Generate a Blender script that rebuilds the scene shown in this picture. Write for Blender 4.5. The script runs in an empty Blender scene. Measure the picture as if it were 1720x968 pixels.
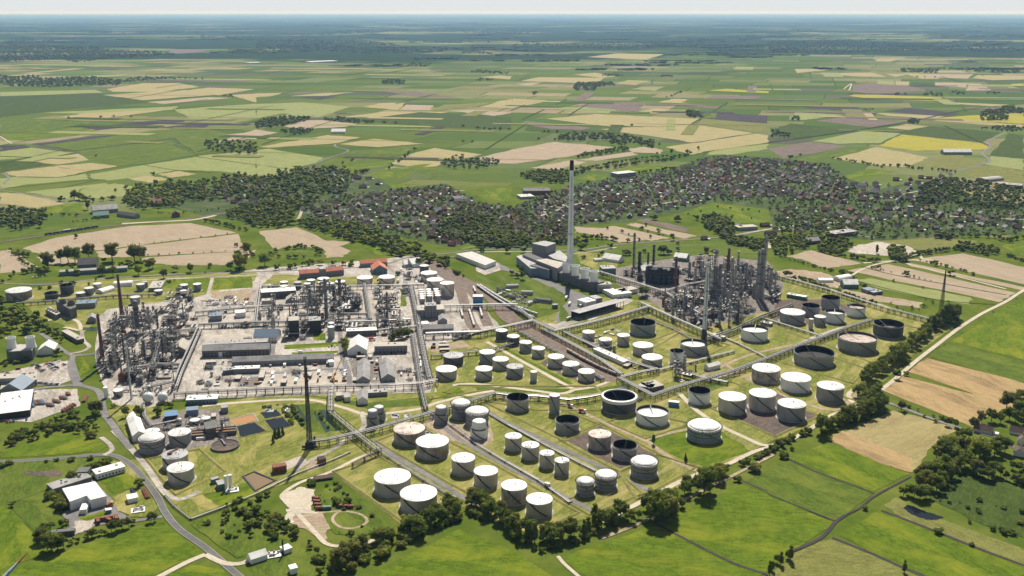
import bpy, math, random
import numpy as np
from mathutils import Vector, Matrix
R = math.radians
sc = bpy.context.scene
COL = sc.collection
# ---------------------------------------------------------------- camera, sky, sun, exposure
CAMH = 400.0; PITCH = R(15.55); FPX = 1672.2
cam = bpy.data.cameras.new('camera'); camo = bpy.data.objects.new('camera', cam); COL.objects.link(camo)
cam.sensor_width = 36; cam.lens = 35; cam.clip_start = 1; cam.clip_end = 400000
camo.location = (0, 0, CAMH); camo.rotation_euler = (math.pi/2 - PITCH, 0, 0)
sc.camera = camo
SUN_EL = 50; SUN_AZ = 5     # azimuth measured from +Y towards +X
w = bpy.data.worlds.new('World'); sc.world = w; w.use_nodes = True
nt = w.node_tree; bg = nt.nodes['Background']; sky = nt.nodes.new('ShaderNodeTexSky')
sky.sky_type = 'NISHITA'; sky.sun_disc = False; sky.sun_elevation = R(SUN_EL); sky.sun_rotation = R(SUN_AZ)
sky.air_density = 1.0; sky.dust_density = 0.4; sky.ozone_density = 1.0; sky.altitude = 300
_tc = nt.nodes.new('ShaderNodeTexCoord'); _sx = nt.nodes.new('ShaderNodeSeparateXYZ'); nt.links.new(_tc.outputs['Generated'], _sx.inputs[0])
_mr = nt.nodes.new('ShaderNodeMapRange'); _mr.interpolation_type = 'SMOOTHSTEP'; _mr.inputs[1].default_value = .012; _mr.inputs[2].default_value = .16; nt.links.new(_sx.outputs[2], _mr.inputs[0])
_mx = nt.nodes.new('ShaderNodeMix'); _mx.data_type = 'RGBA'; nt.links.new(_mr.outputs[0], _mx.inputs[0]); _mx.inputs[6].default_value = (10.4, 10.9, 10.9, 1); _hs = nt.nodes.new('ShaderNodeHueSaturation'); _hs.inputs['Saturation'].default_value = .55; nt.links.new(sky.outputs[0], _hs.inputs['Color']); nt.links.new(_hs.outputs[0], _mx.inputs[7])
nt.links.new(_mx.outputs[2], bg.inputs[0]); bg.inputs[1].default_value = 0.053   # hazy white band along the horizon, blue above
sun = bpy.data.lights.new('sun', 'SUN'); suno = bpy.data.objects.new('sun', sun); COL.objects.link(suno)
sun.energy = 5.0; sun.angle = R(0.5); sun.color = (1, 0.94, 0.84)
_d = Vector((math.sin(R(SUN_AZ))*math.cos(R(SUN_EL)), math.cos(R(SUN_AZ))*math.cos(R(SUN_EL)), math.sin(R(SUN_EL))))
suno.rotation_euler = _d.to_track_quat('Z', 'Y').to_euler(); suno.location = (0, 0, 500)
sc.view_settings.view_transform = 'Standard'; sc.view_settings.look = 'None'
sc.view_settings.exposure = 0.46; sc.view_settings.gamma = 1.0
try: sc.view_settings.use_curve_mapping = False
except Exception: pass
sc.render.engine = 'CYCLES'
sc.cycles.max_bounces = 4; sc.cycles.diffuse_bounces = 2; sc.cycles.glossy_bounces = 2
sc.cycles.transmission_bounces = 2; sc.cycles.transparent_max_bounces = 4; sc.cycles.volume_bounces = 0
# ---------------------------------------------------------------- photo points to ground points
CS, SN = math.cos(PITCH), math.sin(PITCH)
def G(px, py, z=0.0):
    u = (px-860)/FPX; v = (py-484)/FPX
    fw = CS - v*SN; dn = SN + v*CS
    if dn < 0.004: dn = 0.004
    t = (CAMH-z)/dn
    return (u*t, fw*t)
OFF = dict(A=(0,400), B=(400,400), C=(800,360), D=(1200,360), E=(0,600), F=(400,600), G=(800,560), H=(1200,560),
    a=(0,0), b=(430,0), c=(860,0), d=(1290,0), e=(0,200), f=(430,200), g=(860,200), h=(1290,200),
    i=(0,726), j=(430,726), k=(860,726), l=(1290,726), P=(0,0))
def Z(zone, X, Y):
    if zone == 'P': return (X, Y)
    o = OFF[zone]; return (o[0]+X/4.0, o[1]+Y/4.0)
def ZP(zone, s):
    "points written 'x,y x,y' in one zone, as photo pixels"
    return [Z(zone, *map(float, q.split(','))) for q in s.split()]
def depth_at(X, Y, z=0): return Y*CS + (CAMH-z)*SN
def ground_scale(px, py):
    X, Y = G(px, py); return depth_at(X, Y)/FPX      # metres per photo pixel
def zfor(X, Y, py):
    v = (py-484)/FPX
    return CAMH - Y*(SN+v*CS)/(CS-v*SN)
# ---------------------------------------------------------------- object helpers
def setp(o, label=None, cat=None, group=None, kind=None):
    if label: o['label'] = label
    if cat: o['category'] = cat
    if group: o['group'] = group
    if kind: o['kind'] = kind
    return o
def empty(name, loc, rz=0, label=None, cat=None, group=None):
    o = bpy.data.objects.new(name, None); COL.objects.link(o); o.empty_display_size = 1
    o.location = loc if len(loc) == 3 else (loc[0], loc[1], 0); o.rotation_euler = (0, 0, rz)
    return setp(o, label, cat, group)
def link_mesh(name, me, parent=None, loc=None, rz=0):
    o = bpy.data.objects.new(name, me); COL.objects.link(o)
    if parent is not None: o.parent = parent
    if loc is not None: o.location = loc
    if rz: o.rotation_euler = (0, 0, rz)
    return o
CH = {}
def reg(o):
    if o.parent is not None: CH.setdefault(o.parent.name, []).append(o)
    return o
def kids(o):
    return CH.get(o.name, [])
def dup(o, loc=None, rz=None, scale=None, label=None, group=None, parent=None):
    c = o.copy(); COL.objects.link(c)
    if parent is not None: c.parent = parent; reg(c)
    if loc is not None: c.location = loc if len(loc) == 3 else (loc[0], loc[1], 0)
    if rz is not None: c.rotation_euler = (0, 0, rz)
    if scale is not None: c.scale = scale if hasattr(scale, '__len__') else (scale,)*3
    if label: c['label'] = label
    if group: c['group'] = group
    for k in list(kids(o)): dup(k, parent=c)
    return c
class MB:
    "collects simple shapes and links them as ONE mesh object"
    def __init__(s): s.v = []; s.f = []; s.m = []; s.sm = []
    def add(s, vs, fs, mi=0, smooth=False):
        b = len(s.v); s.v.extend(vs)
        for q in fs: s.f.append([b+i for i in q]); s.m.append(mi); s.sm.append(smooth)
        return s
    def box(s, c, d, mi=0, rz=0, taper=1.0):
        x, y, z = d[0]/2, d[1]/2, d[2]/2; cr, sr = math.cos(rz), math.sin(rz); vs = []
        for sz in (-1, 1):
            t = taper if sz > 0 else 1
            for sx, sy in ((-1,-1),(1,-1),(1,1),(-1,1)):
                a, b = sx*x*t, sy*y*t
                vs.append((c[0]+a*cr-b*sr, c[1]+a*sr+b*cr, c[2]+sz*z))
        return s.add(vs, [(0,3,2,1),(4,5,6,7),(0,1,5,4),(1,2,6,5),(2,3,7,6),(3,0,4,7)], mi)
    def bar(s, p, q, r, mi=0, n=4, r2=None, caps=True, smooth=None):
        p, q = Vector(p), Vector(q); d = (q-p)
        if d.length < 1e-6: return s
        d.normalize(); a = d.orthogonal().normalized(); b = d.cross(a); r2 = r if r2 is None else r2
        vs = []
        for pt, rr in ((p, r), (q, r2)):
            for i in range(n):
                t = 2*math.pi*(i+.5)/n; vs.append(tuple(pt+a*math.cos(t)*rr+b*math.sin(t)*rr))
        fs = [(i, (i+1) % n, n+(i+1) % n, n+i) for i in range(n)]
        s.add(vs, fs, mi, n > 6 if smooth is None else smooth)
        if caps:
            s.add(vs, [tuple(range(n))[::-1], tuple(range(n, 2*n))], mi)
        return s
    def lathe(s, prof, c=(0,0,0), n=24, mi=0, smooth=True, a0=0.0):
        "prof: list of (r,z[,mi])"
        for k in range(len(prof)-1):
            (r0, z0), (r1, z1) = prof[k][:2], prof[k+1][:2]; vs = []; m = prof[k][2] if len(prof[k]) > 2 else mi
            for r, z in ((r0, z0), (r1, z1)):
                for i in range(n):
                    t = a0+2*math.pi*i/n; vs.append((c[0]+r*math.cos(t), c[1]+r*math.sin(t), c[2]+z))
            fs = [(i, (i+1) % n, n+(i+1) % n, n+i) for i in range(n)]
            if r1 < 1e-6: fs = [(i, (i+1) % n, n+i) for i in range(n)]
            s.add(vs, fs, m, smooth)
        return s
    def sheet(s, pts, z=0, mi=0):
        return s.add([(x, y, z) for x, y in pts], [tuple(range(len(pts)))], mi)
    def mesh(s, name, mats):
        me = bpy.data.meshes.new(name); me.from_pydata([tuple(v) for v in s.v], [], s.f)
        for m in (mats if isinstance(mats, (list, tuple)) else [mats]): me.materials.append(m)
        me.polygons.foreach_set('material_index', s.m); me.polygons.foreach_set('use_smooth', s.sm)
        me.update(); return me
    def build(s, name, mats, parent=None, loc=None, rz=0):
        return reg(link_mesh(name, s.mesh(name, mats), parent, loc, rz))
# ---------------------------------------------------------------- materials
def nodes_of(name):
    m = bpy.data.materials.new(name); m.use_nodes = True; t = m.node_tree
    return m, t, t.nodes['Principled BSDF']
def mixc(t, fac, a, b, mode='MIX'):
    n = t.nodes.new('ShaderNodeMix'); n.data_type = 'RGBA'; n.blend_type = mode
    for sock, val in ((n.inputs[0], fac), (n.inputs[6], a), (n.inputs[7], b)):
        if hasattr(val, 'is_output'): t.links.new(val, sock)
        else: sock.default_value = val if not isinstance(val, tuple) else (val+(1,))[:4]
    return n.outputs[2]
def noise(t, vec, scale, detail=3, rough=.55, dims='3D'):
    n = t.nodes.new('ShaderNodeTexNoise'); n.inputs['Scale'].default_value = scale
    n.inputs['Detail'].default_value = detail; n.inputs['Roughness'].default_value = rough
    if vec is not None: t.links.new(vec, n.inputs['Vector'])
    return n.outputs[0]
def ramp(t, val, stops, const=False):
    n = t.nodes.new('ShaderNodeValToRGB'); t.links.new(val, n.inputs[0]); e = n.color_ramp.elements
    if const: n.color_ramp.interpolation = 'CONSTANT'
    while len(e) < len(stops): e.new(0.5)
    for el, (p, c) in zip(e, stops): el.position = p; el.color = (c if isinstance(c, tuple) else (c, c, c))[:3]+(1,)
    return n.outputs[0]
def mapping(t, vec, sc_, rot=0):
    n = t.nodes.new('ShaderNodeMapping'); n.inputs['Scale'].default_value = sc_; n.inputs['Rotation'].default_value = (0, 0, rot)
    t.links.new(vec, n.inputs[0]); return n.outputs[0]
def texc(t, kind='Object'):
    return t.nodes.new('ShaderNodeTexCoord').outputs[kind]
def geop(t): return t.nodes.new('ShaderNodeNewGeometry').outputs['Position']
def plain(name, c, rough=.7, metal=0, var=.15, scale=.4, streak=0, dirt=None, rand=0):
    m, t, p = nodes_of(name); p.inputs['Roughness'].default_value = rough; p.inputs['Metallic'].default_value = metal
    p.inputs['Specular IOR Level'].default_value = .3
    o = texc(t)
    c2 = tuple(x*(1-2.2*var) for x in c) if dirt is None else dirt
    n = noise(t, o, scale, 4, .6)
    col = mixc(t, ramp(t, n, [(.42, 0.), (.68, 1.)]), c, c2) if var else None
    if streak:
        sv = noise(t, mapping(t, o, (.9, .9, .03)), 1.0, 4, .65)
        d2 = tuple(x*.45 for x in c) if dirt is None else dirt
        col = mixc(t, ramp(t, sv, [(.45, 0.), (.75, streak)]), col or c, d2)
    if rand:
        oi = t.nodes.new('ShaderNodeObjectInfo').outputs['Random']
        col = mixc(t, ramp(t, oi, [(0, 0.), (1, rand)]), col or c, tuple(x*.35 for x in c))
    if col is None: p.inputs['Base Color'].default_value = c+(1,)
    else: t.links.new(col, p.inputs['Base Color'])
    return m
M = {}
def mat(name, *a, **k): M[name] = plain(name, *a, **k); return M[name]
mat('tank_grey', (.30,.305,.31), .5, streak=.5, var=.08, scale=.08)
mat('tank_light', (.48,.455,.41), .5, streak=.6, var=.12, scale=.08)
mat('tank_white', (.78,.79,.79), .4, streak=.12, var=.03, scale=.08)
mat('tank_dark', (.11,.115,.12), .55, streak=.4, var=.1, scale=.08)
mat('tank_teal', (.27,.31,.31), .5, streak=.4, var=.08, scale=.08)
mat('tank_steel', (.52,.50,.46), .35, metal=.5, streak=.6, var=.1, scale=.1)
mat('tank_stain', (.46,.45,.42), .6, streak=.95, dirt=(.17,.12,.08), scale=.1)
mat('roof_white', (.80,.79,.76), .5, var=.22, scale=.11, dirt=(.50,.47,.42))
mat('roof_pale', (.60,.60,.58), .5, var=.12, scale=.15)
mat('roof_grey', (.36,.36,.36), .55, var=.15, scale=.15)
mat('roof_rust', (.54,.50,.45), .65, var=.3, scale=.12, dirt=(.31,.18,.11))
mat('roof_pink', (.46,.385,.325), .7, var=.2, scale=.12, dirt=(.22,.15,.12))
mat('inside_dark', (.018,.017,.016), .8, var=.1)  # dark interior, with the shade inside open tanks put into the colour
mat('steel_dark', (.035,.037,.04), .6, var=.1)
mat('steel_grey', (.20,.205,.21), .55, var=.12, rand=.5)
mat('pipe_pale', (.54,.52,.48), .42, metal=.15, var=.16, scale=.2, rand=.75)
mat('pipe_white', (.72,.71,.68), .45, var=.06, scale=.2)
mat('silver', (.58,.57,.55), .38, metal=.35, var=.16, scale=.3, rand=.75)
mat('rust', (.22,.085,.045), .8, var=.2, scale=.5)
mat('brick_red', (.19,.06,.045), .85, var=.15, scale=.4)
mat('brown_dark', (.035,.022,.02), .8, var=.1)
mat('concrete', (.40,.385,.36), .85, var=.12, scale=.12, streak=.3)
mat('concrete_dark', (.15,.148,.14), .85, var=.15, scale=.12, streak=.4)
mat('white_wall', (.74,.74,.72), .6, var=.04)
mat('grey_wall', (.24,.245,.25), .7, var=.1)
mat('blue_wall', (.16,.22,.29), .5, var=.1)
mat('blue_bright', (.10,.22,.38), .45, var=.08)
mat('green_wall', (.10,.20,.17), .5, var=.08)
mat('sheet_roof', (.33,.32,.31), .6, var=.18, scale=.12, streak=.35)
mat('dark_roof', (.085,.08,.082), .75, var=.15, scale=.3)
mat('white_roof', (.80,.79,.75), .5, var=.2, scale=.14, dirt=(.58,.56,.52))
mat('tan_roof', (.44,.40,.34), .8, var=.12, scale=.1)
mat('orange_tile', (.52,.17,.09), .75, var=.12, scale=.25)
mat('red_tile', (.30,.075,.05), .8, var=.15, scale=.4)
mat('brick_wall', (.20,.10,.07), .85, var=.15, scale=.4)
mat('glass_dark', (.03,.04,.05), .15, var=0)
mat('tyre', (.02,.02,.02), .8, var=0)
mat('yellow', (.62,.33,.04), .5, var=.08)
mat('red_paint', (.42,.04,.03), .4, var=.08)
mat('blade', (.30,.36,.42), .45, var=.05, scale=.1)
mat('blade_tip', (.36,.10,.06), .5, var=.05)
mat('wood_pile', (.20,.15,.11), .9, var=.2, scale=.8)
mat('bark', (.09,.065,.045), .9, var=.2, scale=1.)
mat('ballast', (.19,.135,.10), .95, var=.22, scale=.15)
mat('rail_steel', (.07,.06,.055), .5, var=.1)
def leaf(name, c, c2):
    m, t, p = nodes_of(name); p.inputs['Roughness'].default_value = .75; p.inputs['Specular IOR Level'].default_value = .12
    n = noise(t, geop(t), .16, 4, .7); oi = t.nodes.new('ShaderNodeObjectInfo').outputs['Random']
    col = mixc(t, ramp(t, n, [(.36, 0.), (.66, 1.)]), c, c2)
    col = mixc(t, ramp(t, oi, [(0, .0), (.6, .25), (1, .55)]), col, tuple(x*.5 for x in c))
    t.links.new(col, p.inputs['Base Color'])
    tr = t.nodes.new('ShaderNodeBsdfTranslucent'); t.links.new(col, tr.inputs[0])
    mx = t.nodes.new('ShaderNodeMixShader'); mx.inputs[0].default_value = .42
    t.links.new(p.outputs[0], mx.inputs[1]); t.links.new(tr.outputs[0], mx.inputs[2])
    t.links.new(mx.outputs[0], t.nodes['Material Output'].inputs[0]); M[name] = m
leaf('leaf_dark', (0.110,0.147,0.022), (0.195,0.232,0.035))
leaf('leaf_mid', (0.156,0.204,0.026), (0.258,0.295,0.043))
leaf('leaf_light', (0.243,0.277,0.037), (0.343,0.356,0.055))
leaf('leaf_olive', (0.164,0.175,0.036), (0.250,0.245,0.054))
def fieldmat(name, c, c2, stripe=.3, sscale=.25, ns=.012, c3=None, patch=.0, grain=.6):
    "a crop or meadow: broad patches, tractor lines along the field, fine grain"
    m, t, p = nodes_of(name); p.inputs['Roughness'].default_value = .95; p.inputs['Specular IOR Level'].default_value = .05
    o = texc(t)
    col = mixc(t, ramp(t, noise(t, o, ns, 5, .62), [(.34, 0.), (.68, 1.)]), c, c2)
    st = noise(t, mapping(t, o, (.012, sscale, 1)), 1.0, 3, .6)
    col = mixc(t, ramp(t, st, [(.40, 0.), (.72, stripe)]), col, tuple(x*.62 for x in c2))
    fine = noise(t, o, .12, 6, .85)
    col = mixc(t, ramp(t, fine, [(.42, 0.), (.60, grain)]), col, tuple(x*.5 for x in c))
    mid = noise(t, mapping(t, o, (.5, 1., 1)), .045, 5, .7)
    col = mixc(t, ramp(t, mid, [(.44, 0.), (.64, .5)]), col, tuple(x*1.32 for x in c2))
    gr = noise(t, o, .55, 3, .8)
    col = mixc(t, ramp(t, gr, [(.40, 0.), (.60, grain*.75)]), col, tuple(x*.42 for x in c))
    gr2 = noise(t, mapping(t, o, (.3, 1, 1)), .33, 3, .8)
    col = mixc(t, ramp(t, gr2, [(.46, 0.), (.64, grain*.7)]), col, tuple(min(.8, x*1.5) for x in c2))
    if c3: col = mixc(t, ramp(t, noise(t, mapping(t, o, (.35, 1., 1)), .035, 6, .72), [(.48, 0.), (.66, patch)]), col, c3)
    t.links.new(col, p.inputs['Base Color']); M[name] = m
fieldmat('f_bright', (.080,.132,.009), (.112,.160,.012), .3, c3=(.21,.215,.020), patch=.75)
fieldmat('f_green', (.075,.117,.014), (.102,.142,.020), .35, c3=(.165,.178,.03), patch=.6)
fieldmat('f_dark', (.050,.078,.014), (.066,.094,.020), .3)
fieldmat('f_olive', (.155,.165,.045), (.20,.195,.058), .4, c3=(.095,.14,.028), patch=.4)
fieldmat('f_pale', (.27,.275,.11), (.215,.25,.085), .4, grain=.35)
fieldmat('f_tan', (.36,.30,.155), (.30,.265,.125), .4, c3=(.27,.25,.10), patch=.4, grain=.3)
fieldmat('f_pink', (.375,.295,.215), (.32,.26,.18), .4, grain=.3)
fieldmat('f_stubble', (.43,.30,.145), (.35,.255,.125), .5, c3=(.10,.065,.04), patch=.7, grain=.4)
fieldmat('f_hay', (.36,.295,.145), (.29,.25,.105), .5, c3=(.15,.11,.055), patch=.5, grain=.4)
fieldmat('f_brown', (.145,.115,.095), (.18,.142,.115), .35, grain=.4)
fieldmat('f_plough', (.052,.046,.050), (.07,.06,.058), .3, grain=.3)
fieldmat('f_yellow', (.38,.315,.035), (.27,.265,.045), .4, grain=.3)
fieldmat('f_mown', (.125,.165,.026), (.235,.23,.06), .5, c3=(.38,.31,.125), patch=.85, ns=.02)
fieldmat('f_gravel', (.46,.40,.33), (.52,.47,.40), .15, ns=.03, c3=(.24,.205,.17), patch=.6)
fieldmat('f_concrete', (.41,.37,.325), (.50,.455,.40), .25, ns=.03, c3=(.15,.135,.115), patch=.85)
fieldmat('f_yard', (.20,.175,.155), (.26,.23,.20), .15, ns=.03, c3=(.10,.085,.075), patch=.6)
fieldmat('f_road', (.125,.122,.12), (.155,.15,.145), .1, ns=.03, grain=.3)
fieldmat('f_asphalt', (.175,.168,.165), (.22,.21,.20), .1, ns=.03, grain=.4)
fieldmat('f_track', (.56,.49,.39), (.46,.405,.315), .2, ns=.03, grain=.35)
fieldmat('f_dirt', (.33,.245,.17), (.41,.325,.24), .2, ns=.03, c3=(.14,.17,.05), patch=.5)
fieldmat('f_bank', (.30,.26,.10), (.20,.205,.06), .3, ns=.04)
fieldmat('f_darkyard', (.105,.088,.078), (.15,.12,.10), .2, ns=.04, c3=(.20,.09,.05), patch=.3)
fieldmat('f_gardens', (.040,.072,.018), (.075,.105,.028), .2, ns=.03, c3=(.20,.18,.12), patch=.35)  # dark green: tree cover and its shade over the gardens put into the colour
def watermat(name, c, rough=.08):
    m, t, p = nodes_of(name); p.inputs['Base Color'].default_value = c+(1,); p.inputs['Roughness'].default_value = rough; p.inputs['Specular IOR Level'].default_value = .25
    b = t.nodes.new('ShaderNodeBump'); b.inputs['Strength'].default_value = .15
    t.links.new(noise(t, texc(t), .8, 3), b.inputs['Height']); t.links.new(b.outputs[0], p.inputs['Normal']); M[name] = m
watermat('water_dark', (.008,.012,.014)); watermat('water_mud', (.15,.085,.028), .5); watermat('water_brown', (.18,.09,.03), .6); watermat('water_orange', (.34,.16,.05), .7)
watermat('water_green', (.025,.045,.022), .15)
# ---------------------------------------------------------------- ground sheet to the horizon
def ground_material():
    m, t, p = nodes_of('ground_land'); p.inputs['Roughness'].default_value = 1; p.inputs['Specular IOR Level'].default_value = 0
    g = geop(t)
    wob = t.nodes.new('ShaderNodeTexNoise'); wob.inputs['Scale'].default_value = .0009; wob.inputs['Detail'].default_value = 2
    t.links.new(g, wob.inputs['Vector'])
    va = t.nodes.new('ShaderNodeVectorMath'); va.operation = 'MULTIPLY_ADD'; va.inputs[1].default_value = (260, 260, 0)
    t.links.new(wob.outputs['Color'], va.inputs[0]); t.links.new(g, va.inputs[2])
    def bricks(sx, sy, rot, off):
        b = t.nodes.new('ShaderNodeTexBrick'); b.offset = .5; b.squash = .6; b.squash_frequency = 3; b.offset_frequency = 2
        b.inputs['Color1'].default_value = (0, 0, 0, 1); b.inputs['Color2'].default_value = (1, 1, 1, 1); b.inputs['Mortar'].default_value = (.5, .5, .5, 1)
        b.inputs['Scale'].default_value = 1; b.inputs['Mortar Size'].default_value = .012; b.inputs['Brick Width'].default_value = 1; b.inputs['Row Height'].default_value = 1
        mp = mapping(t, va.outputs[0], (1/sx, 1/sy, 1), rot); mp.node.inputs['Location'].default_value = (off, off*.37, 0)
        t.links.new(mp, b.inputs['Vector']); return b
    b1 = bricks(420., 210., R(10), 3.3)
    big = ramp(t, noise(t, g, .00035, 3), [(.42, 0.), (.56, 1.)])
    greens = ramp(t, b1.outputs['Color'], [(0, (.070,.105,.022)), (.16, (.098,.128,.026)), (.3, (.13,.155,.034)), (.42, (.080,.118,.025)), (.56, (.105,.138,.03)),
        (.68, (.16,.18,.07)), (.76, (.075,.115,.034)), (.86, (.12,.105,.09)), (.92, (.09,.14,.04))], True)
    mixed = ramp(t, b1.outputs['Color'], [(0, (.085,.135,.036)), (.12, (.13,.165,.045)), (.25, (.31,.26,.15)), (.36, (.085,.125,.04)), (.48, (.20,.205,.09)),
        (.6, (.10,.15,.038)), (.7, (.30,.24,.16)), (.78, (.10,.09,.08)), (.86, (.12,.16,.05)), (.94, (.22,.20,.10))], True)
    col = mixc(t, big, greens, mixed)
    col = mixc(t, ramp(t, b1.outputs['Fac'], [(0, 0.), (1, .7)]), col, (.045,.07,.022))
    grain = noise(t, g, .02, 5, .7)
    col = mixc(t, ramp(t, grain, [(.35, 0.), (.7, .45)]), col, (.07,.11,.03))
    # far woods: beyond the plain the country is mostly wooded
    sep = t.nodes.new('ShaderNodeSeparateXYZ'); t.links.new(g, sep.inputs[0])
    mr = t.nodes.new('ShaderNodeMapRange'); mr.inputs[1].default_value = 5600; mr.inputs[2].default_value = 9500; mr.inputs[3].default_value = 0; mr.inputs[4].default_value = .30
    t.links.new(sep.outputs[1], mr.inputs[0])
    fn = noise(t, mapping(t, g, (.6, 1., 1)), .00042, 5, .6)
    ad = t.nodes.new('ShaderNodeMath'); t.links.new(fn, ad.inputs[0]); t.links.new(mr.outputs[0], ad.inputs[1])
    wood = mixc(t, noise(t, g, .01, 4), (.020,.036,.016), (.05,.07,.028))
    col = mixc(t, ramp(t, ad.outputs[0], [(.73, 0.), (.765, 1.)]), col, wood)
    # around the plant: rough meadow
    dm = t.nodes.new('ShaderNodeVectorMath'); dm.operation = 'DISTANCE'; dm.inputs[1].default_value = (100, 1150, 0); t.links.new(g, dm.inputs[0])
    nr = t.nodes.new('ShaderNodeMapRange'); nr.inputs[1].default_value = 1150; nr.inputs[2].default_value = 1400; t.links.new(dm.outputs['Value'], nr.inputs[0])
    mead = mixc(t, ramp(t, noise(t, g, .016, 6, .68), [(.36, 0.), (.66, 1.)]), (.068,.108,.012), (.14,.16,.03))
    mead = mixc(t, ramp(t, noise(t, g, .13, 4, .7), [(.42, 0.), (.75, .5)]), mead, (.05,.085,.018))
    col = mixc(t, nr.outputs[0], mead, col)
    t.links.new(col, p.inputs['Base Color']); M['ground'] = m
ground_material()
GR = 150000.
gb = MB(); rings = [0, 600, 1500, 4000, 12000, 40000, GR]; nseg = 64
gv = [(0, 1000, 0)]; gf = []
for r in rings[1:]:
    gv += [(r*math.cos(2*math.pi*i/nseg), 1000+r*math.sin(2*math.pi*i/nseg), 0) for i in range(nseg)]
gf += [(0, 1+i, 1+(i+1) % nseg) for i in range(nseg)]
for k in range(len(rings)-2):
    a, b = 1+k*nseg, 1+(k+1)*nseg
    gf += [(a+i, b+i, b+(i+1) % nseg, a+(i+1) % nseg) for i in range(nseg)]
gb.add(gv, gf); setp(gb.build('ground', M['ground']), kind='structure')
# haze: one closed box of even thin air
hb = MB().box((0, 1000, 202), (380000, 380000, 410)); m = bpy.data.materials.new('haze_air'); m.use_nodes = True; t = m.node_tree
t.nodes.remove(t.nodes['Principled BSDF']); pv = t.nodes.new('ShaderNodeVolumePrincipled')
pv.inputs['Color'].default_value = (.29, .57, 1., 1); pv.inputs['Absorption Color'].default_value = (1, 1, 1, 1); pv.inputs['Density'].default_value = 2.5e-5; pv.inputs['Anisotropy'].default_value = 0.15
t.links.new(pv.outputs[0], t.nodes['Material Output'].inputs['Volume'])
hz = hb.build('haze', m); setp(hz, kind='stuff'); hz['label'] = 'thin blue haze over the plain'; hz['category'] = 'haze'
# ---------------------------------------------------------------- flat ground sheets: fields, yards, roads
LAYER = [0]
def layer(step=.02):
    LAYER[0] += 1; return .03+LAYER[0]*.0015
def oriented(pts):
    "local frame with x along the longest edge"
    best = max(range(len(pts)), key=lambda i: (pts[(i+1) % len(pts)][0]-pts[i][0])**2+(pts[(i+1) % len(pts)][1]-pts[i][1])**2)
    a, b = pts[best], pts[(best+1) % len(pts)]; ang = math.atan2(b[1]-a[1], b[0]-a[0])
    cx = sum(p[0] for p in pts)/len(pts); cy = sum(p[1] for p in pts)/len(pts); c, s = math.cos(-ang), math.sin(-ang)
    return (cx, cy), ang, [((x-cx)*c-(y-cy)*s, (x-cx)*s+(y-cy)*c) for x, y in pts]
from mathutils.geometry import tessellate_polygon
def field(zone, s, matname, name='field', z=None, rough=0):
    gp = [G(*q) for q in ZP(zone, s)]
    if rough:                                   # a little waviness along the edge
        rr = random.Random(len(s)*7+int(abs(gp[0][0]))); out = []
        for i, p in enumerate(gp):
            q = gp[(i+1) % len(gp)]; n = 6
            for k in range(n):
                j = rough if k else 0
                out.append((p[0]+(q[0]-p[0])*k/n+rr.uniform(-j, j), p[1]+(q[1]-p[1])*k/n+rr.uniform(-j, j)))
        gp = out
    c, ang, loc = oriented(gp); zz = layer() if z is None else z
    if c[1] > 3000: zz += .35+LAYER[0]*.003
    tri = tessellate_polygon([[Vector((x, y, 0)) for x, y in loc]])
    b = MB(); b.add([(x, y, 0) for x, y in loc], [tuple(q) for q in tri])
    me = b.mesh(name, M[matname])
    for pl in me.polygons:
        if pl.normal.z < 0: pl.flip()
    o = link_mesh(name, me, None, (c[0], c[1], zz), ang); setp(o, kind='structure'); return o
def smooth_line(gp, n=6):
    if len(gp) < 3: return gp
    out = []
    for i in range(len(gp)-1):
        p0 = gp[max(i-1, 0)]; p1 = gp[i]; p2 = gp[i+1]; p3 = gp[min(i+2, len(gp)-1)]
        for k in range(n):
            t = k/n
            out.append(tuple(.5*((2*p1[j])+(-p0[j]+p2[j])*t+(2*p0[j]-5*p1[j]+4*p2[j]-p3[j])*t*t+(-p0[j]+3*p1[j]-3*p2[j]+p3[j])*t**3) for j in (0, 1)))
    out.append(gp[-1]); return out
def ribbon_mesh(gp, width, z, b=None, mi=0, side=0):
    b = b or MB(); vs = []
    for i, p in enumerate(gp):
        a = gp[max(i-1, 0)]; c = gp[min(i+1, len(gp)-1)]; dx, dy = c[0]-a[0], c[1]-a[1]; L = math.hypot(dx, dy) or 1
        nx, ny = -dy/L, dx/L
        vs += [(p[0]+nx*(side+width/2), p[1]+ny*(side+width/2), z), (p[0]+nx*(side-width/2), p[1]+ny*(side-width/2), z)]
    b.add(vs, [(2*i+1, 2*i+3, 2*i+2, 2*i) for i in range(len(gp)-1)], mi); return b
def road(zone, s, width, matname='f_asphalt', name='road', z=None, curve=True, line=False, verge=0):
    gp = [G(*q) for q in ZP(zone, s)]
    if curve: gp = smooth_line(gp)
    if verge:
        setp(ribbon_mesh(gp, width+verge, layer()).build('verge', M['f_bank']), kind='structure')
    zz = layer() if z is None else z
    if gp[0][1] > 3000: zz += .4+LAYER[0]*.003
    o = ribbon_mesh(gp, width, zz).build(name, M[matname]); setp(o, kind='structure')
    if line:
        b = MB()
        for sd in (-width/2+.35, width/2-.35): ribbon_mesh(gp, .3, zz+.02, b, 0, sd)
        setp(b.build('road_line', M['concrete']), kind='structure')
    return gp
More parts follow.
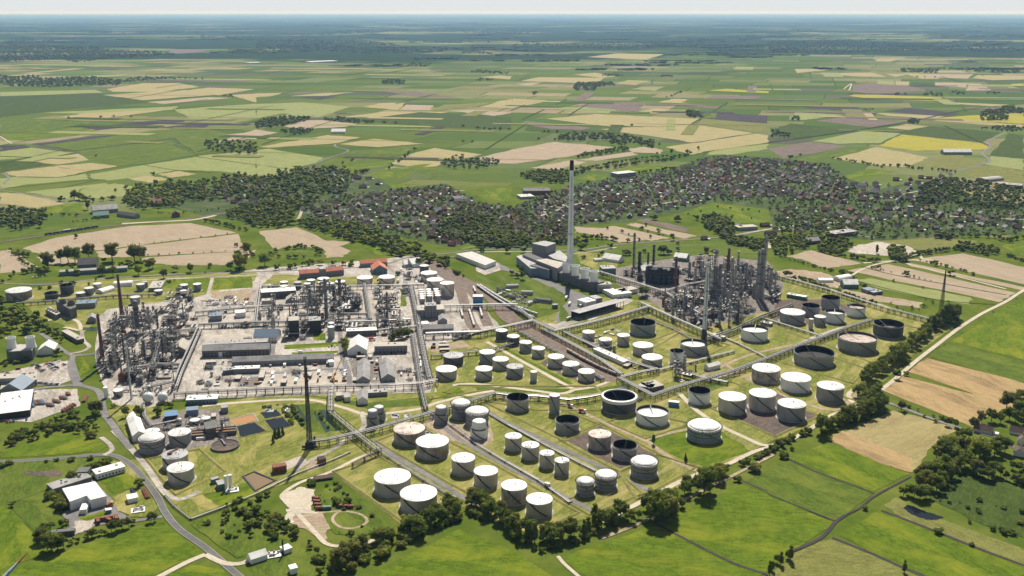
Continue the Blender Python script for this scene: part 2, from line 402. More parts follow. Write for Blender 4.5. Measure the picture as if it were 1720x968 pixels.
def bank(zone, s, w=6, h=1.6, closed=True, name='earth_bank', m='f_bank', top=1.0):
    gp = [G(*q) for q in ZP(zone, s)]
    if closed: gp = gp+[gp[0]]
    fine = []
    for a, c in zip(gp[:-1], gp[1:]):
        n = max(1, int(math.hypot(c[0]-a[0], c[1]-a[1])/20))
        fine += [(a[0]+(c[0]-a[0])*k/n, a[1]+(c[1]-a[1])*k/n) for k in range(n)]
    fine.append(gp[-1]); vs = []; b = MB()
    for i, p in enumerate(fine):
        a = fine[max(i-1, 0)] if not (closed and i == 0) else fine[-2]
        c = fine[min(i+1, len(fine)-1)] if not (closed and i == len(fine)-1) else fine[1]
        dx, dy = c[0]-a[0], c[1]-a[1]; L = math.hypot(dx, dy) or 1; nx, ny = -dy/L, dx/L
        for off, z in ((w/2, -.05), (top/2, h), (-top/2, h), (-w/2, -.05)): vs.append((p[0]+nx*off, p[1]+ny*off, z))
    b.add(vs, [(4*i+k+1, 4*i+k+5, 4*i+k+4, 4*i+k) for i in range(len(fine)-1) for k in range(3)])
    return setp(b.build(name, M[m]), kind='structure')
FIELDS = '''
d|f_yellow|540,645 600,632 1160,655 1150,680 720,670
d|f_plough|220,715 600,720 640,740 300,738
d|f_plough|780,750 960,725 1290,765 1200,785
d|f_tan|720,760 1190,782 1100,800 800,778
d|f_pale|140,805 180,755 510,775 240,808
d|f_brown|320,815 520,785 960,825 700,858
d|f_dark|20,880 150,830 520,875 200,935
d|f_pale|300,950 640,880 900,900 760,962 480,968
d|f_tan|800,860 930,835 1090,850 950,875
d|f_dark|880,885 1080,850 1560,890 1440,960 900,905
d|f_yellow|1040,800 1400,775 1720,760 1720,838 1600,826 1200,815
d|f_tan|1100,812 1720,860 1720,840 1200,800
d|f_tan|300,495 830,485 1000,490 850,520 600,515
d|f_pink|960,490 1200,475 1400,485 1340,530 1000,518
d|f_tan|1370,525 1410,505 1720,510 1720,535 1500,540
d|f_brown|570,570 800,555 1050,600 1060,610 700,635 560,615
d|f_tan|860,548 950,550 950,575 860,572
d|f_pale|735,540 850,548 845,572 735,565
d|f_dark|960,553 1115,555 1110,580 950,576
d|f_pink|1120,555 1340,560 1330,590 1120,580
d|f_pink|1350,562 1430,565 1500,608 1330,610
d|f_tan|1260,690 1620,705 1600,722 1250,700
d|f_tan|180,465 430,462 380,475 190,492
d|f_tan|730,400 890,398 820,415 720,412
d|f_yellow|1610,590 1640,565 1720,562 1720,592
h|f_yellow|740,180 900,105 1480,170 1470,205 1080,212 990,216
h|f_tan|440,265 730,190 1080,260 920,325 640,300
h|f_olive|1000,310 1190,240 1480,270 1460,300 1260,350
h|f_brown|0,200 290,155 540,185 100,270
h|f_pale|1460,305 1500,250 1720,270 1720,345
h|f_dark|1490,245 1620,95 1720,110 1720,268
h|f_green|120,285 540,190 720,185 400,268 290,295
h|f_olive|1310,360 1450,318 1720,350 1720,440 1400,400
c|f_tan|60,545 180,520 620,525 590,545 480,560
c|f_tan|700,562 780,540 930,545 830,572
c|f_tan|500,385 700,360 1020,365 900,402
c|f_tan|410,502 560,490 700,515 600,525
c|f_brown|410,715 600,690 900,690 850,750 640,742
c|f_tan|850,750 960,730 1070,738 960,766
c|f_pink|20,565 200,555 120,577
c|f_brown|50,835 100,815 530,860 480,875 260,868
c|f_dark|100,840 260,868 640,880 700,905 350,895 90,880
c|f_tan|230,800 560,767 1220,800 1270,795 1230,835 850,850 650,852
c|f_tan|590,870 860,850 1230,838 1620,895 1210,960 1100,940
c|f_olive|1240,835 1280,805 1720,838 1720,885 1640,890
c|f_plough|1310,800 1400,760 1720,778 1720,832
c|f_brown|1280,665 1360,640 1700,650 1600,668
c|f_yellow|1320,610 1440,598 1720,615 1720,628
c|f_tan|980,690 1070,665 1190,668 1140,690 1210,697
c|f_brown|1030,700 1200,700 1410,718 1380,735
c|f_pale|800,600 900,578 1030,580 960,612
c|f_pale|240,735 420,715 700,740 640,765
c|f_tan|0,665 230,675 200,690 0,728
g|f_tan|1030,190 1640,100 1720,110 1720,160 1330,215 1200,242
g|f_pale|1310,240 1350,212 1720,168 1720,200 1480,240
a|f_tan|720,600 960,560 1200,560 1340,585 1060,620 760,618
a|f_tan|690,640 1240,605 1440,640 960,675
a|f_tan|1250,610 1400,590 1710,600 1470,642
a|f_pink|990,688 1400,655 1560,660 1100,700
a|f_pale|0,620 640,605 690,625 0,648
a|f_pale|280,760 1200,715 1160,740 700,770
a|f_tan|390,790 560,765 1160,735 700,797
a|f_pale|1170,738 1720,698 1720,798 1290,806
a|f_tan|1550,640 1720,630 1720,690 1680,680
a|f_brown|1120,330 1400,335 1330,355 1180,362
a|f_olive|540,440 800,425 960,432 640,455
a|f_pale|340,520 860,500 800,515 400,530
a|f_dark|0,650 640,632 1000,690 330,750 0,790
a|f_green|0,800 420,800 640,830 0,920
b|f_tan|230,648 440,628 660,620 480,645
b|f_tan|720,720 840,695 1010,690 950,742
b|f_pink|970,740 1010,705 1190,710 1170,742
b|f_olive|1180,745 1260,705 1600,688 1480,720
b|f_tan|580,790 870,750 1300,755 1060,787 700,790
b|f_tan|1500,720 1640,680 1720,668 1720,730
b|f_pink|1300,745 1480,740 1720,760 1600,782
b|f_plough|225,730 430,708 600,718 420,742
b|f_plough|450,745 660,772 560,765
b|f_brown|150,625 480,618 300,632
b|f_plough|310,655 560,645 430,672
b|f_tan|1500,520 1640,508 1720,515 1700,535
b|f_brown|800,610 900,595 1350,655 1100,650
b|f_tan|0,655 0,630 180,625 110,648
b|f_pale|0,700 320,690 640,720 420,790 0,800
b|f_dark|640,810 1100,755 1720,790 1720,870 1340,860
e|f_plough|210,168 700,115 900,98 860,125 300,182
e|f_plough|550,60 1000,15 1220,5 1240,18 650,76
e|f_plough|1070,60 1260,38 1420,36 1340,70
e|f_plough|0,182 170,175 200,190 0,216
e|f_pale|0,220 210,192 430,220 190,260 0,275
e|f_dark|0,285 200,270 350,308 40,355 0,360
e|f_tan|190,284 520,234 720,260 390,307
e|f_tan|350,318 700,288 800,320 590,350
e|f_tan|30,360 340,320 590,352 400,392 110,388
e|f_pale|0,440 0,400 110,390 400,394 580,368 600,405 180,440 0,474
e|f_pale|600,372 960,312 1180,345 980,385 720,415 620,400
e|f_pale|960,312 1320,255 1720,330 1440,350 1180,345
e|f_pale|1330,248 1720,212 1720,385 1440,350
e|f_tan|860,400 1000,380 1150,405 1000,430
e|f_tan|1060,372 1200,350 1320,372 1150,395
e|f_tan|0,495 150,502 410,560 430,570 250,600 0,570
e|f_pale|165,492 700,432 760,448 560,465 460,540
e|f_pale|560,470 780,432 890,455 840,520 500,545
e|f_green|520,215 1160,140 1180,185 1320,245 960,300 800,320 600,290
e|f_bright|0,105 550,62 650,80 520,110 80,160
e|f_green|280,180 1060,75 1400,70 1720,160 1320,240 1180,130 500,215
e|f_bright|280,600 560,556 560,620 300,640
e|f_bright|1000,615 1260,580 1480,608 1300,640
e|f_dark|1560,545 1640,505 1720,505 1720,570
e|f_dark|1380,570 1500,560 1540,600 1440,600
e|f_bright|860,470 1230,410 1400,430 1130,460 850,500
e|f_pink|150,870 370,800 880,720 1280,700 1590,765 1060,832 700,880 270,918
e|f_pink|650,890 1060,840 1600,772 1650,890 1000,920 680,935
e|f_pink|970,930 1640,892 1720,880 1640,968 1180,968
A|f_pink|0,90 70,80 250,190 180,225 0,238
A|f_pink|240,130 390,120 560,160 400,180 300,170
A|f_bright|350,215 660,155 840,190 1180,178 1200,210 900,250 420,240
A|f_pink|960,135 1640,95 1560,180 1180,185 980,165
e|f_green|20,800 300,735 600,690 1000,665 820,705 500,740 200,790
e|f_pink|1500,110 1720,88 1720,140
f|f_pink|20,755 270,728 640,890 590,925 470,935 450,850 250,845 130,880
f|f_green|180,905 270,885 360,885 340,915
f|f_bright|680,840 760,830 900,905 830,915
f|f_tan|20,190 480,110 700,125 540,165 80,196
f|f_tan|555,172 790,135 1130,168 820,192
f|f_pale|0,212 80,200 460,262 380,300 250,340 0,305
f|f_pale|0,310 250,345 240,385 0,385
f|f_pink|200,855 340,820 420,812 640,826 590,850 420,868
f|f_tan|930,275 1020,240 1200,195 1520,240 1330,280
f|f_tan|910,300 960,250 1290,282 1230,310 1150,340
f|f_pale|830,350 910,318 1140,345 1020,375
f|f_pink|180,52 340,10 450,10 680,35 600,55 320,70
f|f_bright|660,405 870,335 1180,300 1000,395
f|f_bright|620,470 760,440 1080,440 1090,470 800,500
f|f_bright|1500,525 1540,470 1720,462 1720,535 1660,555
f|f_green|380,320 640,215 1110,180 930,270 560,320
f|f_bright|560,320 930,275 860,320 620,370
f|f_green|820,350 1200,320 1720,335 1720,360 1240,385
f|f_pink|-280,160 0,72 150,95 0,125 -120,150
g|f_pink|-240,265 0,205 290,155 690,190 400,250 30,300 -120,300
g|f_pink|120,330 400,278 510,290 300,342
g|f_pink|435,275 800,222 850,240 560,282
g|f_pink|780,200 880,188 1010,205 1000,235 800,222
g|f_bright|690,345 900,303 1110,330 830,372
g|f_bright|430,402 520,372 660,375 600,420
g|f_pink|420,725 620,735 900,815 720,832 500,770 420,765
g|f_pink|600,735 690,720 1060,800 940,820
g|f_pink|760,710 830,700 1240,785 1150,805
g|f_brown|820,680 900,668 1200,740 1160,762
g|f_bright|1140,632 1340,563 1720,600 1980,680 1720,705 1490,700
h|f_bright|430,412 670,335 850,352 560,437
h|f_bright|-40,610 170,600 440,668 150,680 -40,650
h|f_olive|560,775 1000,785 1150,795 1410,820 1340,860 1040,885 640,800
h|f_olive|1270,745 1400,735 1680,770 1560,810
h|f_bright|1570,855 1720,820 1720,930
D|f_pink|480,282 650,243 990,330 740,367 600,310
D|f_olive|1000,160 1400,160 1720,200 1720,205 1240,245
D|f_gravel|900,240 960,210 1090,185 1300,215 1385,265 1300,292 1180,280 920,265
D|f_green|420,20 800,20 640,60 400,10
P|f_green|920,420 1240,402 1330,470 1440,520 1380,520 1180,430 1060,440 900,450
P|f_olive|1130,448 1190,425 1260,440 1300,470 1180,460
D|f_dirt|390,390 520,370 720,390 860,440 830,500 700,470 560,440
D|f_dirt|830,500 1000,530 1400,595 1370,632 1090,590 860,540
D|f_pale|960,445 1050,430 1720,560 1720,610 1500,580 1130,505
P|f_pink|1423,455 1490,444 1706,492 1678,508
P|f_pink|1525,436 1617,426 1760,458 1760,486
P|f_pink|1522,441 1760,491 1760,500 1680,480 1530,448
P|f_olive|1665,418 1690,428 1760,440 1760,455
P|f_bright|1684,413 1780,395 1780,440
P|f_bright|1593,574 1690,515 1800,480 1800,612 1720,605
P|f_green|1560,600 1593,576 1720,608 1760,620 1760,655
P|f_green|1505,640 1545,606 1600,571 1593,573 1556,600 1523,627
P|f_stubble|1525,625 1557,602 1760,654 1760,700 1708,688
P|f_stubble|1481,656 1516,632 1699,681 1678,693 1650,705 1638,720
P|f_hay|1391,739 1500,690 1610,720 1565,752 1532,794 1480,780
P|f_stubble|1391,739 1412,723 1532,770 1532,794 1480,780
P|f_bright|1325,771 1388,742 1530,797 1467,829
P|f_green|1245,812 1324,773 1466,830 1405,876
P|f_bright|945,938 1100,882 1246,813 1404,878 1330,926 1270,975 990,975
P|f_bright|580,990 700,925 770,890 870,930 960,990
P|f_olive|1397,903 1335,929 1270,990 1620,990
P|f_bright|1408,899 1478,858 1800,975 1800,1000 1600,1000
P|f_olive|1485,851 1505,836 1590,876 1800,950 1800,980 1515,871
P|f_dark|1560,838 1610,796 1800,830 1800,930 1660,885
i|f_bright|-40,990 -40,960 280,860 440,800 1090,595 1360,820 1000,968 700,1020
i|f_green|-40,190 500,180 720,170 680,260 440,360 250,410 80,480 -40,520
i|f_bright|-40,520 40,490 280,760 300,820 -40,940
i|f_green|40,480 360,420 370,520 340,590 260,700
i|f_bright|680,330 860,260 920,330 900,370 760,415
E|f_bright|0,680 0,640 280,530 460,510 640,560 720,610 660,640 300,660
i|f_bright|1100,968 1290,895 1460,910 1530,968 1500,1020
j|f_green|0,690 130,700 300,750 380,880 520,968 -60,1000
'''
SITE = '''
P|f_gardens|495,352 560,328 640,318 750,309 805,338 820,372 792,420 720,408 640,390 520,374
P|f_gardens|770,335 800,338 870,350 960,384 962,412 890,416 800,418 790,400
P|f_gardens|270,345 320,318 430,300 540,288 640,300 660,318 560,335 500,352 430,372 360,366
P|f_gardens|800,400 865,345 960,310 1050,296 1120,286 1200,260 1290,264 1395,276 1425,300 1480,318 1560,300 1620,325 1720,345 1720,395 1600,397 1480,405 1400,398 1300,385 1290,352 1200,340 1150,356 1050,374 960,380 880,400
P|f_concrete|165,520 176,500 330,472 430,452 640,436 690,430 720,440 765,460 800,500 842,552 805,560 712,590 735,660 640,662 420,668 295,672 240,690 190,680 175,650 160,610
P|f_mown|20,490 150,470 330,462 430,456 435,470 330,500 180,520 140,560 60,530
P|f_mown|840,553 895,538 1010,500 1080,505 1200,540 1320,470 1420,492 1560,536 1605,548 1530,600 1470,655 1440,680 1372,712 1290,745 1190,795 1092,842 1000,868 890,898 770,850 692,893 556,792 420,830 320,872 278,835 220,740 178,690 215,680 300,690 420,668 640,662 735,660 712,590 805,558
B|f_mown|160,315 240,245 410,250 420,265 800,260 1060,250 1090,300 1060,310 420,320
A|f_bright|1440,270 1690,262 1700,335 1430,350
A|f_bright|1080,290 1410,265 1400,370 1080,330
A|f_dirt|1420,365 1700,345 1690,430 1560,440 1420,400
B|f_dirt|0,350 90,340 90,440 0,430
B|f_bright|310,720 670,700 680,730 310,750
B|f_bright|360,770 670,758 670,775 370,790
B|f_bright|505,640 590,640 590,690 505,690
B|f_bright|1080,330 1130,380 1130,460 1090,460
B|f_mown|1310,790 1500,730 1720,690 1720,968 1340,968
B|f_gravel|690,335 860,335 870,430 690,440
B|f_gravel|880,340 1090,330 1095,440 890,440
A|f_gravel|1380,645 1720,650 1720,685 1380,700
F|f_gravel|150,130 600,110 610,190 170,200
F|f_gravel|640,60 740,90 730,195 640,190
F|f_yard|0,140 150,130 130,200 0,205
F|f_yard|740,0 960,-40 970,160 780,185
F|f_yard|880,20 965,20 975,170 890,175
F|f_concrete|1060,40 1190,40 1200,180 1060,165
E|f_concrete|0,110 100,90 300,40 500,20 490,150 400,190 250,190 130,230 0,260
E|f_concrete|0,270 150,235 300,220 520,215 540,330 360,385 210,440 0,430
E|f_bright|510,10 560,5 610,90 540,130
E|f_mown|690,700 1000,690 1330,620 1330,520 1620,540 1720,520 1720,960 1200,960
E|f_yard|900,440 1250,360 1490,345 1600,560 1330,610 1000,680 1100,560
F|f_green|0,280 380,250 610,290 870,350 1230,330 1290,310 1320,260 1240,270 870,310 600,270 300,245
F|f_green|300,330 560,310 640,370 740,490 560,510 460,500
F|f_bright|1310,240 1480,205 1530,245 1390,290
F|f_mown|1480,190 1720,200 1720,235 1600,235
P|f_bright|1090,745 1160,722 1205,722 1265,760 1200,778 1165,775
G|f_green|830,370 1020,340 1060,370 850,400 640,410 0,385 0,365 300,380
G|f_green|1340,430 1720,290 1720,330 1420,470
G|f_bright|80,40 130,60 650,340 560,340
P|f_darkyard|950,740 1010,717 1102,765 1042,788
P|f_darkyard|1200,687 1300,655 1374,700 1302,732
P|f_darkyard|907,611 920,602 1015,638 985,648
P|f_darkyard|1290,505 1385,503 1440,520 1380,545 1300,545
F|f_dirt|1240,450 1290,410 1420,440 1560,430 1700,470 1720,560 1640,620 1560,590 1400,560
P|f_ballast|0,0 0,1 1,1
C|f_asphalt|500,480 540,470 770,560 740,600 690,650 545,745 530,690 620,580 580,530 460,470
C|f_concrete|450,730 540,740 700,680 720,720 540,770
C|f_concrete|690,650 1000,560 1060,580 760,720
C|f_mown|660,250 980,280 940,370 830,390 700,330
C|f_green|130,430 300,390 480,470 590,540 500,640 430,640 270,520
C|f_green|0,400 200,500 190,540 0,470
C|f_asphalt|0,270 130,320 270,390 560,470 500,490 300,400 130,370 0,320
C|f_concrete|0,330 150,330 160,380 60,410 0,385
P|f_yard|1030,452 1090,440 1180,428 1290,440 1318,480 1300,520 1180,552 1120,525 1080,500 1035,478
G|f_bright|1140,720 1420,620 1640,640 1720,770 1560,900 1400,860
i|f_asphalt|350,372 590,310 650,340 730,430 760,460 800,540 870,570 880,610 780,620 640,630 600,660 480,700 360,690 470,640 420,560 430,540 520,510 470,480
i|f_bright|520,580 700,530 760,540 590,600
i|f_gravel|500,600 660,590 600,650 500,690
i|f_mown|750,440 900,380 990,400 1060,500 1010,570 870,570 790,520
j|f_track|180,420 300,370 400,390 380,480 360,540 260,530 190,470
j|f_gravel|200,520 420,530 520,560 540,620 470,660 330,650 240,620
j|f_dirt|260,550 500,530 540,640 480,660 470,740 400,700 240,610
P|f_green|535,830 560,812 635,855 655,885 600,905 560,895 545,870
i|f_mown|1190,470 1370,420 1480,500 1260,580
i|f_bright|1360,420 1720,330 1720,430 1480,500
i|f_green|1290,610 1720,450 1720,800 1590,850 1300,640
j|f_gravel|115,225 300,165 350,205 190,260
j|f_dirt|330,240 390,190 470,230 350,270
f|f_bright|1340,860 1440,840 1480,860 1390,880
B|f_dirt|1290,740 1500,690 1560,730 1300,770
C|f_green|560,600 640,690 700,720 560,720
P|f_gravel|1425,418 1472,407 1545,427 1525,433
'''
random.seed(3)
for blk in (FIELDS, SITE):
    for ln in blk.strip().splitlines():
        z_, m_, s_ = ln.split('|')
        if m_ == 'f_ballast': continue
        nm = 'field' if blk is FIELDS else {'f_concrete':'paved_yard','f_gravel':'gravel_yard','f_asphalt':'asphalt_yard','f_yard':'yard','f_darkyard':'bare_ground','f_dirt':'bare_ground','f_track':'gravel_yard'}.get(m_, 'grass')
        gy = G(*ZP(z_, s_)[0])[1]
        field(z_, s_, m_, nm, rough=(1.2 if blk is SITE else min(6, gy*.002)))
# narrow strips and ditches on the plain
_r = random.Random(17)
for _ in range(110):
    y = 2750*math.exp(_r.uniform(0, 1.05)); x = _r.uniform(-.55, .6)*y; a = R(_r.choice([-9, -12, -8, 78, -10])+_r.uniform(-3, 3)); L = _r.uniform(120, 420)*(y/3500); W = _r.uniform(25, 70)*(y/3500)
    px_ = 860+FPX*x/depth_at(x, y)
    if y < 3300 and px_ > 820: continue
    b = MB(); b.add([(-L/2, -W/2, 0), (L/2, -W/2, 0), (L/2, W/2, 0), (-L/2, W/2, 0)], [(0, 1, 2, 3)])
    o = link_mesh('field', b.mesh('field', M[_r.choice(['f_pale', 'f_olive', 'f_green', 'f_brown', 'f_dark', 'f_pale', 'f_tan', 'f_plough', 'f_olive'])]), None, (x, y, 1.35+_*.003), a); setp(o, kind='structure')
for _ in range(70):
    y = 2750*math.exp(_r.uniform(0, .95)); x = _r.uniform(-.55, .6)*y; a = R(_r.choice([-10, 78, 80])+_r.uniform(-4, 4)); L = _r.uniform(250, 800)
    if y < 3300 and 860+FPX*x/depth_at(x, y) > 820: continue
    b = ribbon_mesh([(x-L/2*math.cos(a), y-L/2*math.sin(a)), (x, y), (x+L/2*math.cos(a), y+L/2*math.sin(a))], 5*y/3500, 1.78+_*.003); setp(b.build('ditch', M['f_dark']), kind='structure')
# ponds and basins
for z_, s_, m_ in (('l','905,512 940,490 1050,530 1180,575 1120,592 1060,590 960,555','water_dark'), ('E','145,778 200,765 280,772 350,762 420,768 410,800 330,808 230,800','f_darkyard'),
    ('F','-8,472 108,442 188,500 62,530 12,538','water_dark'), ('F','180,430 300,405 350,465 235,500','water_dark'), ('F','150,375 260,355 290,395 180,415','water_dark'),
    ('F','-58,424 98,388 128,430 -8,458','water_orange'), ('F','325,330 355,325 445,450 425,475','water_green'), ('F','380,325 400,320 470,430 450,440','water_green'),
    ('F','500,375 530,385 620,495 590,510','water_green'), ('F','540,360 580,355 700,490 655,500','water_green'), ('j','-75,300 -10,280 115,330 -5,390','water_mud'), ('A','520,620 540,605 655,600 650,625','water_green'),
    ('e','2000,9000 2001,9000 2001,9001','water_dark')):
    if '9000' in s_: continue
    field(z_, s_, M and m_, 'pond', rough=.8)
bank('F', '-12,470 110,438 194,502 60,536 8,544', 3, .8); bank('F', '175,430 300,400 358,468 235,505', 3, .8)
bank('j', '-85,302 -10,270 130,330 -5,400', 4, 1.2, m='steel_dark'); bank('F', '-66,422 104,383 136,434 -10,464', 3, .8, m='concrete')
# roads and tracks: zone | width | material | points
ROADS = '''
i|6|f_road|1640,1000 1500,880 1370,770 1200,650 1110,540 1060,440 980,330 900,240 820,180 740,155 600,160 300,185 -60,205
i|5.5|f_concrete|760,-10 830,60 930,170 1010,270 1090,390 1150,440 1230,450 1340,400
E|7|f_asphalt|480,20 500,90 520,150 540,190 660,230 690,330 705,390 760,460 800,520 880,620
E|6|f_asphalt|540,190 430,195 250,215 130,255 0,290
E|4.5|f_concrete|680,540 740,590 750,630 700,660
A|6|f_asphalt|270,640 330,680 400,740 460,780 490,800 470,860 490,940 520,1000
A|6|f_asphalt|470,790 640,775 700,700 740,690
A|5|f_track|300,560 420,540 520,560 540,620 480,610 430,600
A|5|f_concrete|550,630 560,690 600,730 560,760 470,780
i|5|f_track|1380,825 1250,880 1040,990
i|5|f_track|1380,825 1500,880 1620,885 1720,840
i|4.5|f_asphalt|1090,570 900,600 800,620
j|4|f_track|790,140 680,180 500,270 300,340 180,420 200,470 290,560 400,680 470,750 560,770 690,770 790,725
j|2.6|f_dirt|420,545 480,538 550,535 650,540 725,568 745,605 690,640 600,648 535,620 515,580 550,540
j|4|f_track|250,610 210,580 250,540 420,545
P|6|f_asphalt|0,476 80,478 180,468 300,461 430,457 560,452 640,446 690,432 760,425 800,420 890,419 965,421 1032,412 1107,406 1170,402 1240,396 1300,385 1400,390 1470,400
P|5|f_concrete|215,472 330,467 440,462 560,458
P|5|f_concrete|800,424 890,423 960,427 1035,416
B|6|f_concrete|135,260 110,330 95,420 70,520 60,640
A|5|f_concrete|1430,260 1400,370 1370,480
B|6|f_concrete|1110,260 1140,330 1160,400 1190,520 1195,640 1230,790 1260,930 1290,1000
B|6|f_asphalt|680,590 690,700 700,800 740,900 750,1000
B|6|f_asphalt|240,700 230,790 260,800 640,790 900,790 1150,770
B|5|f_concrete|0,845 300,830 640,800
F|6|f_asphalt|0,120 400,100 640,80 740,90
B|4|f_concrete|0,600 300,600 680,600
P|5.5|f_track|340,683 400,677 512,672 575,685 612,696 660,694 707,687 735,677 790,664 830,657
F|5|f_concrete|830,370 845,440 830,490 770,520 640,620 480,700 380,770
P|5.5|f_track|818,575 885,612 955,650 962,656 940,662 890,656 800,646 760,648
P|5|f_track|962,656 1000,650 1030,638
P|5.5|f_dirt|942,677 1010,708 1082,740 1100,752 1137,777 1175,793
P|5|f_dirt|1082,740 1130,727 1165,720
P|5.5|f_asphalt|800,680 820,695 920,743 1025,792 1092,827
P|5.5|f_asphalt|720,695 760,730 800,755 882,800 950,836 1008,864
P|5.5|f_asphalt|630,740 660,765 720,800 780,838 800,850
P|5.5|f_track|1140,660 1170,690 1212,717 1250,735 1280,748 1302,748
P|5|f_dirt|1180,632 1250,600 1330,580
P|5.5|f_concrete|1190,640 1240,622 1300,598 1380,562 1440,545
P|5|f_dirt|1215,610 1260,640 1330,670 1400,690 1440,662
P|5.2|f_track|1800,445 1720,488 1690,507 1650,527 1612,551 1575,579 1540,606 1505,636 1470,663 1437,684 1400,697 1372,714 1337,735 1300,750 1265,760 1215,784 1170,798 1130,816 1075,845 1045,860 1010,878
P|3.5|f_dirt|1300,764 1230,800 1170,830 1130,850 1095,870 1050,890 1010,905
P|5|f_track|1437,653 1425,665 1440,680 1470,672
P|5|f_asphalt|1478,673 1500,680 1560,702 1620,722 1700,740
P|5|f_asphalt|1680,735 1710,755 1800,780
P|3|f_track|937,935 950,950 985,980
P|4.5|f_track|1440,470 1410,480 1450,452 1500,440 1540,448 1690,486
P|4.5|f_track|1300,462 1360,478 1440,502
e|7|f_asphalt|0,370 30,370 60,400 20,440
e|5|f_asphalt|0,480 150,500 300,530 420,560
e|5|f_track|0,120 80,170
e|3|f_dirt|0,572 140,590 290,615
d|7|f_track|510,600 560,565 545,610
h|8|f_asphalt|1260,350 1420,310 1490,280 1440,230 1490,190 1480,150 1600,90
f|7|f_asphalt|380,305 480,265 620,215 540,190 530,170
f|7|f_track|1150,660 1120,600 1150,570 1230,520 1290,460
f|6|f_concrete|280,680 300,640 310,600
h|5|f_track|10,870 20,820 110,790
P|4|f_track|700,372 715,345
P|6|f_concrete|520,362 580,352 640,338 700,330 780,320
P|6|f_concrete|560,372 640,356 720,350 790,352
P|6|f_concrete|640,384 700,372 760,370 810,366
P|6|f_concrete|860,380 940,352 1020,330 1110,312 1200,290
P|6|f_concrete|900,345 1000,352 1100,345 1190,325
P|6|f_concrete|1130,322 1220,312 1320,300 1400,296
P|6|f_concrete|1180,282 1250,296 1330,318 1420,336
P|7|f_concrete|1230,396 1330,380 1430,372 1530,362 1640,366 1760,372
P|5|f_concrete|1440,336 1520,326 1590,310
D|5|f_track|1000,330 1300,310 1500,320 1400,300 1380,270
'''
for ln in ROADS.strip().splitlines():
    z_, w_, m_, s_ = ln.split('|')
    nm = 'track' if m_ in ('f_track', 'f_dirt') else 'road'
    road(z_, s_, float(w_), m_, nm, line=(z_ == 'i' and w_ == '6'))
# field ditches
for z_, s_, w_ in (('l','170,800 360,710 450,610 520,560',3),('l','520,560 620,510 720,430 960,300',2),('k','970,620 1200,740 1480,880 1720,960',2.5),('l','0,420 200,500 450,600',2),
    ('l','430,712 700,820 900,910 1050,968',3),('l','760,530 1000,620 1200,700 1400,780 1720,900',3),('l','120,180 400,300 710,412',2),('k','1550,330 1620,360 1720,400',2),
    ('c','660,842 740,850 880,856',9),('d','0,960 300,920 640,870 1000,810 1330,740 1720,700',8),('c','1210,835 1300,780 1370,740 1450,690',8),('h','40,140 330,112 640,70',4),('g','1190,245 1400,200 1640,100',6),
    ('P','1437,472 1500,488 1580,505 1671,512',2.5),('P','1446,448 1500,462 1600,480 1690,496',2.5),('e','970,310 1180,345 1420,360',4),('e','0,470 300,440 620,410 720,412',4),('e','780,320 1000,300 1300,250 1720,200',4),
    ('e','110,390 400,392 600,355 800,322',4),('e','1330,255 1720,310',4)):
    road(z_, s_, w_, 'f_plough' if z_ in 'lk' else 'f_dark', 'ditch')
# railway
def railway(zone, s, w, tracks):
    gp = smooth_line([G(*q) for q in ZP(zone, s)])
    setp(ribbon_mesh(gp, w, layer()).build('railway_bed', M['ballast']), kind='structure'); z = layer(); b = MB()
    for t_ in tracks:
        for d_ in (-.75, .75): ribbon_mesh(gp, .35, z+.05, b, 0, t_+d_)
    setp(b.build('railway_track', M['rail_steel']), kind='structure'); return gp
railway('P', '715,438 745,455 775,472 800,482 830,502 856,535 890,552', 26, (-10,-5,0,5,10))
railway('P', '730,452 768,480 780,510 790,540 800,556', 15, (-5,0,5))
railway('P', '765,470 800,500 812,530 820,548', 14, (-5,0,5))
railway('P', '868,553 900,560 960,592 1035,640', 24, (-9,-4,1))
railway('e', '-20,830 200,800 600,735 850,710 1200,680 1530,630', 9, (-2.2,2.2))
road('e', '820,705 1100,690 1290,680 1450,650', 10, 'f_track', 'track')
# earth banks round the tank compounds
for z_, s_ in (('P','560,793 637,768 764,838 692,888'),('P','632,742 700,715 830,780 972,862 905,892 760,815'),('P','815,677 875,662 1010,715 948,742'),
    ('P','1020,710 1068,692 1160,712 1085,738'),('P','1195,687 1300,650 1374,700 1302,734'),('P','1222,640 1262,617 1440,675 1392,705'),('P','1290,603 1342,582 1455,620 1432,645'),
    ('P','1375,575 1460,535 1580,560 1500,595 1470,612'),('P','1020,560 1070,525 1142,555 1080,578'),('P','1090,590 1140,560 1225,580 1160,612'),('P','1198,562 1262,535 1362,572 1285,598'),
    ('P','1288,540 1325,515 1460,540 1385,565'),('P','722,672 745,600 800,585 950,650 850,650'),('E','985,690 1340,620 1510,770 1180,930'),('P','940,740 1008,712 1108,764 1042,794'),
    ('P','1040,795 1105,765 1170,785 1070,840'),('P','950,842 1045,800 1080,830 990,866'),('P','745,660 770,648 1000,650 1030,690 900,690')):
    bank(z_, s_, 5.5, 1.3)
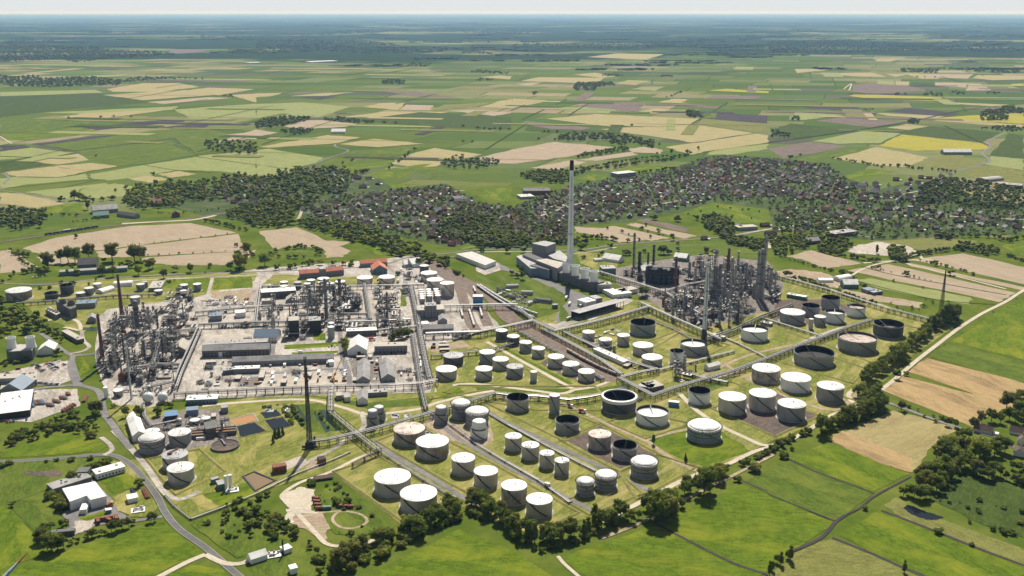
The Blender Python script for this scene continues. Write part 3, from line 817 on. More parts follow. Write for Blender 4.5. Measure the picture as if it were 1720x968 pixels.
# ---------------------------------------------------------------- storage tanks
def stair_strip(b, r, h, a0, a1, mi=0, wd=1.0):
    n = 12; vs = []
    for k in range(n+1):
        a = a0+(a1-a0)*k/n; z = h*(1-k/n)
        for rr, zz in ((r+.05, z), (r+wd, z), (r+wd, z-.9), (r+.05, z-.9)): vs.append((rr*math.cos(a), rr*math.sin(a), max(zz, .05)))
    fs = []
    for k in range(n):
        for i in range(4): fs.append((4*k+i, 4*k+(i+1) % 4, 4*k+4+(i+1) % 4, 4*k+4+i))
    b.add(vs, fs, mi)
def handrail(b, r, z, h=1.1, n=24, mi=0, rad=.09):
    for k in range(n):
        a, c = 2*math.pi*k/n, 2*math.pi*(k+1)/n
        b.bar((r*math.cos(a), r*math.sin(a), z), (r*math.cos(a), r*math.sin(a), z+h), rad, mi)
        b.bar((r*math.cos(a), r*math.sin(a), z+h), (r*math.cos(c), r*math.sin(c), z+h), rad, mi)
TANKN = [0]
def tank(zone, x0, x1, yt, yb, kind, wall, roof, label, cat='tank', group=None, name='storage_tank'):
    TANKN[0] += 1; rr = random.Random(TANKN[0]*13)
    (px0, pyt), (px1, pyb) = Z(zone, x0, yt), Z(zone, x1, yb); cx = (px0+px1)/2; wd = px1-px0
    F_ = G(cx, pyb); L = math.hypot(*F_); u = (F_[0]/L, F_[1]/L); r = 5.
    for _ in range(6):
        c = (F_[0]+u[0]*r, F_[1]+u[1]*r); r = wd/2*depth_at(c[0], c[1], 5)/FPX
    Bk = (c[0]+u[0]*r, c[1]+u[1]*r); h = max(3., zfor(Bk[0], Bk[1], pyt))
    if kind == 'd': h *= .94
    t = empty(name, (c[0], c[1], .3), 0, label, cat, group); n = 40 if wd > 16 else 28
    wm, rm = M[wall], M[roof]
    MB().lathe([(r+1.6, 0), (r+1.2, .35), (0, .36)], n=n).build('foundation', M['concrete'], t)
    if kind in ('o', 'f'):              # open top, floating roof below the rim
        MB().lathe([(r, .3), (r, h, 1), (r-.25, h, 1), (r-.25, .5)], n=n).build('shell', [wm, M['inside_dark' if kind == 'o' else 'steel_dark']], t)  # inner side painted darker for the shade below the rim
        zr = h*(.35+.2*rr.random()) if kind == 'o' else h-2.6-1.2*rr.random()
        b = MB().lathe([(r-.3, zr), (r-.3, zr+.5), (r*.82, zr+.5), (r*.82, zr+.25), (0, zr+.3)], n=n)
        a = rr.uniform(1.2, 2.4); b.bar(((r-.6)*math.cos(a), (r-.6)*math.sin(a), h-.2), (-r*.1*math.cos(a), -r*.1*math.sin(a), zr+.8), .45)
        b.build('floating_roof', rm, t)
        b = MB().lathe([(r, h-1.3), (r+1.1, h-1.2), (r+1.1, h-1.0), (r, h-.95)], n=n); handrail(b, r+1., h-1., 1.1, 28)
        b.build('wind_girder', M['steel_grey'], t)
    elif kind == 'd':                   # domed roof with a railed walkway
        z1 = h*.94; rd = r*.93
        MB().lathe([(r, .3), (r, z1)], n=n).build('shell', wm, t)
        prof = [(r, z1), (rd, z1+.3)]+[(rd*math.cos(k*math.pi/2/6), z1+.3+r*.24*math.sin(k*math.pi/2/6)) for k in range(1, 6)]+[(0, z1+.3+r*.24)]
        MB().lathe(prof, n=n).build('roof', rm, t)
        b = MB().lathe([(r, z1-1.), (r+1.3, z1-.9), (r+1.3, z1-.6), (r, z1-.5)], n=n); handrail(b, r+1.2, z1-.6, 1.6, 30, rad=.13)
        for zz in (z1*.42, z1*.7): b.lathe([(r, zz), (r+.35, zz+.05), (r+.35, zz+.3), (r, zz+.35)], n=n)
        b.build('walkway', M['steel_dark' if wall != 'tank_white' else 'tank_white'], t)
    elif kind == 's':                   # stepped: narrow upper drum on a wide lower one
        z1 = h*.52; r2 = r*.80
        MB().lathe([(r, .3), (r, z1)], n=n).build('shell', wm, t)
        MB().lathe([(r2, z1-.5), (r2, h*.9)], n=n).build('upper_shell', wm, t)
        prof = [(r2*math.cos(k*math.pi/2/5), h*.9+r2*.3*math.sin(k*math.pi/2/5)) for k in range(6)]
        MB().lathe(prof, n=n).build('roof', rm, t)
        b = MB().lathe([(r, z1), (r2, z1+.1)], n=n); handrail(b, r-.2, z1, 1.2, 24, rad=.11); handrail(b, r2-.1, h*.9, 1.2, 20, rad=.1); b.build('walkway', M['steel_dark'], t)
    else:                               # fixed cone roof
        MB().lathe([(r, .3), (r, h)], n=n).build('shell', wm, t)
        b = MB().lathe([(r+.22, h-.35), (r+.22, h+.02), (r, h+.1), (0, h+r*.085)], n=n, smooth=False)
        if wd > 18:
            b.bar((r*.1, .2, h+r*.08), (r*.1, .2, h+r*.08+1.2), .5, 0, 8)
            for k in range(3):
                a = rr.uniform(0, 6.28); q = r*rr.uniform(.4, .85); zz = h+.1+(1-q/r)*r*.085
                b.bar((q*math.cos(a), q*math.sin(a), zz-.1), (q*math.cos(a), q*math.sin(a), zz+.9), .35, 0, 6)
        b.build('roof', rm, t)
        if wd > 20:
            b = MB(); aa = rr.uniform(-2.2, -1.0)
            for k in range(9):
                a = aa-.35+.09*k; q = aa-.35+.09*(k+1)
                b.bar(((r-.2)*math.cos(a), (r-.2)*math.sin(a), h), ((r-.2)*math.cos(a), (r-.2)*math.sin(a), h+1.3), .14)
                b.bar(((r-.2)*math.cos(a), (r-.2)*math.sin(a), h+1.3), ((r-.2)*math.cos(q), (r-.2)*math.sin(q), h+1.3), .12)
            b.build('handrail', M['steel_dark'], t)
    if wd > 13:
        b = MB(); a0 = rr.choice([-2.35, -2.1, -1.9]); a1 = a0+min(1.5, 1.5*h/r+.15)*rr.choice([1, 1, 1, .8])
        z0 = h if kind not in ('s',) else h*.5
        stair_strip(b, r, z0, a0, a1, 0, .9); b.build('stairway', M['steel_dark' if kind != 'd' else 'steel_grey'], t)
    return t, c, r, h
TANKS = '''
F|1048,1258,438,600|c|tank_stain|roof_rust|broad streaked tank with a rust patched roof near the flare pipe bridge
F|1198,1417,520,692|c|tank_stain|roof_white|broad brown streaked tank with a bright white roof, in front of the rust roofed one
F|1436,1592,643,800|c|tank_light|roof_white|white roofed tank, rear of the two just right of the bright streaked pair
j|1465,1625,225,385|c|tank_light|roof_white|white roofed tank, front of the two just right of the bright streaked pair
F|920,1163,748,945|c|tank_light|roof_white|very wide pale tank, rear of the frontmost pair by the white pipe
j|973,1220,352,555|c|tank_light|roof_white|very wide pale tank, front of the frontmost pair by the white pipe
P|842,885,805.5,850|c|tank_stain|roof_white|streaked brownish tank with white roof near the dark hedge trees, rear of two
k|95,270,408,580|c|tank_light|roof_white|light grey tank with a white roof nearest the dark hedge trees, front of two
G|193,305,667,795|c|tank_light|roof_pale|tall narrow white-roofed tank, rearmost of the row of four descending to the right
G|305,422,725,855|c|tank_light|roof_pale|tall narrow tank with roof vents, second in the row of four descending right
G|424,523,783,910|c|tank_light|roof_pale|tall narrow white-roofed tank, third in the row of four descending to the right
G|525,622,832,958|c|tank_light|roof_pale|tall narrow white-roofed tank, frontmost of the row of four descending to the right
k|432,550,290,435|d|tank_grey|roof_pale|small dome roofed tank, left of the two beside the asphalt lane
k|557,700,243,395|d|tank_grey|roof_white|dome roofed tank with a white top, right of the two beside the asphalt lane
k|797,972,148,318|d|tank_grey|roof_white|larger dome roofed tank with a dark railing in front of the rusty walled compound
G|752,903,645,790|c|tank_stain|roof_rust|rust stained grey tank standing in the brown walled compound
G|915,1075,715,860|o|tank_grey|inside_dark|open topped grey tank with a black inside at the edge of the brown walled compound
G|533,690,548,680|o|tank_grey|inside_dark|open topped grey tank with black inside, alone on grass left of the rusty compound
G|203,352,400,530|o|tank_light|inside_dark|pale grey open topped tank with black inside by the tall slim cylinder
G|490,560,402,542|c|tank_grey|roof_pale|tall slim grey cylinder tank standing against the bent pipe bridge
G|847,1068,382,550|o|tank_dark|inside_dark|big dark banded tank with a white insulated rim and open black top
G|1072,1287,482,632|f|tank_white|roof_pale|wide low white tank with a pale floating roof and dark rim
G|1423,1567,357,485|o|tank_white|inside_dark|white open topped tank with a black inside near the corner of the pipe bridge
G|1415,1637,568,742|d|tank_teal|roof_white|large blue grey tank with a bright dome and railing on a bright green lawn
F|1318,1412,310,455|s|tank_grey|roof_white|stepped grey tank with narrow upper drum, left of the three behind the white one
F|1435,1560,272,420|d|tank_grey|roof_white|big grey dome tank with dark collar, rearmost of the stepped tank cluster
F|1530,1683,322,475|d|tank_grey|roof_white|big grey dome tank with dark collar directly behind the all white stepped tank
F|1560,1680,400,560|s|tank_white|roof_white|all white stepped tank with narrow upper drum
F|905,993,312,440|s|tank_grey|roof_pale|grey stepped tank, rear one of the pair left of the sloping pipe bridge
F|865,950,335,480|s|tank_grey|roof_pale|grey stepped tank, front one of the pair left of the sloping pipe bridge
H|247,433,202,340|c|tank_stain|roof_pale|light brown streaked tank, leftmost of the back row of three by the field track
H|442,637,263,405|c|tank_white|roof_white|plain bright white tank with a white roof, between two grey ones
H|682,858,322,472|c|tank_grey|roof_pale|grey tank nearest the hedge at the right end of the back row of three
H|23,203,392,553|c|tank_light|roof_white|grey tank with white roof, leftmost of three on bare brown ground
H|227,403,370,530|c|tank_light|roof_white|grey tank with white roof, middle one of three on bare brown ground
H|418,602,438,600|c|tank_grey|roof_pale|dark grey tank with a grey roof, right one of three on bare brown ground
H|532,790,83,235|o|tank_grey|inside_dark|very wide open tank with a pitch black inside
D|828,1075,790,940|f|tank_grey|roof_pink|very wide grey tank with a pinkish brown floating roof near the hedge
D|1065,1257,706,835|o|tank_dark|roof_pink|dark charcoal open topped tank closest to the hedge and pylon
D|175,353,742,860|f|tank_white|roof_white|low wide white tank with stained white floating roof alone on grass
D|437,600,634,745|c|tank_grey|roof_pale|broad brownish grey tank with pale domed roof at the left of the far right cluster
D|585,700,597,690|o|tank_grey|inside_dark|grey open topped tank in the middle of the far right cluster
D|715,835,543,645|o|tank_grey|inside_dark|grey open topped tank at the very back of the far right cluster
D|667,742,677,755|c|tank_grey|roof_pale|small grey tank, the bigger of two small ones in the far right cluster
D|630,660,700,775|c|tank_light|roof_pale|smallest grey tank in the far right cluster
D|740,867,638,737|f|tank_white|roof_pale|white tank with pale floating roof in the front of the far right cluster
D|885,1007,603,695|f|tank_white|roof_pink|white tank with brownish floating roof at the right end of the far right cluster
C|1033,1200,700,820|o|tank_teal|inside_dark|greenish grey open topped tank with dark inside behind the group of small white-roofed ones
G|1368,1542,38,155|f|tank_grey|roof_pale|grey open topped tank with pale floating roof beside the slender pale chimney
G|1297,1390,103,217|o|tank_white|roof_grey|narrow white tank with an open dark top
G|1050,1185,57,155|c|tank_light|roof_white|light grey white-roofed tank behind the narrow white open one, rear of two
G|1110,1247,137,235|c|tank_light|roof_white|light grey white-roofed tank beside the narrow white open one, front of two
C|712,795,778,862|c|tank_light|roof_white|small light tank, left of the three small ones below the long pipe bridge
C|823,910,827,907|c|tank_light|roof_white|small light tank, front one of the three small ones below the long pipe bridge
C|945,1028,800,885|c|tank_light|roof_white|small light tank, right of the three small ones below the long pipe bridge
C|130,210,768,852|c|tank_dark|roof_pale|dark grey tank with pale roof, rearmost of four along the brown track bed
C|207,290,807,886|c|tank_dark|roof_white|dark grey tank with white roof, second of four along the brown track bed
C|290,373,847,930|c|tank_grey|roof_white|grey tank with white roof, third of four along the brown track bed
C|373,460,886,968|c|tank_light|roof_white|lighter grey tank, frontmost of four along the brown track bed
G|480,590,138,235|c|tank_light|roof_white|pale tank with white roof, rear of three standing in a dark walled strip
G|578,690,186,282|c|tank_light|roof_white|pale tank with white roof, middle of three standing in a dark walled strip
G|682,793,236,330|c|tank_light|roof_white|pale tank with white roof, front of three standing in a dark walled strip
F|1380,1515,-35,65|c|tank_dark|roof_grey|dark walled tank with grey roof, left rear of the six near the bridge corner
G|22,128,108,208|c|tank_grey|roof_white|grey tank with white roof, right rear of the six near the bridge corner
F|1330,1470,55,160|c|tank_light|roof_white|wide pale tank, left front of the six near the bridge corner
G|110,218,155,248|c|tank_light|roof_white|light greenish tank in the middle of the six near the bridge corner
G|-5,108,218,318|c|tank_light|roof_white|pale tank with white roof, middle front of the six near the bridge corner
G|203,315,203,302|c|tank_grey|roof_grey|ribbed grey tank with dull roof, right front of the six near the bridge corner
G|362,408,250,328|c|tank_light|roof_pale|slim little light cylinder tank beside the pale sand lane
E|945,1112,500,650|d|tank_grey|roof_pale|large dark grey dome tank circled by walkways beside the white shed
E|1143,1287,477,605|c|tank_grey|roof_pale|dark grey flat tank between the dome tank and the treatment plant
E|1102,1270,620,765|c|tank_light|roof_grey|pale tank with a dark pipe across its grey roof, behind its twin
E|1137,1310,705,860|c|tank_light|roof_pale|pale grey tank with speckled roof, the one closest to the lane bend
E|980,1075,478,540|c|tank_white|roof_white|low white tank peeking out behind the big dark dome tank
E|1280,1345,410,462|c|concrete|roof_pale|small low round concrete basin with lid, left of two in the treatment plant
E|1358,1415,398,445|c|concrete|roof_white|small low round concrete basin with white lid, right of two in the treatment plant
E|768,830,212,275|c|tank_stain|roof_white|small cream tank with white roof beside a white upright cylinder
E|702,730,200,278|c|tank_white|roof_white|white upright cylinder beside the small cream tank
A|52,215,330,422|c|tank_stain|roof_pale|broad beige tank by the trees at the far left edge
A|413,498,305,385|o|tank_dark|inside_dark|dark open drum tank behind the grey cooling block
A|308,393,358,418|o|tank_dark|inside_dark|dark low drum tank right of the broad beige tank
A|572,632,328,387|c|tank_grey|roof_pale|mid grey tank, middle of three beside the dark drums
A|515,575,360,403|c|tank_grey|roof_pale|low grey tank, front of three beside the dark drums
A|630,685,300,355|c|tank_light|roof_pale|light tank, rear of three beside the dark drums
A|920,975,303,358|c|tank_grey|roof_pale|grey tank with dark side behind the red brick chimney
A|958,995,290,340|c|tank_grey|roof_grey|smaller grey tank partly hidden behind another near the red chimney
A|880,943,388,450|c|tank_grey|roof_pale|pale topped drum tank right behind the tallest left block tower
A|1212,1265,308,352|c|tank_grey|roof_white|little grey tank with white roof on grass, left of two
A|1302,1355,302,360|c|tank_grey|roof_white|little grey tank with white roof on grass, right of two
A|1212,1255,348,387|c|tank_grey|roof_white|little tank in front of the two on grass
A|1040,1095,345,385|c|tank_grey|roof_pale|low grey tank beside the flat tan roofed shed
B|800,905,252,318|c|tank_steel|roof_white|wide metal tank with white roof, left of two below the orange roofed hall
B|945,1055,247,312|c|tank_steel|roof_white|wide metal tank with white roof, right of two below the orange roofed hall
B|283,335,288,325|c|tank_grey|roof_white|upper small tank of a stacked looking pair behind the long white roof
B|285,335,315,362|c|tank_stain|roof_white|lower small tank of a stacked looking pair behind the long white roof
B|375,428,290,345|c|tank_grey|roof_grey|small dark tank without bright roof in the row below the office
B|463,518,275,325|c|tank_grey|roof_white|small grey tank, rear one in the row below the office
B|443,490,300,350|c|tank_grey|roof_pale|small grey tank, front one in the row below the office
B|535,612,262,305|c|tank_light|roof_white|wide white-roofed tank at the back of the row below the office
B|538,592,290,345|c|tank_light|roof_white|light tank in front of the wide white-roofed one
B|597,648,297,345|c|tank_light|roof_pale|light tank between the wide white roof and the twin columns
B|655,722,283,340|c|tank_grey|roof_white|grey tank behind the twin dark columns
B|1220,1282,178,250|c|tank_dark|roof_pale|dark sided tank at the top of the rail side tank farm
B|1228,1338,220,300|c|tank_steel|roof_white|wide metal tank with white roof at the top of the rail side tank farm
B|1268,1378,265,345|c|tank_steel|roof_white|wide metal tank with white roof in the middle of the rail side tank farm
B|1358,1453,290,400|c|tank_steel|roof_white|tall shiny metal tank beside the curving tracks
B|1278,1328,305,345|c|tank_grey|roof_pale|small grey tank squeezed in before the wide metal tank
B|1212,1247,342,385|c|tank_steel|roof_white|little silo of the left column in the silo block, rearmost
B|1215,1250,357,400|c|tank_steel|roof_white|little silo of the left column in the silo block, second from the back
B|1217,1252,372,415|c|tank_steel|roof_white|little silo of the left column in the silo block, third from the back
B|1219,1254,386,430|c|tank_steel|roof_white|little silo of the left column in the silo block, fourth from the back
B|1221,1256,400,448|c|tank_stain|roof_white|brownish little silo at the front of the left silo column
B|1262,1298,340,400|c|tank_grey|roof_white|little silo of the middle column in the silo block, rearmost
B|1265,1301,354,415|c|tank_grey|roof_white|little silo of the middle column in the silo block, second from the back
B|1267,1303,368,428|c|tank_grey|roof_white|little silo of the middle column in the silo block, third from the back
B|1269,1305,382,442|c|tank_grey|roof_white|little silo of the middle column in the silo block, frontmost
B|1312,1348,338,400|c|tank_grey|roof_white|little silo of the right column in the silo block, rearmost
B|1316,1352,352,412|c|tank_grey|roof_white|little silo of the right column in the silo block, second from the back
B|1320,1356,366,426|c|tank_grey|roof_white|little silo of the right column in the silo block, third from the back
B|1324,1362,380,442|c|tank_grey|roof_white|little silo of the right column in the silo block, frontmost
B|605,650,590,682|c|tank_grey|roof_white|upright grey drum with white lid beside the small lawn
B|610,648,565,640|c|tank_grey|roof_white|upright grey drum half hidden behind the one beside the small lawn
E|1512,1530,795,895|c|tank_white|roof_white|slim white silo, left of the pair near the brown basin
E|1540,1562,788,890|c|tank_white|roof_white|slim white silo, right of the pair near the brown basin
'''
TK = {}
for ln in TANKS.strip().splitlines():
    z_, c_, k_, w_, r_, lb = ln.split('|'); x0, x1, yt, yb = map(float, c_.split(','))
    nm = 'silo' if 'silo' in lb else 'storage_tank'
    TK[lb] = tank(z_, x0, x1, yt, yb, k_, w_, r_, lb, 'silo' if nm == 'silo' else 'tank', None, nm)
t, c, r, h = TK['big dark banded tank with a white insulated rim and open black top']
MB().lathe([(r+.1, h-3.2), (r+1.6, h-2.8), (r+1.6, h+.5), (r-.6, h+.9), (r-.6, h-.5)], n=44).build('insulated_rim', M['pipe_white'], t)
b = MB()
for z_ in (h*.2, h*.38, h*.56): b.lathe([(r, z_), (r+.5, z_+.1), (r+.5, z_+.5), (r, z_+.6)], n=44)
b.build('stiffening_ring', M['concrete_dark'], t)
t, c, r, h = TK['pale tank with a dark pipe across its grey roof, behind its twin']
MB().bar((0, r*.9, h+1.2), (-r*.35, -r*.1, h+2.4), .7, 0, 6).box((-r*.35, -r*.15, h+1.6), (4, 2, 1.5)).build('roof_pipe', M['rust'], t)
# gas spheres
for (X, Y, rad), lb in zip(((987, 284, 35), (1085, 280, 33)), ('white gas sphere on legs, left of the two beside the lane', 'white gas sphere on legs, right of the two beside the lane')):
    px, py = Z('E', X, Y+rad+2); gx, gy = G(px, py); rm_ = rad/4*ground_scale(px, py); t = empty('gas_sphere', (gx, gy+rm_, .3), 0, lb, 'tank')
    MB().lathe([(rm_*math.sin(k*math.pi/14), rm_*1.15-rm_*math.cos(k*math.pi/14)) for k in range(15)], n=28).build('sphere', M['tank_white'], t)
    for k in range(8):
        a = k*math.pi/4; MB().bar((rm_*.92*math.cos(a), rm_*.92*math.sin(a), 0), (rm_*.95*math.cos(a), rm_*.95*math.sin(a), rm_*1.1), .3, 0, 6).build('leg', M['tank_white'], t)
    b = MB(); stair_strip(b, rm_+.2, rm_*1.2, -2.2, -1.0); b.bar((0, 0, rm_*2.1), (0, 0, rm_*2.1+1.6), .5, 0, 6); b.build('stairway', M['pipe_pale'], t)
# round settling basin with a rotating bridge
px, py = Z('E', 1487, 645); g0 = G(px, py); rm_ = 95/4*ground_scale(px, py); t = empty('settling_basin', (g0[0], g0[1]+rm_, .3), 0, 'dark round settling basin with a bridge arm on the grass', 'basin')
MB().lathe([(rm_, 0), (rm_, 2.2), (rm_-.7, 2.2), (rm_-.7, 1.)], n=48).build('basin_wall', M['concrete_dark'], t)
MB().lathe([(rm_-.72, 1.5), (0, 1.5)], n=48).build('sludge', M['f_darkyard'], t)
MB().bar((0, 0, 1.5), (0, 0, 3.2), 1.1, 0, 8).box((-rm_*.25, rm_*.43, 3.), (1.5, rm_*1.0, .6), 0, .52).build('bridge_arm', M['steel_grey'], t)
# ---------------------------------------------------------------- stacks and towers
def span(zone, xt, yt, xb, yb):
    "base ground point and height of an upright thing from its top and foot in the photo"
    (ptx, pty), (pbx, pby) = Z(zone, xt, yt), Z(zone, xb, yb); g = G(pbx, pby); return g, zfor(g[0], g[1], pty), ground_scale(pbx, pby)
def stack(zone, xt, yt, xb, yb, wt, wb, m, label, name='chimney', tip=None, ladder=True, cat='chimney'):
    g, h, s = span(zone, xt, yt, xb, yb); rt, rb = wt/2*s, wb/2*s; t = empty(name, (g[0], g[1], .3), 0, label, cat)
    hs = h*(1-(tip[1] if tip else 0)); rs = rb+(rt-rb)*hs/h
    MB().lathe([(rb*1.15, 0), (rb, 1.), (rs, hs), (rs*.8, hs), (rs*.8, hs-1)], n=24).build('shaft', M[m], t)
    if tip: MB().lathe([(rs*1.02, hs+.01), (rt*1.02, h), (rt*.78, h), (rt*.75, h-4)], n=24).build('tip', M[tip[0]], t)
    if ladder:
        b = MB()
        for k in range(3):
            z = h*(.35+.3*k); rr = rb+(rt-rb)*z/h; b.lathe([(rr, z-.2), (rr+.9, z-.1), (rr+.9, z+.1), (rr, z+.2)], n=16); handrail(b, rr+.8, z, 1.1, 10, rad=.1)
        b.build('platform', M['steel_grey'], t)
        MB().box((0, -rb*.55-rt*.55-.2, h*.45), (.5, .3, h*.85)).build('ladder', M['steel_grey'], t)
    return t, g, h, rb
mat('chimney_grey', (.84,.86,.86), .7, var=.05, scale=.03, streak=.15)
mat('stack_grey', (.60,.66,.67), .6, var=.06, scale=.05, streak=.2)
stack('P', 959.5, 270, 957.5, 458, 6.2, 11.2, 'chimney_grey', 'very tall pale concrete chimney with a dark brown tip behind the cooling towers', tip=('brown_dark', .085))
stack('P', 197.5, 462, 206, 540, 3.6, 7.5, 'brick_red', 'red brick chimney at the back of the left process block')
stack('P', 164.5, 528, 174, 615, 4, 7.6, 'brick_red', 'red brick chimney at the left front of the left process block')
stack('P', 1136.5, 432, 1134, 485, 4.2, 5.4, 'brick_red', 'shorter red chimney beside the dark curved column cluster')
stack('P', 1225.5, 418, 1221, 486, 4.2, 6.6, 'brick_red', 'tapered red chimney among the silver columns of the right block')
t, g, h, rb = stack('P', 1187, 441, 1182, 577, 6, 7.2, 'stack_grey', 'slender pale grey chimney on a dark lattice foot at the corner of the right block')
MB().lathe([(rb*1.5, 0), (rb*1.3, 12), (rb*1.02, 19)], n=8, smooth=False).build('foot', M['steel_dark'], t)
stack('P', 211.5, 576, 221, 671, 2.6, 3.6, 'stack_grey', 'thin grey vent stack throwing a long shadow across the lane', 'vent_stack', cat='stack')
stack('P', 290, 610, 293.5, 655, 1.5, 2.2, 'stack_grey', 'thin light blue vent pole beside the long white duct', 'vent_stack', cat='stack')
for xt, yt, xb, yb, wt, wb, lb in ((1288.5,395,1280,505,3.4,3.8,'tallest slim grey column behind the twin columns at the right end'), (1281,418,1276,503,5,5.4,'thick grey twin column, right one at the right end of the right block'),
    (1274.5,420,1270,503,3.6,4,'thick grey twin column, left one at the right end of the right block'), (1065,391,1064,446,3,3.4,'tall thin dark column at the far left of the right block'),
    (1073,422,1073,466,4.6,5,'stubby black column at the far left of the right block'), (1097.5,411,1097,452,3.4,3.8,'grey column with bright cap behind the stubby black one'), (1088,424,1088,448,2.4,2.6,'thin dark column between the grey and the black one'),
    (1230,432,1226,505,4,4.5,'silver column right beside the tapered red chimney'), (1212,443,1206,520,5,6,'silver column with dark bands between pale and red chimneys'), (1202,446,1198,510,4.4,5,'silver column next to the pale grey chimney'),
    (521.5,485,522.5,533,4,4.6,'dark column on the left of the tall trio in the middle block'), (548,468,548.5,540,4.2,5.5,'tallest dark column of the trio in the middle block'), (571,468,571,503,4.4,4.8,'dark twin column, right one behind the construction yard'),
    (561,478,560.5,503,4,4.4,'dark twin column, left one behind the construction yard'), (651,490,651,545,2,2.4,'thin grey column in front of the rubble yard'), (228,505,231,552,8,9,'broad tall concrete reactor tower in the left process block')):
    g, h, s = span('P', xt, yt, xb, yb); t = empty('process_column', (g[0], g[1], .3), 0, lb, 'column'); r0 = wb/2*s; r1 = wt/2*s
    mm = 'tank_grey' if 'twin column' in lb and 'right end' in lb else 'steel_dark' if 'black' in lb else ('steel_grey' if 'dark' in lb or 'grey' in lb or 'concrete' in lb else 'silver')
    MB().lathe([(r0*1.1, 0), (r0, 2), (r1, h-r1*.6), (r1*.7, h-.2*r1), (0, h)], n=16).build('shell', M[mm], t)
    for k in range(4):
        z = h*(.3+.2*k); b = MB().lathe([(r0, z), (r0+1.2, z+.1), (r0+1.2, z+.35), (r0, z+.4)], n=12, smooth=False); handrail(b, r0+1.1, z+.3, 1.2, 8, rad=.12); b.build('platform', M['steel_dark'], t)
    MB().bar((r0+.6, -.8, .5), (r1+.6, -.8, h-1), .35, 0, 6).build('riser_pipe', M['pipe_pale'], t)
SLIM = []
for xt, yt, yb, w_, wh in [(x, a, b, w, 'right block') for x, a, b, w in ((1158,440,470,3),(1168,447,475,3),(1178,443,470,2.6),(1196,452,505,4),(1205,447,515,3.6),(1218,452,510,4),(1236,445,500,4),(1244,450,495,3),(1254,441,490,3),(1262,445,490,2.6),(1295,450,500,3),(1303,458,500,2.6),(1150,482,530,3),(1165,490,535,2.6),(1131,500,535,4),(1210,498,545,4),(1226,508,548,3),(1241,503,540,2.6),(1248,498,545,3))]+[(x, a, b, w, 'left block') for x, a, b, w in ((240,507,545,3),(248,515,560,3),(222,522,570,4),(192,545,604,4),(188,562,622,4.5),(262,520,552,3),(285,545,580,2.4),(256,562,600,3),(241,572,612,2.6),(276,562,600,3),(205,560,610,3),(215,585,625,2.6))]:
    g, h, s = span('P', xt, yt, xt-(xt-860)*.0012*(yb-yt)/8, yb); lb = 'slim tall process column in the %s, one of many alike' % wh; t = empty('process_column', (g[0], g[1], .3), 0, lb, 'column', 'slim columns of the '+wh); r0 = w_/2*s
    MB().lathe([(r0*1.1, 0), (r0, 2), (r0*.85, h-r0), (r0*.5, h), (0, h+.2)], n=12).build('shell', M[('silver', 'steel_grey', 'tank_grey', 'pipe_pale')[int(xt) % 4]], t)
    for k in range(5):
        z = h*(.2+.18*k); b = MB().lathe([(r0, z), (r0+1.1, z+.1), (r0+1.1, z+.4), (r0, z+.4)], n=10, smooth=False); handrail(b, r0+1., z+.3, 1.2, 6, rad=.12); b.build('platform', M['steel_dark'], t)
    MB().bar((r0+.5, -.6, .5), (r0*.85+.5, -.6, h-1), .3, 0, 6).build('riser_pipe', M['pipe_pale'], t)
def lattice(zone, xt, yt, xb, yb, wt, wb, label, name, cat, nst=12, legs=3, m='steel_dark', riser=True, rad=.35):
    g, h, s = span(zone, xt, yt, xb, yb); t = empty(name, (g[0], g[1], .3), 0, label, cat); rt, rb = wt/2*s, wb/2*s
    def P_(k, z):
        a = -math.pi/2+2*math.pi*(k+.5)/legs; r = rb+(rt-rb)*(z/h)**.8; return (r*math.cos(a), r*math.sin(a), z)
    for k in range(legs):
        b = MB()
        for i in range(nst): b.bar(P_(k, h*i/nst), P_(k, h*(i+1)/nst), rad, 0, 5)
        b.build('leg', M[m], t)
    b = MB()
    for i in range(nst):
        for k in range(legs):
            b.bar(P_(k, h*i/nst), P_((k+1) % legs, h*(i+1)/nst), rad*.5); b.bar(P_((k+1) % legs, h*i/nst), P_(k, h*(i+1)/nst), rad*.5); b.bar(P_(k, h*(i+1)/nst), P_((k+1) % legs, h*(i+1)/nst), rad*.5)
    b.build('bracing', M[m], t)
    return t, g, h, rt, rb
mat('flare_steel', (.075,.058,.048), .6, var=.15)
t, g, h, rt, rb = lattice('P', 516, 607, 521, 752, 3.2, 12, 'tall dark lattice flare tower beside the treatment ponds', 'flare_tower', 'flare', 14, 3, rad=.3, m='flare_steel')
MB().bar((0, 0, 0), (0, 0, h-2), .6, 0, 10).bar((1.9, .8, 0), (.9, .3, h-6), .5, 0, 8).bar((-1.9, .8, 0), (-.9, .3, h-6), .5, 0, 8).build('riser_pipe', M['steel_grey'], t)
MB().lathe([(rt+1.5, h*.82), (rt+1.7, h*.82+2), (rt+.5, h*.84)], n=12).build('platform', M['rust'], t)
b = MB()
for k in range(2): b.bar((-.8+1.6*k, 0, h-2), (-.8+1.6*k, 0, h+4), .5, 0, 8)
b.build('flare_tip', M['brown_dark'], t)
b = MB().box((0, 0, 3), (8, 6, 6)).bar((-7, -3, 2), (7, -3, 2), 1.3, 0, 10).bar((4, 3, 0), (4, 3, 10), 1., 0, 8); b.build('seal_drum', M['steel_dark'], t)
t, g, h, rt, rb = lattice('D', 1533, 375, 1518, 690, 1.2, 9.5, 'slender lattice mast standing behind the hedge at the right', 'lattice_mast', 'mast', 12, 4, rad=.24)
MB().bar((0, 0, 0), (0, 0, h), .25, 0, 6).build('riser_pipe', M['steel_grey'], t)
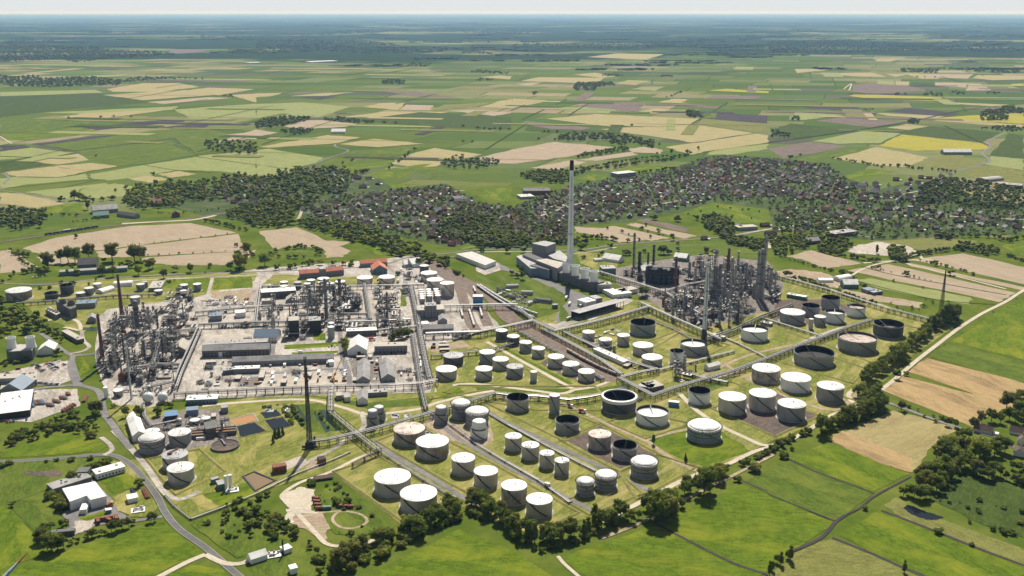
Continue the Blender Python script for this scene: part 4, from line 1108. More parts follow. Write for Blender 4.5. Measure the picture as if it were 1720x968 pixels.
# ---------------------------------------------------------------- cooling towers on a long block
def prism(zone, pts, h, name, label, cat, wall, roof, parapet=.0, z0=.3, extra=None, inset=.0):
    "building from its roof outline traced in the photo; the outline lies at height h"
    gp = [G(*q, z=h) for q in ZP(zone, pts)]; a = sum(gp[i][0]*gp[(i+1) % len(gp)][1]-gp[(i+1) % len(gp)][0]*gp[i][1] for i in range(len(gp)))
    if a < 0: gp = gp[::-1]
    c = (sum(p[0] for p in gp)/len(gp), sum(p[1] for p in gp)/len(gp)); lp = [(x-c[0], y-c[1]) for x, y in gp]
    t = empty(name, (c[0], c[1], z0), 0, label, cat); n = len(lp)
    b = MB(); b.add([(x, y, 0) for x, y in lp]+[(x, y, h-z0) for x, y in lp], [(i, (i+1) % n, n+(i+1) % n, n+i) for i in range(n)]); b.build('wall', M[wall], t)
    k_ = 1.012; b = MB(); top = [(x*k_, y*k_, h-z0+.01) for x, y in lp]; top2 = [(x*k_, y*k_, h-z0+.45) for x, y in lp]
    b.add(top+top2, [(i, (i+1) % n, n+(i+1) % n, n+i) for i in range(n)])
    tri = tessellate_polygon([[Vector((x, y, 0)) for x, y in lp]]); b.add(top2, [tuple(q) for q in tri]); b.build('roof', M[roof], t)
    return t, c, lp
mat('cooling_white', (.88,.88,.87), .5, var=.04, scale=.1, streak=.1)
t, c, lp = prism('C', '545,390 600,372 860,452 795,470', 13, 'cooling_tower_block', 'long grey concrete block carrying four white cooling towers', 'building', 'concrete_dark', 'concrete_dark')
for k, (x, ytop, ybot) in enumerate(((605,320,398), (664,337,418), (729,357,438), (791,374,458))):
    px, py = Z('C', x, ybot-6); gx, gy = G(px, py, 13); s = depth_at(gx, gy, 13)/FPX; r = 65/8*s; h = zfor(gx, gy, Z('C', 0, ytop+8)[1])-13
    q = empty('cooling_tower', (gx, gy, 13.2), 0, 'white flared cooling tower, %s of the four on the concrete block' % ('first from the chimney', 'second from the chimney', 'third from the chimney', 'last from the chimney')[k], 'cooling tower')
    MB().lathe([(r*.80, .0), (r*.78, h*.35), (r*.88, h*.8), (r*1.0, h), (r*.93, h), (r*.8, h*.7)], n=28).build('shell', M['cooling_white'], q)
    MB().lathe([(r*.82, h*.6), (0, h*.6)], n=20).build('fan_deck', M['inside_dark'], q)
t, c, lp = prism('A', '375,425 440,415 512,465 470,480', 14, 'cooling_tower_block', 'dark grey cooling block with two round fans on top at the far left', 'building', 'concrete_dark', 'concrete_dark')
for q_, nm in ((-7, 'fan_ring'), (8, 'fan_ring')): MB().lathe([(5.2, 14), (4.8, 17), (4.6, 19), (4.2, 19), (4, 15)], (q_, q_*-.5, 0), 20).build(nm, M['concrete_dark'], t)
t, c, lp = prism('A', '305,480 335,462 405,505 378,518', 7, 'cooling_tower_block', 'small light cooling block with four fans at the far left', 'building', 'steel_grey', 'pipe_pale')
for q_ in (-9, -3, 3, 9): MB().lathe([(2.6, 6.8), (2.4, 9), (2.1, 9), (2., 7)], (q_, -q_*.85, 0), 14).build('fan_ring', M['pipe_pale'], t)
t, c, lp = prism('A', '40,750 130,715 240,720 215,755 60,765', 12, 'cooling_tower_block', 'grey block with two white hyperbolic cooling shells near the car park', 'building', 'concrete_dark', 'concrete')
for q_ in (-10.5, 11.5): MB().lathe([(6.2, 12), (5.2, 17), (5.0, 21), (5.6, 25), (5.1, 25), (4.6, 19)], (q_, 2+q_*.1, 0), 24).build('cooling_shell', M['tank_white'], t)
# ---------------------------------------------------------------- buildings
def window_row(b, x0, x1, y, z, n, w=1.3, h=1.4):
    for k in range(n): b.box((x0+(x1-x0)*(k+.5)/n, y-.04, z), (w, .12, h))
def bldg(zone, x1, y1, x2, y2, depth, h, roof, wall, rmat, label, name='building', cat='building', ridge='x', pitch=.32, wins=0, door=False, doorw=4):
    a, c = G(*Z(zone, x1, y1)), G(*Z(zone, x2, y2)); L = math.hypot(c[0]-a[0], c[1]-a[1]); ang = math.atan2(c[1]-a[1], c[0]-a[0])
    nx, ny = -math.sin(ang), math.cos(ang); ctr = ((a[0]+c[0])/2+nx*depth/2, (a[1]+c[1])/2+ny*depth/2)
    t = empty(name, (ctr[0], ctr[1], .3), ang, label, cat); X, Y = L/2, depth/2; b = MB(); rb = MB(); o = .35
    if roof == 'flat':
        b.box((0, 0, h/2), (L, depth, h)); rb.box((0, 0, h+.16), (L+.5, depth+.5, .3))
        rr = random.Random(int(abs(ctr[0])*10))
        if L > 14:
            for _ in range(rr.randint(2, 5)): MB().box((rr.uniform(-X*.8, X*.8), rr.uniform(-Y*.6, Y*.6), h+.75), (rr.uniform(1, 2.6), rr.uniform(1, 2.2), rr.uniform(.7, 1.3))).build('roof_vent', M['steel_grey' if rmat != 'white_roof' else 'pipe_pale'], t)
    elif roof == 'gable':
        if ridge == 'x':
            rh = Y*pitch*2; b.box((0, 0, h/2), (L, depth, h)); b.add([(-X, -Y, h), (-X, Y, h), (-X, 0, h+rh)], [(0, 2, 1)]); b.add([(X, -Y, h), (X, Y, h), (X, 0, h+rh)], [(0, 1, 2)])
            for s_ in (-1, 1):
                rb.add([(-X-o, s_*(Y+o), h-o*pitch*2+.05), (X+o, s_*(Y+o), h-o*pitch*2+.05), (X+o, 0, h+rh+.1), (-X-o, 0, h+rh+.1), (-X-o, s_*(Y+o), h-o*pitch*2+.3), (X+o, s_*(Y+o), h-o*pitch*2+.3), (X+o, 0, h+rh+.35), (-X-o, 0, h+rh+.35)],
                    [(0,1,2,3),(4,5,6,7),(0,1,5,4),(1,2,6,5),(3,0,4,7)])
        else:
            rh = X*pitch*2; b.box((0, 0, h/2), (L, depth, h)); b.add([(-X, -Y, h), (X, -Y, h), (0, -Y, h+rh)], [(0, 1, 2)]); b.add([(-X, Y, h), (X, Y, h), (0, Y, h+rh)], [(0, 2, 1)])
            for s_ in (-1, 1):
                rb.add([(s_*(X+o), -Y-o, h-o*pitch*2+.05), (s_*(X+o), Y+o, h-o*pitch*2+.05), (0, Y+o, h+rh+.1), (0, -Y-o, h+rh+.1), (s_*(X+o), -Y-o, h-o*pitch*2+.3), (s_*(X+o), Y+o, h-o*pitch*2+.3), (0, Y+o, h+rh+.35), (0, -Y-o, h+rh+.35)],
                    [(0,1,2,3),(4,5,6,7),(0,1,5,4),(1,2,6,5),(3,0,4,7)])
    elif roof == 'vault':
        n = 10; vs = []; b.box((0, 0, h*.2), (L, depth, h*.4))
        for sx in (-X, X): vs += [(sx, -Y*math.cos(math.pi*k/n), h*.3+h*.7*math.sin(math.pi*k/n)) for k in range(n+1)]
        rb.add(vs, [(k, k+1, n+2+k, n+1+k) for k in range(n)], 0, True); b.add(vs, [tuple(range(n+1)), tuple(range(n+1, 2*n+2))])
    elif roof == 'open':                # canopy on posts over dark bays
        for k in range(int(L/6)+1):
            for s_ in (-1, 1): b.box((-X+.4+k*(L-.8)/max(1, int(L/6)), s_*(Y-.3), h/2), (.5, .5, h))
        b.box((0, Y-.2, h/2), (L, .3, h)); rb.box((0, 0, h+.2), (L+1, depth+1, .5))
    b.build('wall' if roof != 'open' else 'frame', M[wall], t); rb.build('roof', M[rmat], t)
    if wins:
        w_ = MB()
        for fl in range(max(1, int(h/3.4))): window_row(w_, -X+.8, X-.8, -Y, 1.8+fl*3.3, wins)
        w_.build('window_band', M['glass_dark'], t)
    if door: MB().box((L*.1, -Y-.06, min(h*.42, 2.4)), (doorw, .14, min(h*.84, 4.6))).build('door', M['steel_dark'], t)
    return t
BL = '''
B|735,792,866,788|38|6.5|gable:y|white_wall|white_roof|big white-walled shed with a white gable roof in the middle block|d
B|917,778,1136,772|14|9|flat|grey_wall|tan_roof|long grey hall with a pale flat roof beside the white gabled shed|w9
B|415,278,552,268|13|8.5|gable:x|grey_wall|orange_tile|office wing with orange tiled roof, left part of the pair|w10
B|593,262,712,250|13|8.5|gable:x|grey_wall|orange_tile|office wing with orange tiled roof, right part of the pair|w9
B|553,266,592,262|15|13|flat|grey_wall|sheet_roof|grey stair tower between the two orange roofed wings|w2
B|905,246,1003,240|30|7|gable:y|blue_wall|orange_tile|orange roofed gable house with a bluish front|w3
B|825,200,1003,188|14|6.5|gable:x|grey_wall|orange_tile|long low building with orange roof behind the orange gable house|w8
B|158,414,390,398|20|10|flat|concrete_dark|white_roof|long hall with a bright white roof and dark front in the middle block|w8
B|160,457,243,452|12|7|flat|concrete|tan_roof|low grey box annex in front of the long white-roofed hall|
B|322,452,398,448|18|6.5|gable:y|grey_wall|tan_roof|grey gabled brick shed beside the long white-roofed hall|w3
B|105,702,264,702|22|7|gable:x|white_wall|blue_wall|building with a blue grey roof and white front in the middle block|w8
A|1375,772,1800,752|14|10|flat|concrete_dark|sheet_roof|long dark workshop hall, rear strip of the stepped grey workshop|
A|1360,806,1812,792|15|8.5|gable:x|concrete_dark|sheet_roof|long grey workshop hall with dark openings, front strip of the stepped grey workshop|w18
A|1470,803,1640,795|6|6|flat|white_wall|white_roof|white box annex against the front of the grey workshop|
B|-40,868,640,842|13|6|gable:x|grey_wall|sheet_roof|very long low grey shed between the workshop and the sand yard|w20
A|1502,922,1640,905|9|5|flat|concrete_dark|sheet_roof|small grey shed left of the long white roof|
B|-30,914,142,908|10|5.5|flat|grey_wall|white_roof|low building with a long bright white roof|
F|797,190,884,186|62|5.5|gable:y|grey_wall|sheet_roof|long narrow grey gabled barrack pointing at the viewer, left of two|w2
F|965,176,1056,170|55|5.5|gable:y|grey_wall|sheet_roof|long narrow grey gabled barrack pointing at the viewer, right of two|w2
B|1205,545,1388,538|22|12|flat|grey_wall|tan_roof|tall grey brick hall by the rail yard|w6
B|1262,545,1335,541|16|18|flat|grey_wall|sheet_roof|higher middle block of the grey brick hall by the rail yard|w3
B|1350,590,1405,588|20|7|gable:y|grey_wall|sheet_roof|small dark gabled shed behind the long barrack by the rail yard|
B|1243,642,1448,636|12|5.5|gable:x|grey_wall|sheet_roof|long grey barrack with a row of windows by the rail yard|w14
B|1220,600,1285,594|12|3.5|flat|white_wall|white_roof|white flat shed beside the long barrack|
B|1116,200,1172,196|16|5|gable:x|white_wall|white_roof|small white hall near the top of the rail side tank farm, left|
B|1170,202,1236,192|22|6|gable:x|white_wall|white_roof|white hall near the top of the rail side tank farm, right|
B|728,664,930,656|12|7|flat|concrete_dark|white_roof|dark fronted hall with a stepped white roof behind the white gabled shed|w10
B|702,490,750,487|10|5|gable:y|white_wall|white_roof|tiny white gabled hut beside the sunken dark trench|
B|480,645,560,640|20|17|flat|steel_dark|sheet_roof|dark steel compressor house in the middle block|
B|345,670,412,666|18|22|flat|steel_dark|tan_roof|tall dark structure with a pale flat roof in the middle block|
F|662,292,703,288|10|5|flat|concrete|tan_roof|small beige box building by the bank, left of two|
F|717,304,756,300|14|5|flat|white_wall|sheet_roof|small white fronted box building by the bank, right of two|
F|801,324,872,320|24|5|gable:y|white_wall|sheet_roof|grey gabled shed with white front by the bank|
F|874,270,1004,262|10|4.5|flat|grey_wall|sheet_roof|long low grey shed behind the gabled shed by the bank|
F|612,64,645,60|8|5|flat|white_wall|white_roof|little white cabin near the crane|
C|735,632,805,616|18|8|flat|white_wall|white_roof|white box office next to the truck yard|w4
C|800,612,846,604|16|9|flat|grey_wall|sheet_roof|grey flat building next to the truck yard|
C|690,712,990,628|15|9|open|steel_dark|sheet_roof|long dark tanker loading canopy with a grey roof|
C|300,545,378,548|9|6|vault|concrete|concrete|grey vaulted bunker in the grass mound, middle of three|
C|205,500,285,497|9|5|vault|concrete|concrete|grey vaulted bunker in the grass mound, rear of three|
C|385,592,495,606|10|6|vault|concrete|concrete_dark|long grey vaulted bunker in the grass mound, front of three|
C|515,635,548,633|5|5|flat|green_wall|sheet_roof|small greenish kiosk at the tip of the grass mound|
C|920,570,1045,556|24|6|flat|white_wall|white_roof|white box building with a bright roof by the round tree|w4
C|985,548,1086,528|16|6|flat|white_wall|tan_roof|light building with a cream roof behind the white box|
C|886,548,950,540|18|5|flat|white_wall|white_roof|small white annex left of the white box|
C|848,406,938,402|20|9|flat|blue_wall|sheet_roof|blue grey cube building right of the cooling towers|
C|845,312,955,330|20|4.5|gable:x|white_wall|white_roof|white gabled shed on the lawn behind the blue grey cube|
C|800,322,850,318|10|3.5|flat|white_wall|pipe_pale|tiny white hut beside the gabled lawn shed|
C|1115,410,1200,400|18|7|gable:x|silver|white_roof|silver hall with a bright roof in the right block|
C|1325,312,1410,322|18|6|gable:x|green_wall|white_roof|pale green hall behind the right block|
C|815,525,910,520|14|11|flat|concrete|concrete|grey pump house at the end of the cooling block|
A|690,378,776,352|15|6|vault|white_wall|white_roof|white vaulted tent shed, front of the two behind the red chimney|
A|762,332,888,326|15|7|vault|white_wall|white_roof|white vaulted tent shed, rear of the two behind the red chimney|
A|522,212,650,205|26|7|gable:x|concrete_dark|dark_roof|dark roofed hall under the tall poplars|
A|400,256,856,226|14|6|flat|blue_wall|pipe_pale|long low pale blue school like building by the highway|w26
A|258,790,368,782|22|6|gable:y|white_wall|white_roof|white gabled shed next to the grey cooling block|
A|512,478,642,470|18|7|flat|grey_wall|blue_wall|grey low hall with a bluish rear by the dark cooling block|
A|590,575,646,570|16|6|gable:y|grey_wall|sheet_roof|small dark gabled hut behind the green basin|
A|415,650,525,712|8|5|flat|concrete_dark|tan_roof|narrow dark strip building on the sandy turning loop|
A|1000,362,1085,358|40|5.5|flat|grey_wall|tan_roof|flat tan roofed shed behind the left block tanks|
A|1410,562,1492,556|16|7|flat|grey_wall|blue_wall|light blue roofed switch house beside the pipe bridge|
A|1586,540,1652,534|14|7|flat|white_wall|white_roof|white roofed switch house beside the pipe bridge|
A|1150,800,1252,796|30|8|gable:y|grey_wall|tan_roof|grey gabled brick house inside the left block|w3
E|0,262,150,262|30|6|gable:y|grey_wall|blue_wall|blue grey roofed shed beside the car park|
E|-20,430,206,400|62|7|flat|steel_dark|white_roof|large white-roofed warehouse with a dark open front at the left edge|d
E|150,202,252,188|34|6|flat|concrete|tan_roof|flat roofed office block on the car park, right wing|w6
E|-20,182,150,176|14|6|flat|concrete|tan_roof|flat roofed office block on the car park, long wing|w10
E|895,572,985,556|44|6|gable:y|white_wall|white_roof|bright white hall beside the dark dome tank|
E|850,455,900,452|16|5|gable:y|white_wall|white_roof|small white shed behind the bright white hall|
E|1252,322,1462,312|13|5|flat|blue_wall|white_roof|long container row with white top and blue side by the lane|w8
E|1108,440,1194,430|14|6|flat|steel_dark|blue_bright|blue roofed cabin in the treatment plant|
E|1254,400,1334,392|10|6|flat|blue_wall|blue_wall|long steel blue container block in the treatment plant|
E|1388,545,1455,535|18|9|flat|concrete_dark|concrete_dark|dark square house among the brown basins|
E|1492,382,1535,376|10|6|flat|grey_wall|pipe_pale|grey cabin near the orange pond|
E|515,812,592,808|10|5|flat|concrete_dark|concrete_dark|dark hut at the lane fork|
i|540,556,584,552|11|4|flat|white_wall|white_roof|small white cube hut on the gravel forecourt|
i|652,322,846,268|12|5|flat|white_wall|white_roof|long white narrow shed by the lane bend|w8
i|360,415,618,332|14|4|flat|concrete_dark|sheet_roof|long low grey lean-to behind the large white hall|
i|862,484,930,470|9|4|flat|white_wall|white_roof|small white compressor cabin in the gas compound|
i|712,552,750,546|3.5|3|flat|green_wall|white_roof|white and green container on the forecourt|
i|1470,394,1515,384|9|5|flat|green_wall|sheet_roof|grey green cabin left of the slim silos|
i|1428,352,1475,338|4|4|flat|green_wall|sheet_roof|green container on the lawn above the slim silos|
E|1253,318,1254,318|1|1|flat|blue_wall|white_roof|skip|
j|-30,892,80,856|9|4|gable:x|white_wall|white_roof|white cabin with a ribbed roof at the gas well|
j|190,826,245,806|7|3.5|flat|white_wall|white_roof|little white hut beside the well head|
j|235,962,282,950|6|4.5|flat|white_wall|white_roof|white cube at the end of the low pipe|
j|430,224,472,214|7|5|flat|rust|brown_dark|dark brown little cube hut near the low pipe|
j|120,284,208,268|7|6|flat|rust|rust|rusty brown shed on a pale concrete pad|
G|1290,492,1358,500|5|5|flat|blue_bright|pipe_white|light blue container beside the pipe bridge corner|
G|1085,385,1180,400|12|5|flat|concrete_dark|sheet_roof|dark flat pump house inside the pipe bridge loop|
G|1160,400,1260,380|18|5|flat|concrete_dark|tan_roof|flat grey cabin with beige roof inside the pipe bridge loop|
G|1560,258,1640,238|8|5|gable:x|white_wall|white_roof|small white tent like hut by the concrete lane|
D|700,460,800,462|14|5|vault|white_wall|white_roof|low white tunnel tent on the earthy yard|
D|868,500,968,500|18|6|gable:x|green_wall|white_roof|barn with a bright white roof and dark front on the earthy yard|
D|842,456,930,440|16|7|vault|white_wall|white_roof|white arched barn with tan front on the earthy yard|
D|1028,536,1080,530|14|5|flat|grey_wall|blue_wall|grey shed on the dirt strip, left of two|
D|1068,546,1130,536|14|4|flat|concrete_dark|sheet_roof|dark grey shed on the dirt strip, right of two|
D|484,560,610,582|8|5|flat|green_wall|white_roof|long green sided container row with white top at the right block|
D|308,745,378,758|7|4|flat|grey_wall|pipe_pale|grey kiosk beside the low white tank|
C|1580,835,1660,855|6|5|flat|grey_wall|pipe_pale|small grey kiosk near the foot of the pale chimney|
D|630,205,712,195|16|5|gable:x|brick_wall|sheet_roof|long grey barn at the village edge|
D|160,112,290,105|20|6|flat|concrete|tan_roof|large flat market hall at the village edge|
D|810,160,960,140|24|7|flat|brick_wall|sheet_roof|big grey flat roofed hall at the village edge|
h|1180,240,1370,240|24|7|gable:x|grey_wall|white_roof|long white-roofed livestock barn alone among the fields|
h|1465,425,1585,412|30|8|vault|grey_wall|pipe_pale|grey domed farm hall at the far right village edge|
h|1530,455,1700,470|30|7|flat|brick_wall|sheet_roof|brownish flat halls at the far right village edge|
g|710,395,835,382|30|9|flat|grey_wall|pipe_pale|grey sports hall with pale roof beside the sports field|
g|80,512,260,510|40|9|flat|brick_wall|dark_roof|long brick school building in the village|
g|60,540,150,535|30|5|flat|concrete|pipe_pale|pale flat annex beside the brick school|
f|505,98,600,98|26|6|gable:x|white_wall|white_roof|white farm shed at a field edge left of centre|
f|1340,560,1420,556|40|6|flat|brick_wall|dark_roof|village hall with a dark flat roof|
e|628,670,735,662|20|5|gable:x|green_wall|green_wall|green roofed farm shed by the railway|
e|785,655,905,672|14|5|gable:x|grey_wall|dark_roof|dark long farm shed by the railway|
e|625,640,795,626|26|7|gable:x|grey_wall|sheet_roof|big grey farm barn with a blueish roof by the railway|
e|1035,588,1092,582|20|7|gable:x|brick_wall|red_tile|red roofed farmhouse among trees by the railway|
e|1160,662,1210,658|12|7|gable:y|brick_wall|dark_roof|dark little station house by the railway|
b|370,425,550,418|90|10|flat|white_wall|white_roof|far white factory hall on the plain|
b|-40,432,40,428|60|10|flat|white_wall|white_roof|smaller far white hall on the plain|
'''
for ln in BL.strip().splitlines():
    z_, c_, dp, hh, rf, wl, rm_, lb, *ex = ln.split('|')
    if lb == 'skip': continue
    x1, y1, x2, y2 = map(float, c_.split(',')); kind, *rg = rf.split(':'); ex = ex[0] if ex else ''
    nm = 'shed' if 'shed' in lb or 'barn' in lb else ('container' if 'container' in lb else ('hall' if 'hall' in lb else ('hut' if ('hut' in lb or 'cabin' in lb or 'kiosk' in lb) else 'building')))
    bldg(z_, x1, y1, x2, y2, float(dp), float(hh), kind, wl, rm_, lb, nm, nm if nm != 'building' else 'building', rg[0] if rg else 'x', wins=int(ex[1:]) if ex.startswith('w') else 0, door=ex == 'd')
# power station: box house, low wings
prism('C', '375,197 455,180 535,195 470,218', 29, 'boiler_house', 'tall grey cube of the power station with dark things on its roof', 'building', 'grey_wall', 'sheet_roof')
t, c, lp = prism('C', '270,285 330,270 480,365 365,365', 13, 'power_station_wing', 'pale blue low front wing of the power station', 'building', 'blue_wall', 'sheet_roof')
prism('C', '310,272 350,258 500,320 600,322 560,345 455,335', 17, 'power_station_hall', 'stepped grey middle hall of the power station', 'building', 'grey_wall', 'dark_roof')
prism('C', '360,345 410,330 500,368 492,378', 14.5, 'power_station_annex', 'blue and brown fronted annex of the power station', 'building', 'blue_wall', 'dark_roof')
prism('C', '400,310 470,300 600,330 545,365', 20, 'turbine_hall', 'brown roofed turbine hall between the chimney and the blue wing', 'building', 'grey_wall', 'tan_roof')
prism('C', '470,270 560,245 615,290 600,320 520,300', 15, 'ash_house', 'pale roofed low block behind the tall chimney', 'building', 'concrete', 'sheet_roof')
prism('P', '766,427 793,423 833,439 815,446', 7, 'factory_hall', 'long white industrial hall beside the highway', 'hall', 'white_wall', 'pipe_pale')
# L shaped white hall
prism('i', '420,382 638,334 714,432 608,458 582,428 470,470', 8.5, 'factory_hall', 'large bright white L shaped hall at the lower left', 'hall', 'white_wall', 'white_roof')
# rail loading shed on legs
t = bldg('B', 1578, 470, 1644, 470, 10, 16, 'flat', 'blue_bright', 'white_roof', 'blue rail loading house straddling the tracks', 'loading_house')
# fenced water tower in village
g, h, s = span('h', 950, 585, 950, 650); t = empty('water_tower', (g[0], g[1], .3), 0, 'pale blue green water tower standing among the village houses', 'tower')
MB().lathe([(5.5, 0), (5.2, h*.8), (6, h*.84), (6, h*.97), (0, h)], n=20).build('shaft', M['tank_teal'], t); MB().lathe([(6.1, h*.84), (6.3, h*.85), (6.3, h*.88), (6.1, h*.89)], n=20).build('gallery', M['steel_dark'], t)
# ---------------------------------------------------------------- pipe racks
TRE = {}
def trestle_mesh(w, h):
    k = (round(w), round(h))
    if k not in TRE:
        b = MB(); w2 = k[0]/2; hh = k[1]
        for s_ in (-1, 1): b.box((s_*(w2-.3), 0, hh/2), (.45, .45, hh))
        for z in (hh-.3, hh*.6): b.box((0, 0, z), (k[0]+.4, .4, .45))
        b.bar((-w2+.3, 0, .2), (w2-.3, 0, hh*.6), .14)
        TRE[k] = b.mesh('trestle', M['steel_dark'])
    return TRE[k]
def offset_line(gp, off):
    out = []
    for i, p in enumerate(gp):
        a = gp[max(i-1, 0)]; c = gp[min(i+1, len(gp)-1)]; d1 = Vector((p[0]-a[0], p[1]-a[1])); d2 = Vector((c[0]-p[0], c[1]-p[1]))
        if d1.length < 1e-6: d1 = d2
        if d2.length < 1e-6: d2 = d1
        d1.normalize(); d2.normalize(); n1 = Vector((-d1.y, d1.x)); n2 = Vector((-d2.y, d2.x)); n = n1+n2; n.normalize()
        k = off/max(.5, n.dot(n1)); out.append((p[0]+n.x*k, p[1]+n.y*k))
    return out
RK = [0]
def rack(zone, s, w, h, n, label, cat='pipe rack', name='pipe_rack', step=11, mats=('pipe_pale', 'pipe_white', 'steel_grey', 'silver', 'pipe_pale', 'steel_grey'), big=0):
    RK[0] += 1; rr = random.Random(RK[0]*31); gp = [G(*q, z=h) for q in ZP(zone, s)]; t = empty(name, (gp[0][0], gp[0][1], .3), 0, label, cat); o = gp[0]; lp = [(x-o[0], y-o[1]) for x, y in gp]
    for k in range(n):
        off = (-w/2+.5)+(w-1)*(k/(n-1) if n > 1 else .5); r = rr.choice([.16, .2, .26, .38]) if h > 3 else rr.choice([.16, .2, .26]); z = h+r+.05
        if k < big: r = .95; z = h+r+1.6; off *= .5
        if k % 3 == 2 and n > 4: z = h*.6+r+.3
        b = MB(); L = offset_line(lp, off)
        for p, q in zip(L[:-1], L[1:]): b.bar((p[0], p[1], z), (q[0], q[1], z), r, 0, 6)
        for p in L[1:-1]: b.lathe([(r*math.sin(j*math.pi/4), z-r*math.cos(j*math.pi/4)) for j in range(5)], (p[0], p[1], 0), 6)
        b.build('pipe', M[rr.choice(mats)], t)
    me = trestle_mesh(w, h)
    for p, q in zip(lp[:-1], lp[1:]):
        d = math.hypot(q[0]-p[0], q[1]-p[1]); m_ = max(1, int(d/step)); ang = math.atan2(q[1]-p[1], q[0]-p[0])+math.pi/2
        if d < 4: continue
        for k in range(m_+(1 if q is lp[-1] else 0)):
            reg(link_mesh('trestle', me, t, (p[0]+(q[0]-p[0])*k/m_, p[1]+(q[1]-p[1])*k/m_, 0), ang))
    b = MB()
    for off in (-w/2, w/2):
        L = offset_line(lp, off)
        for p, q in zip(L[:-1], L[1:]): b.bar((p[0], p[1], h-.35), (q[0], q[1], h-.35), .3)
        if h > 3:
            for p, q in zip(L[:-1], L[1:]): b.bar((p[0], p[1], h*.6), (q[0], q[1], h*.6), .25)
    b.build('girder', M['steel_dark'], t); return t
RACKS = '''
P|292,661 350,657 430,653 552,648 650,646 706,643 734,637|6|7|6|long pipe bridge along the south edge of the left block
P|690,478 699,520 706,560 714,600 722,634|7|7|7|broad double pipe bridge running down the middle road, upper right strand
P|693,560 700,605 706,645 715,684|5|6|5|narrower pipe bridge down the middle road, left strand
P|556,649 555,690|6|9|5|short steep white pipe bridge dropping from the long south bridge
P|555,690 597,725 635,755|7|7|6|pipe bridge slanting from the steep white bridge to the crossing by the flare
P|635,756 690,792 760,836|4|2.2|4|low white pipe row going down beside the two widest pale tanks
P|519,741 552,737 597,727 640,716 675,706 725,692 780,676 830,660|6|7|6|long pipe bridge rising from the flare tower towards the dome tanks
P|830,660 862,664 905,665 955,671 985,667 1012,662|6|6|5|bent dark pipe bridge behind the tall slim cylinder
P|1040,634 1070,650 1097,664 1130,652 1160,643 1230,623 1293,600 1335,583 1382,566 1420,551 1465,537|7|6|7|long pipe bridge between the tank compounds on the right
P|715,560 760,558 805,557 850,548 895,538 932,555 982,544 1040,529 1092,514|7|8|7|long pipe bridge with sharp bend past the tanker loading canopy
P|1007,456 1060,472 1115,489 1157,477 1200,470|6|8|6|pipe bridge wrapping the front of the dark column cluster
P|1075,508 1125,531 1182,556 1210,570|6|8|6|pipe bridge along the front edge of the right block
P|1184,572 1230,556 1276,534 1330,513|5|5|4|large silver pipe run east of the pale chimney
P|1278,533 1330,549 1384,566|4|3|4|low pale pipe run beside the far right cluster
P|1300,461 1392,486 1450,505 1492,518 1560,535|5|6|4|pipe bridge forming the outer right boundary of the plant
P|1044,633 1075,625 1105,619|6|6|6|short pipe bridge at the end of the track bed
P|948,557 990,577 1040,601 1100,620|6|5|7|pipe alley right of the tracks by the white tank wagons, outer strand
P|912,552 960,577 1010,604 1044,628|6|5|7|pipe alley right of the tracks by the white tank wagons, inner strand
P|872,556 920,582 970,610 1012,636|5|4|5|pipe alley left of the brown track bed
P|1105,622 1170,606 1232,590|4|3|4|low dark pipe run below the narrow white open tank
P|27,509 100,504 190,496 262,494|4|5|4|thin pipe bridge crossing the grass at the far left
P|328,524 380,519 440,514 520,510|5|6|5|pipe bridge behind the switch houses
P|330,545 380,543 430,541 480,540 560,541 640,539 690,536|6|6|7|main pipe bridge through the middle of the left block
P|334,553 320,585 304,620 293,650|7|6|5|broad white duct bridge slanting down the left block
P|437,480 433,510 430,540|5|6|4|pale pipe bridge beside the long white-roofed hall
P|612,476 617,505 622,536|4|8|4|violet grey pipe bridge left of the rubble yard
P|440,481 520,481 600,480 660,479 712,477|4|6|4|pipe bridge behind the row of small tanks
P|700,514 745,513 790,512 832,511 870,511|6|8|6|white pipe bridge crossing above the rail loading house
P|724,597 760,594 800,590 830,586 870,574|4|5|4|thin pipe bridge over the sandy lane near the six tanks
P|857,509 880,525 897,540|5|6|5|short pipe bridge beside the white wagons
P|622,556 660,552 700,548|4|6|5|pipe bridge in front of the silver columns of the middle block
P|500,530 560,528 616,527|5|6|5|pipe bridge between the dark trio of columns
P|1115,488 1150,510 1182,530|5|6|5|short pipe bridge inside the right block by the small blue pool
P|1200,470 1250,482 1300,500|5|7|5|pipe bridge in the rear of the right block
P|240,652 270,646 295,640|5|5|5|pipe bridge left of the gas spheres
P|240,680 243,700 255,715 300,706|4|5|4|curved pale pipe bridge into the treatment plant
P|200,570 240,560 300,556 334,552|5|8|6|pipe bridge inside the left process block, rear
P|215,620 260,612 300,612|5|7|5|pipe bridge inside the left process block, middle
P|270,560 262,590 255,620|5|8|5|pale pipe bridge crossing the left process block lengthwise
P|715,688 760,715 800,745 850,775 905,806 958,844|4|1.6|5|low pipe row along the asphalt lane left of the narrow tanks
P|820,692 870,722 925,752 975,778 1020,800|4|1.6|5|low pipe row along the asphalt lane behind the narrow tanks
P|806,686 850,712 905,742|3|1.4|3|low pale pipe pair beside the white stepped tank
P|587,760 560,772 500,795 432,829 370,854 321,872|1.8|1.2|2|low white pipe line crossing the grass to the lane
P|277,832 292,850 320,872|1.8|1.2|2|low white pipe line bending along the lane
P|635,757 612,768 592,778|2|5|2|thin pipe bridge branching off beside the brown cube hut
P|1080,532 1130,552 1180,578|3|2|3|low pipe run below the right block
P|1200,560 1240,577 1290,602|3|2|3|low pipe run west of the low white tank
P|1140,620 1180,634 1222,642|5|4|5|low pipes around the pump yard
'''
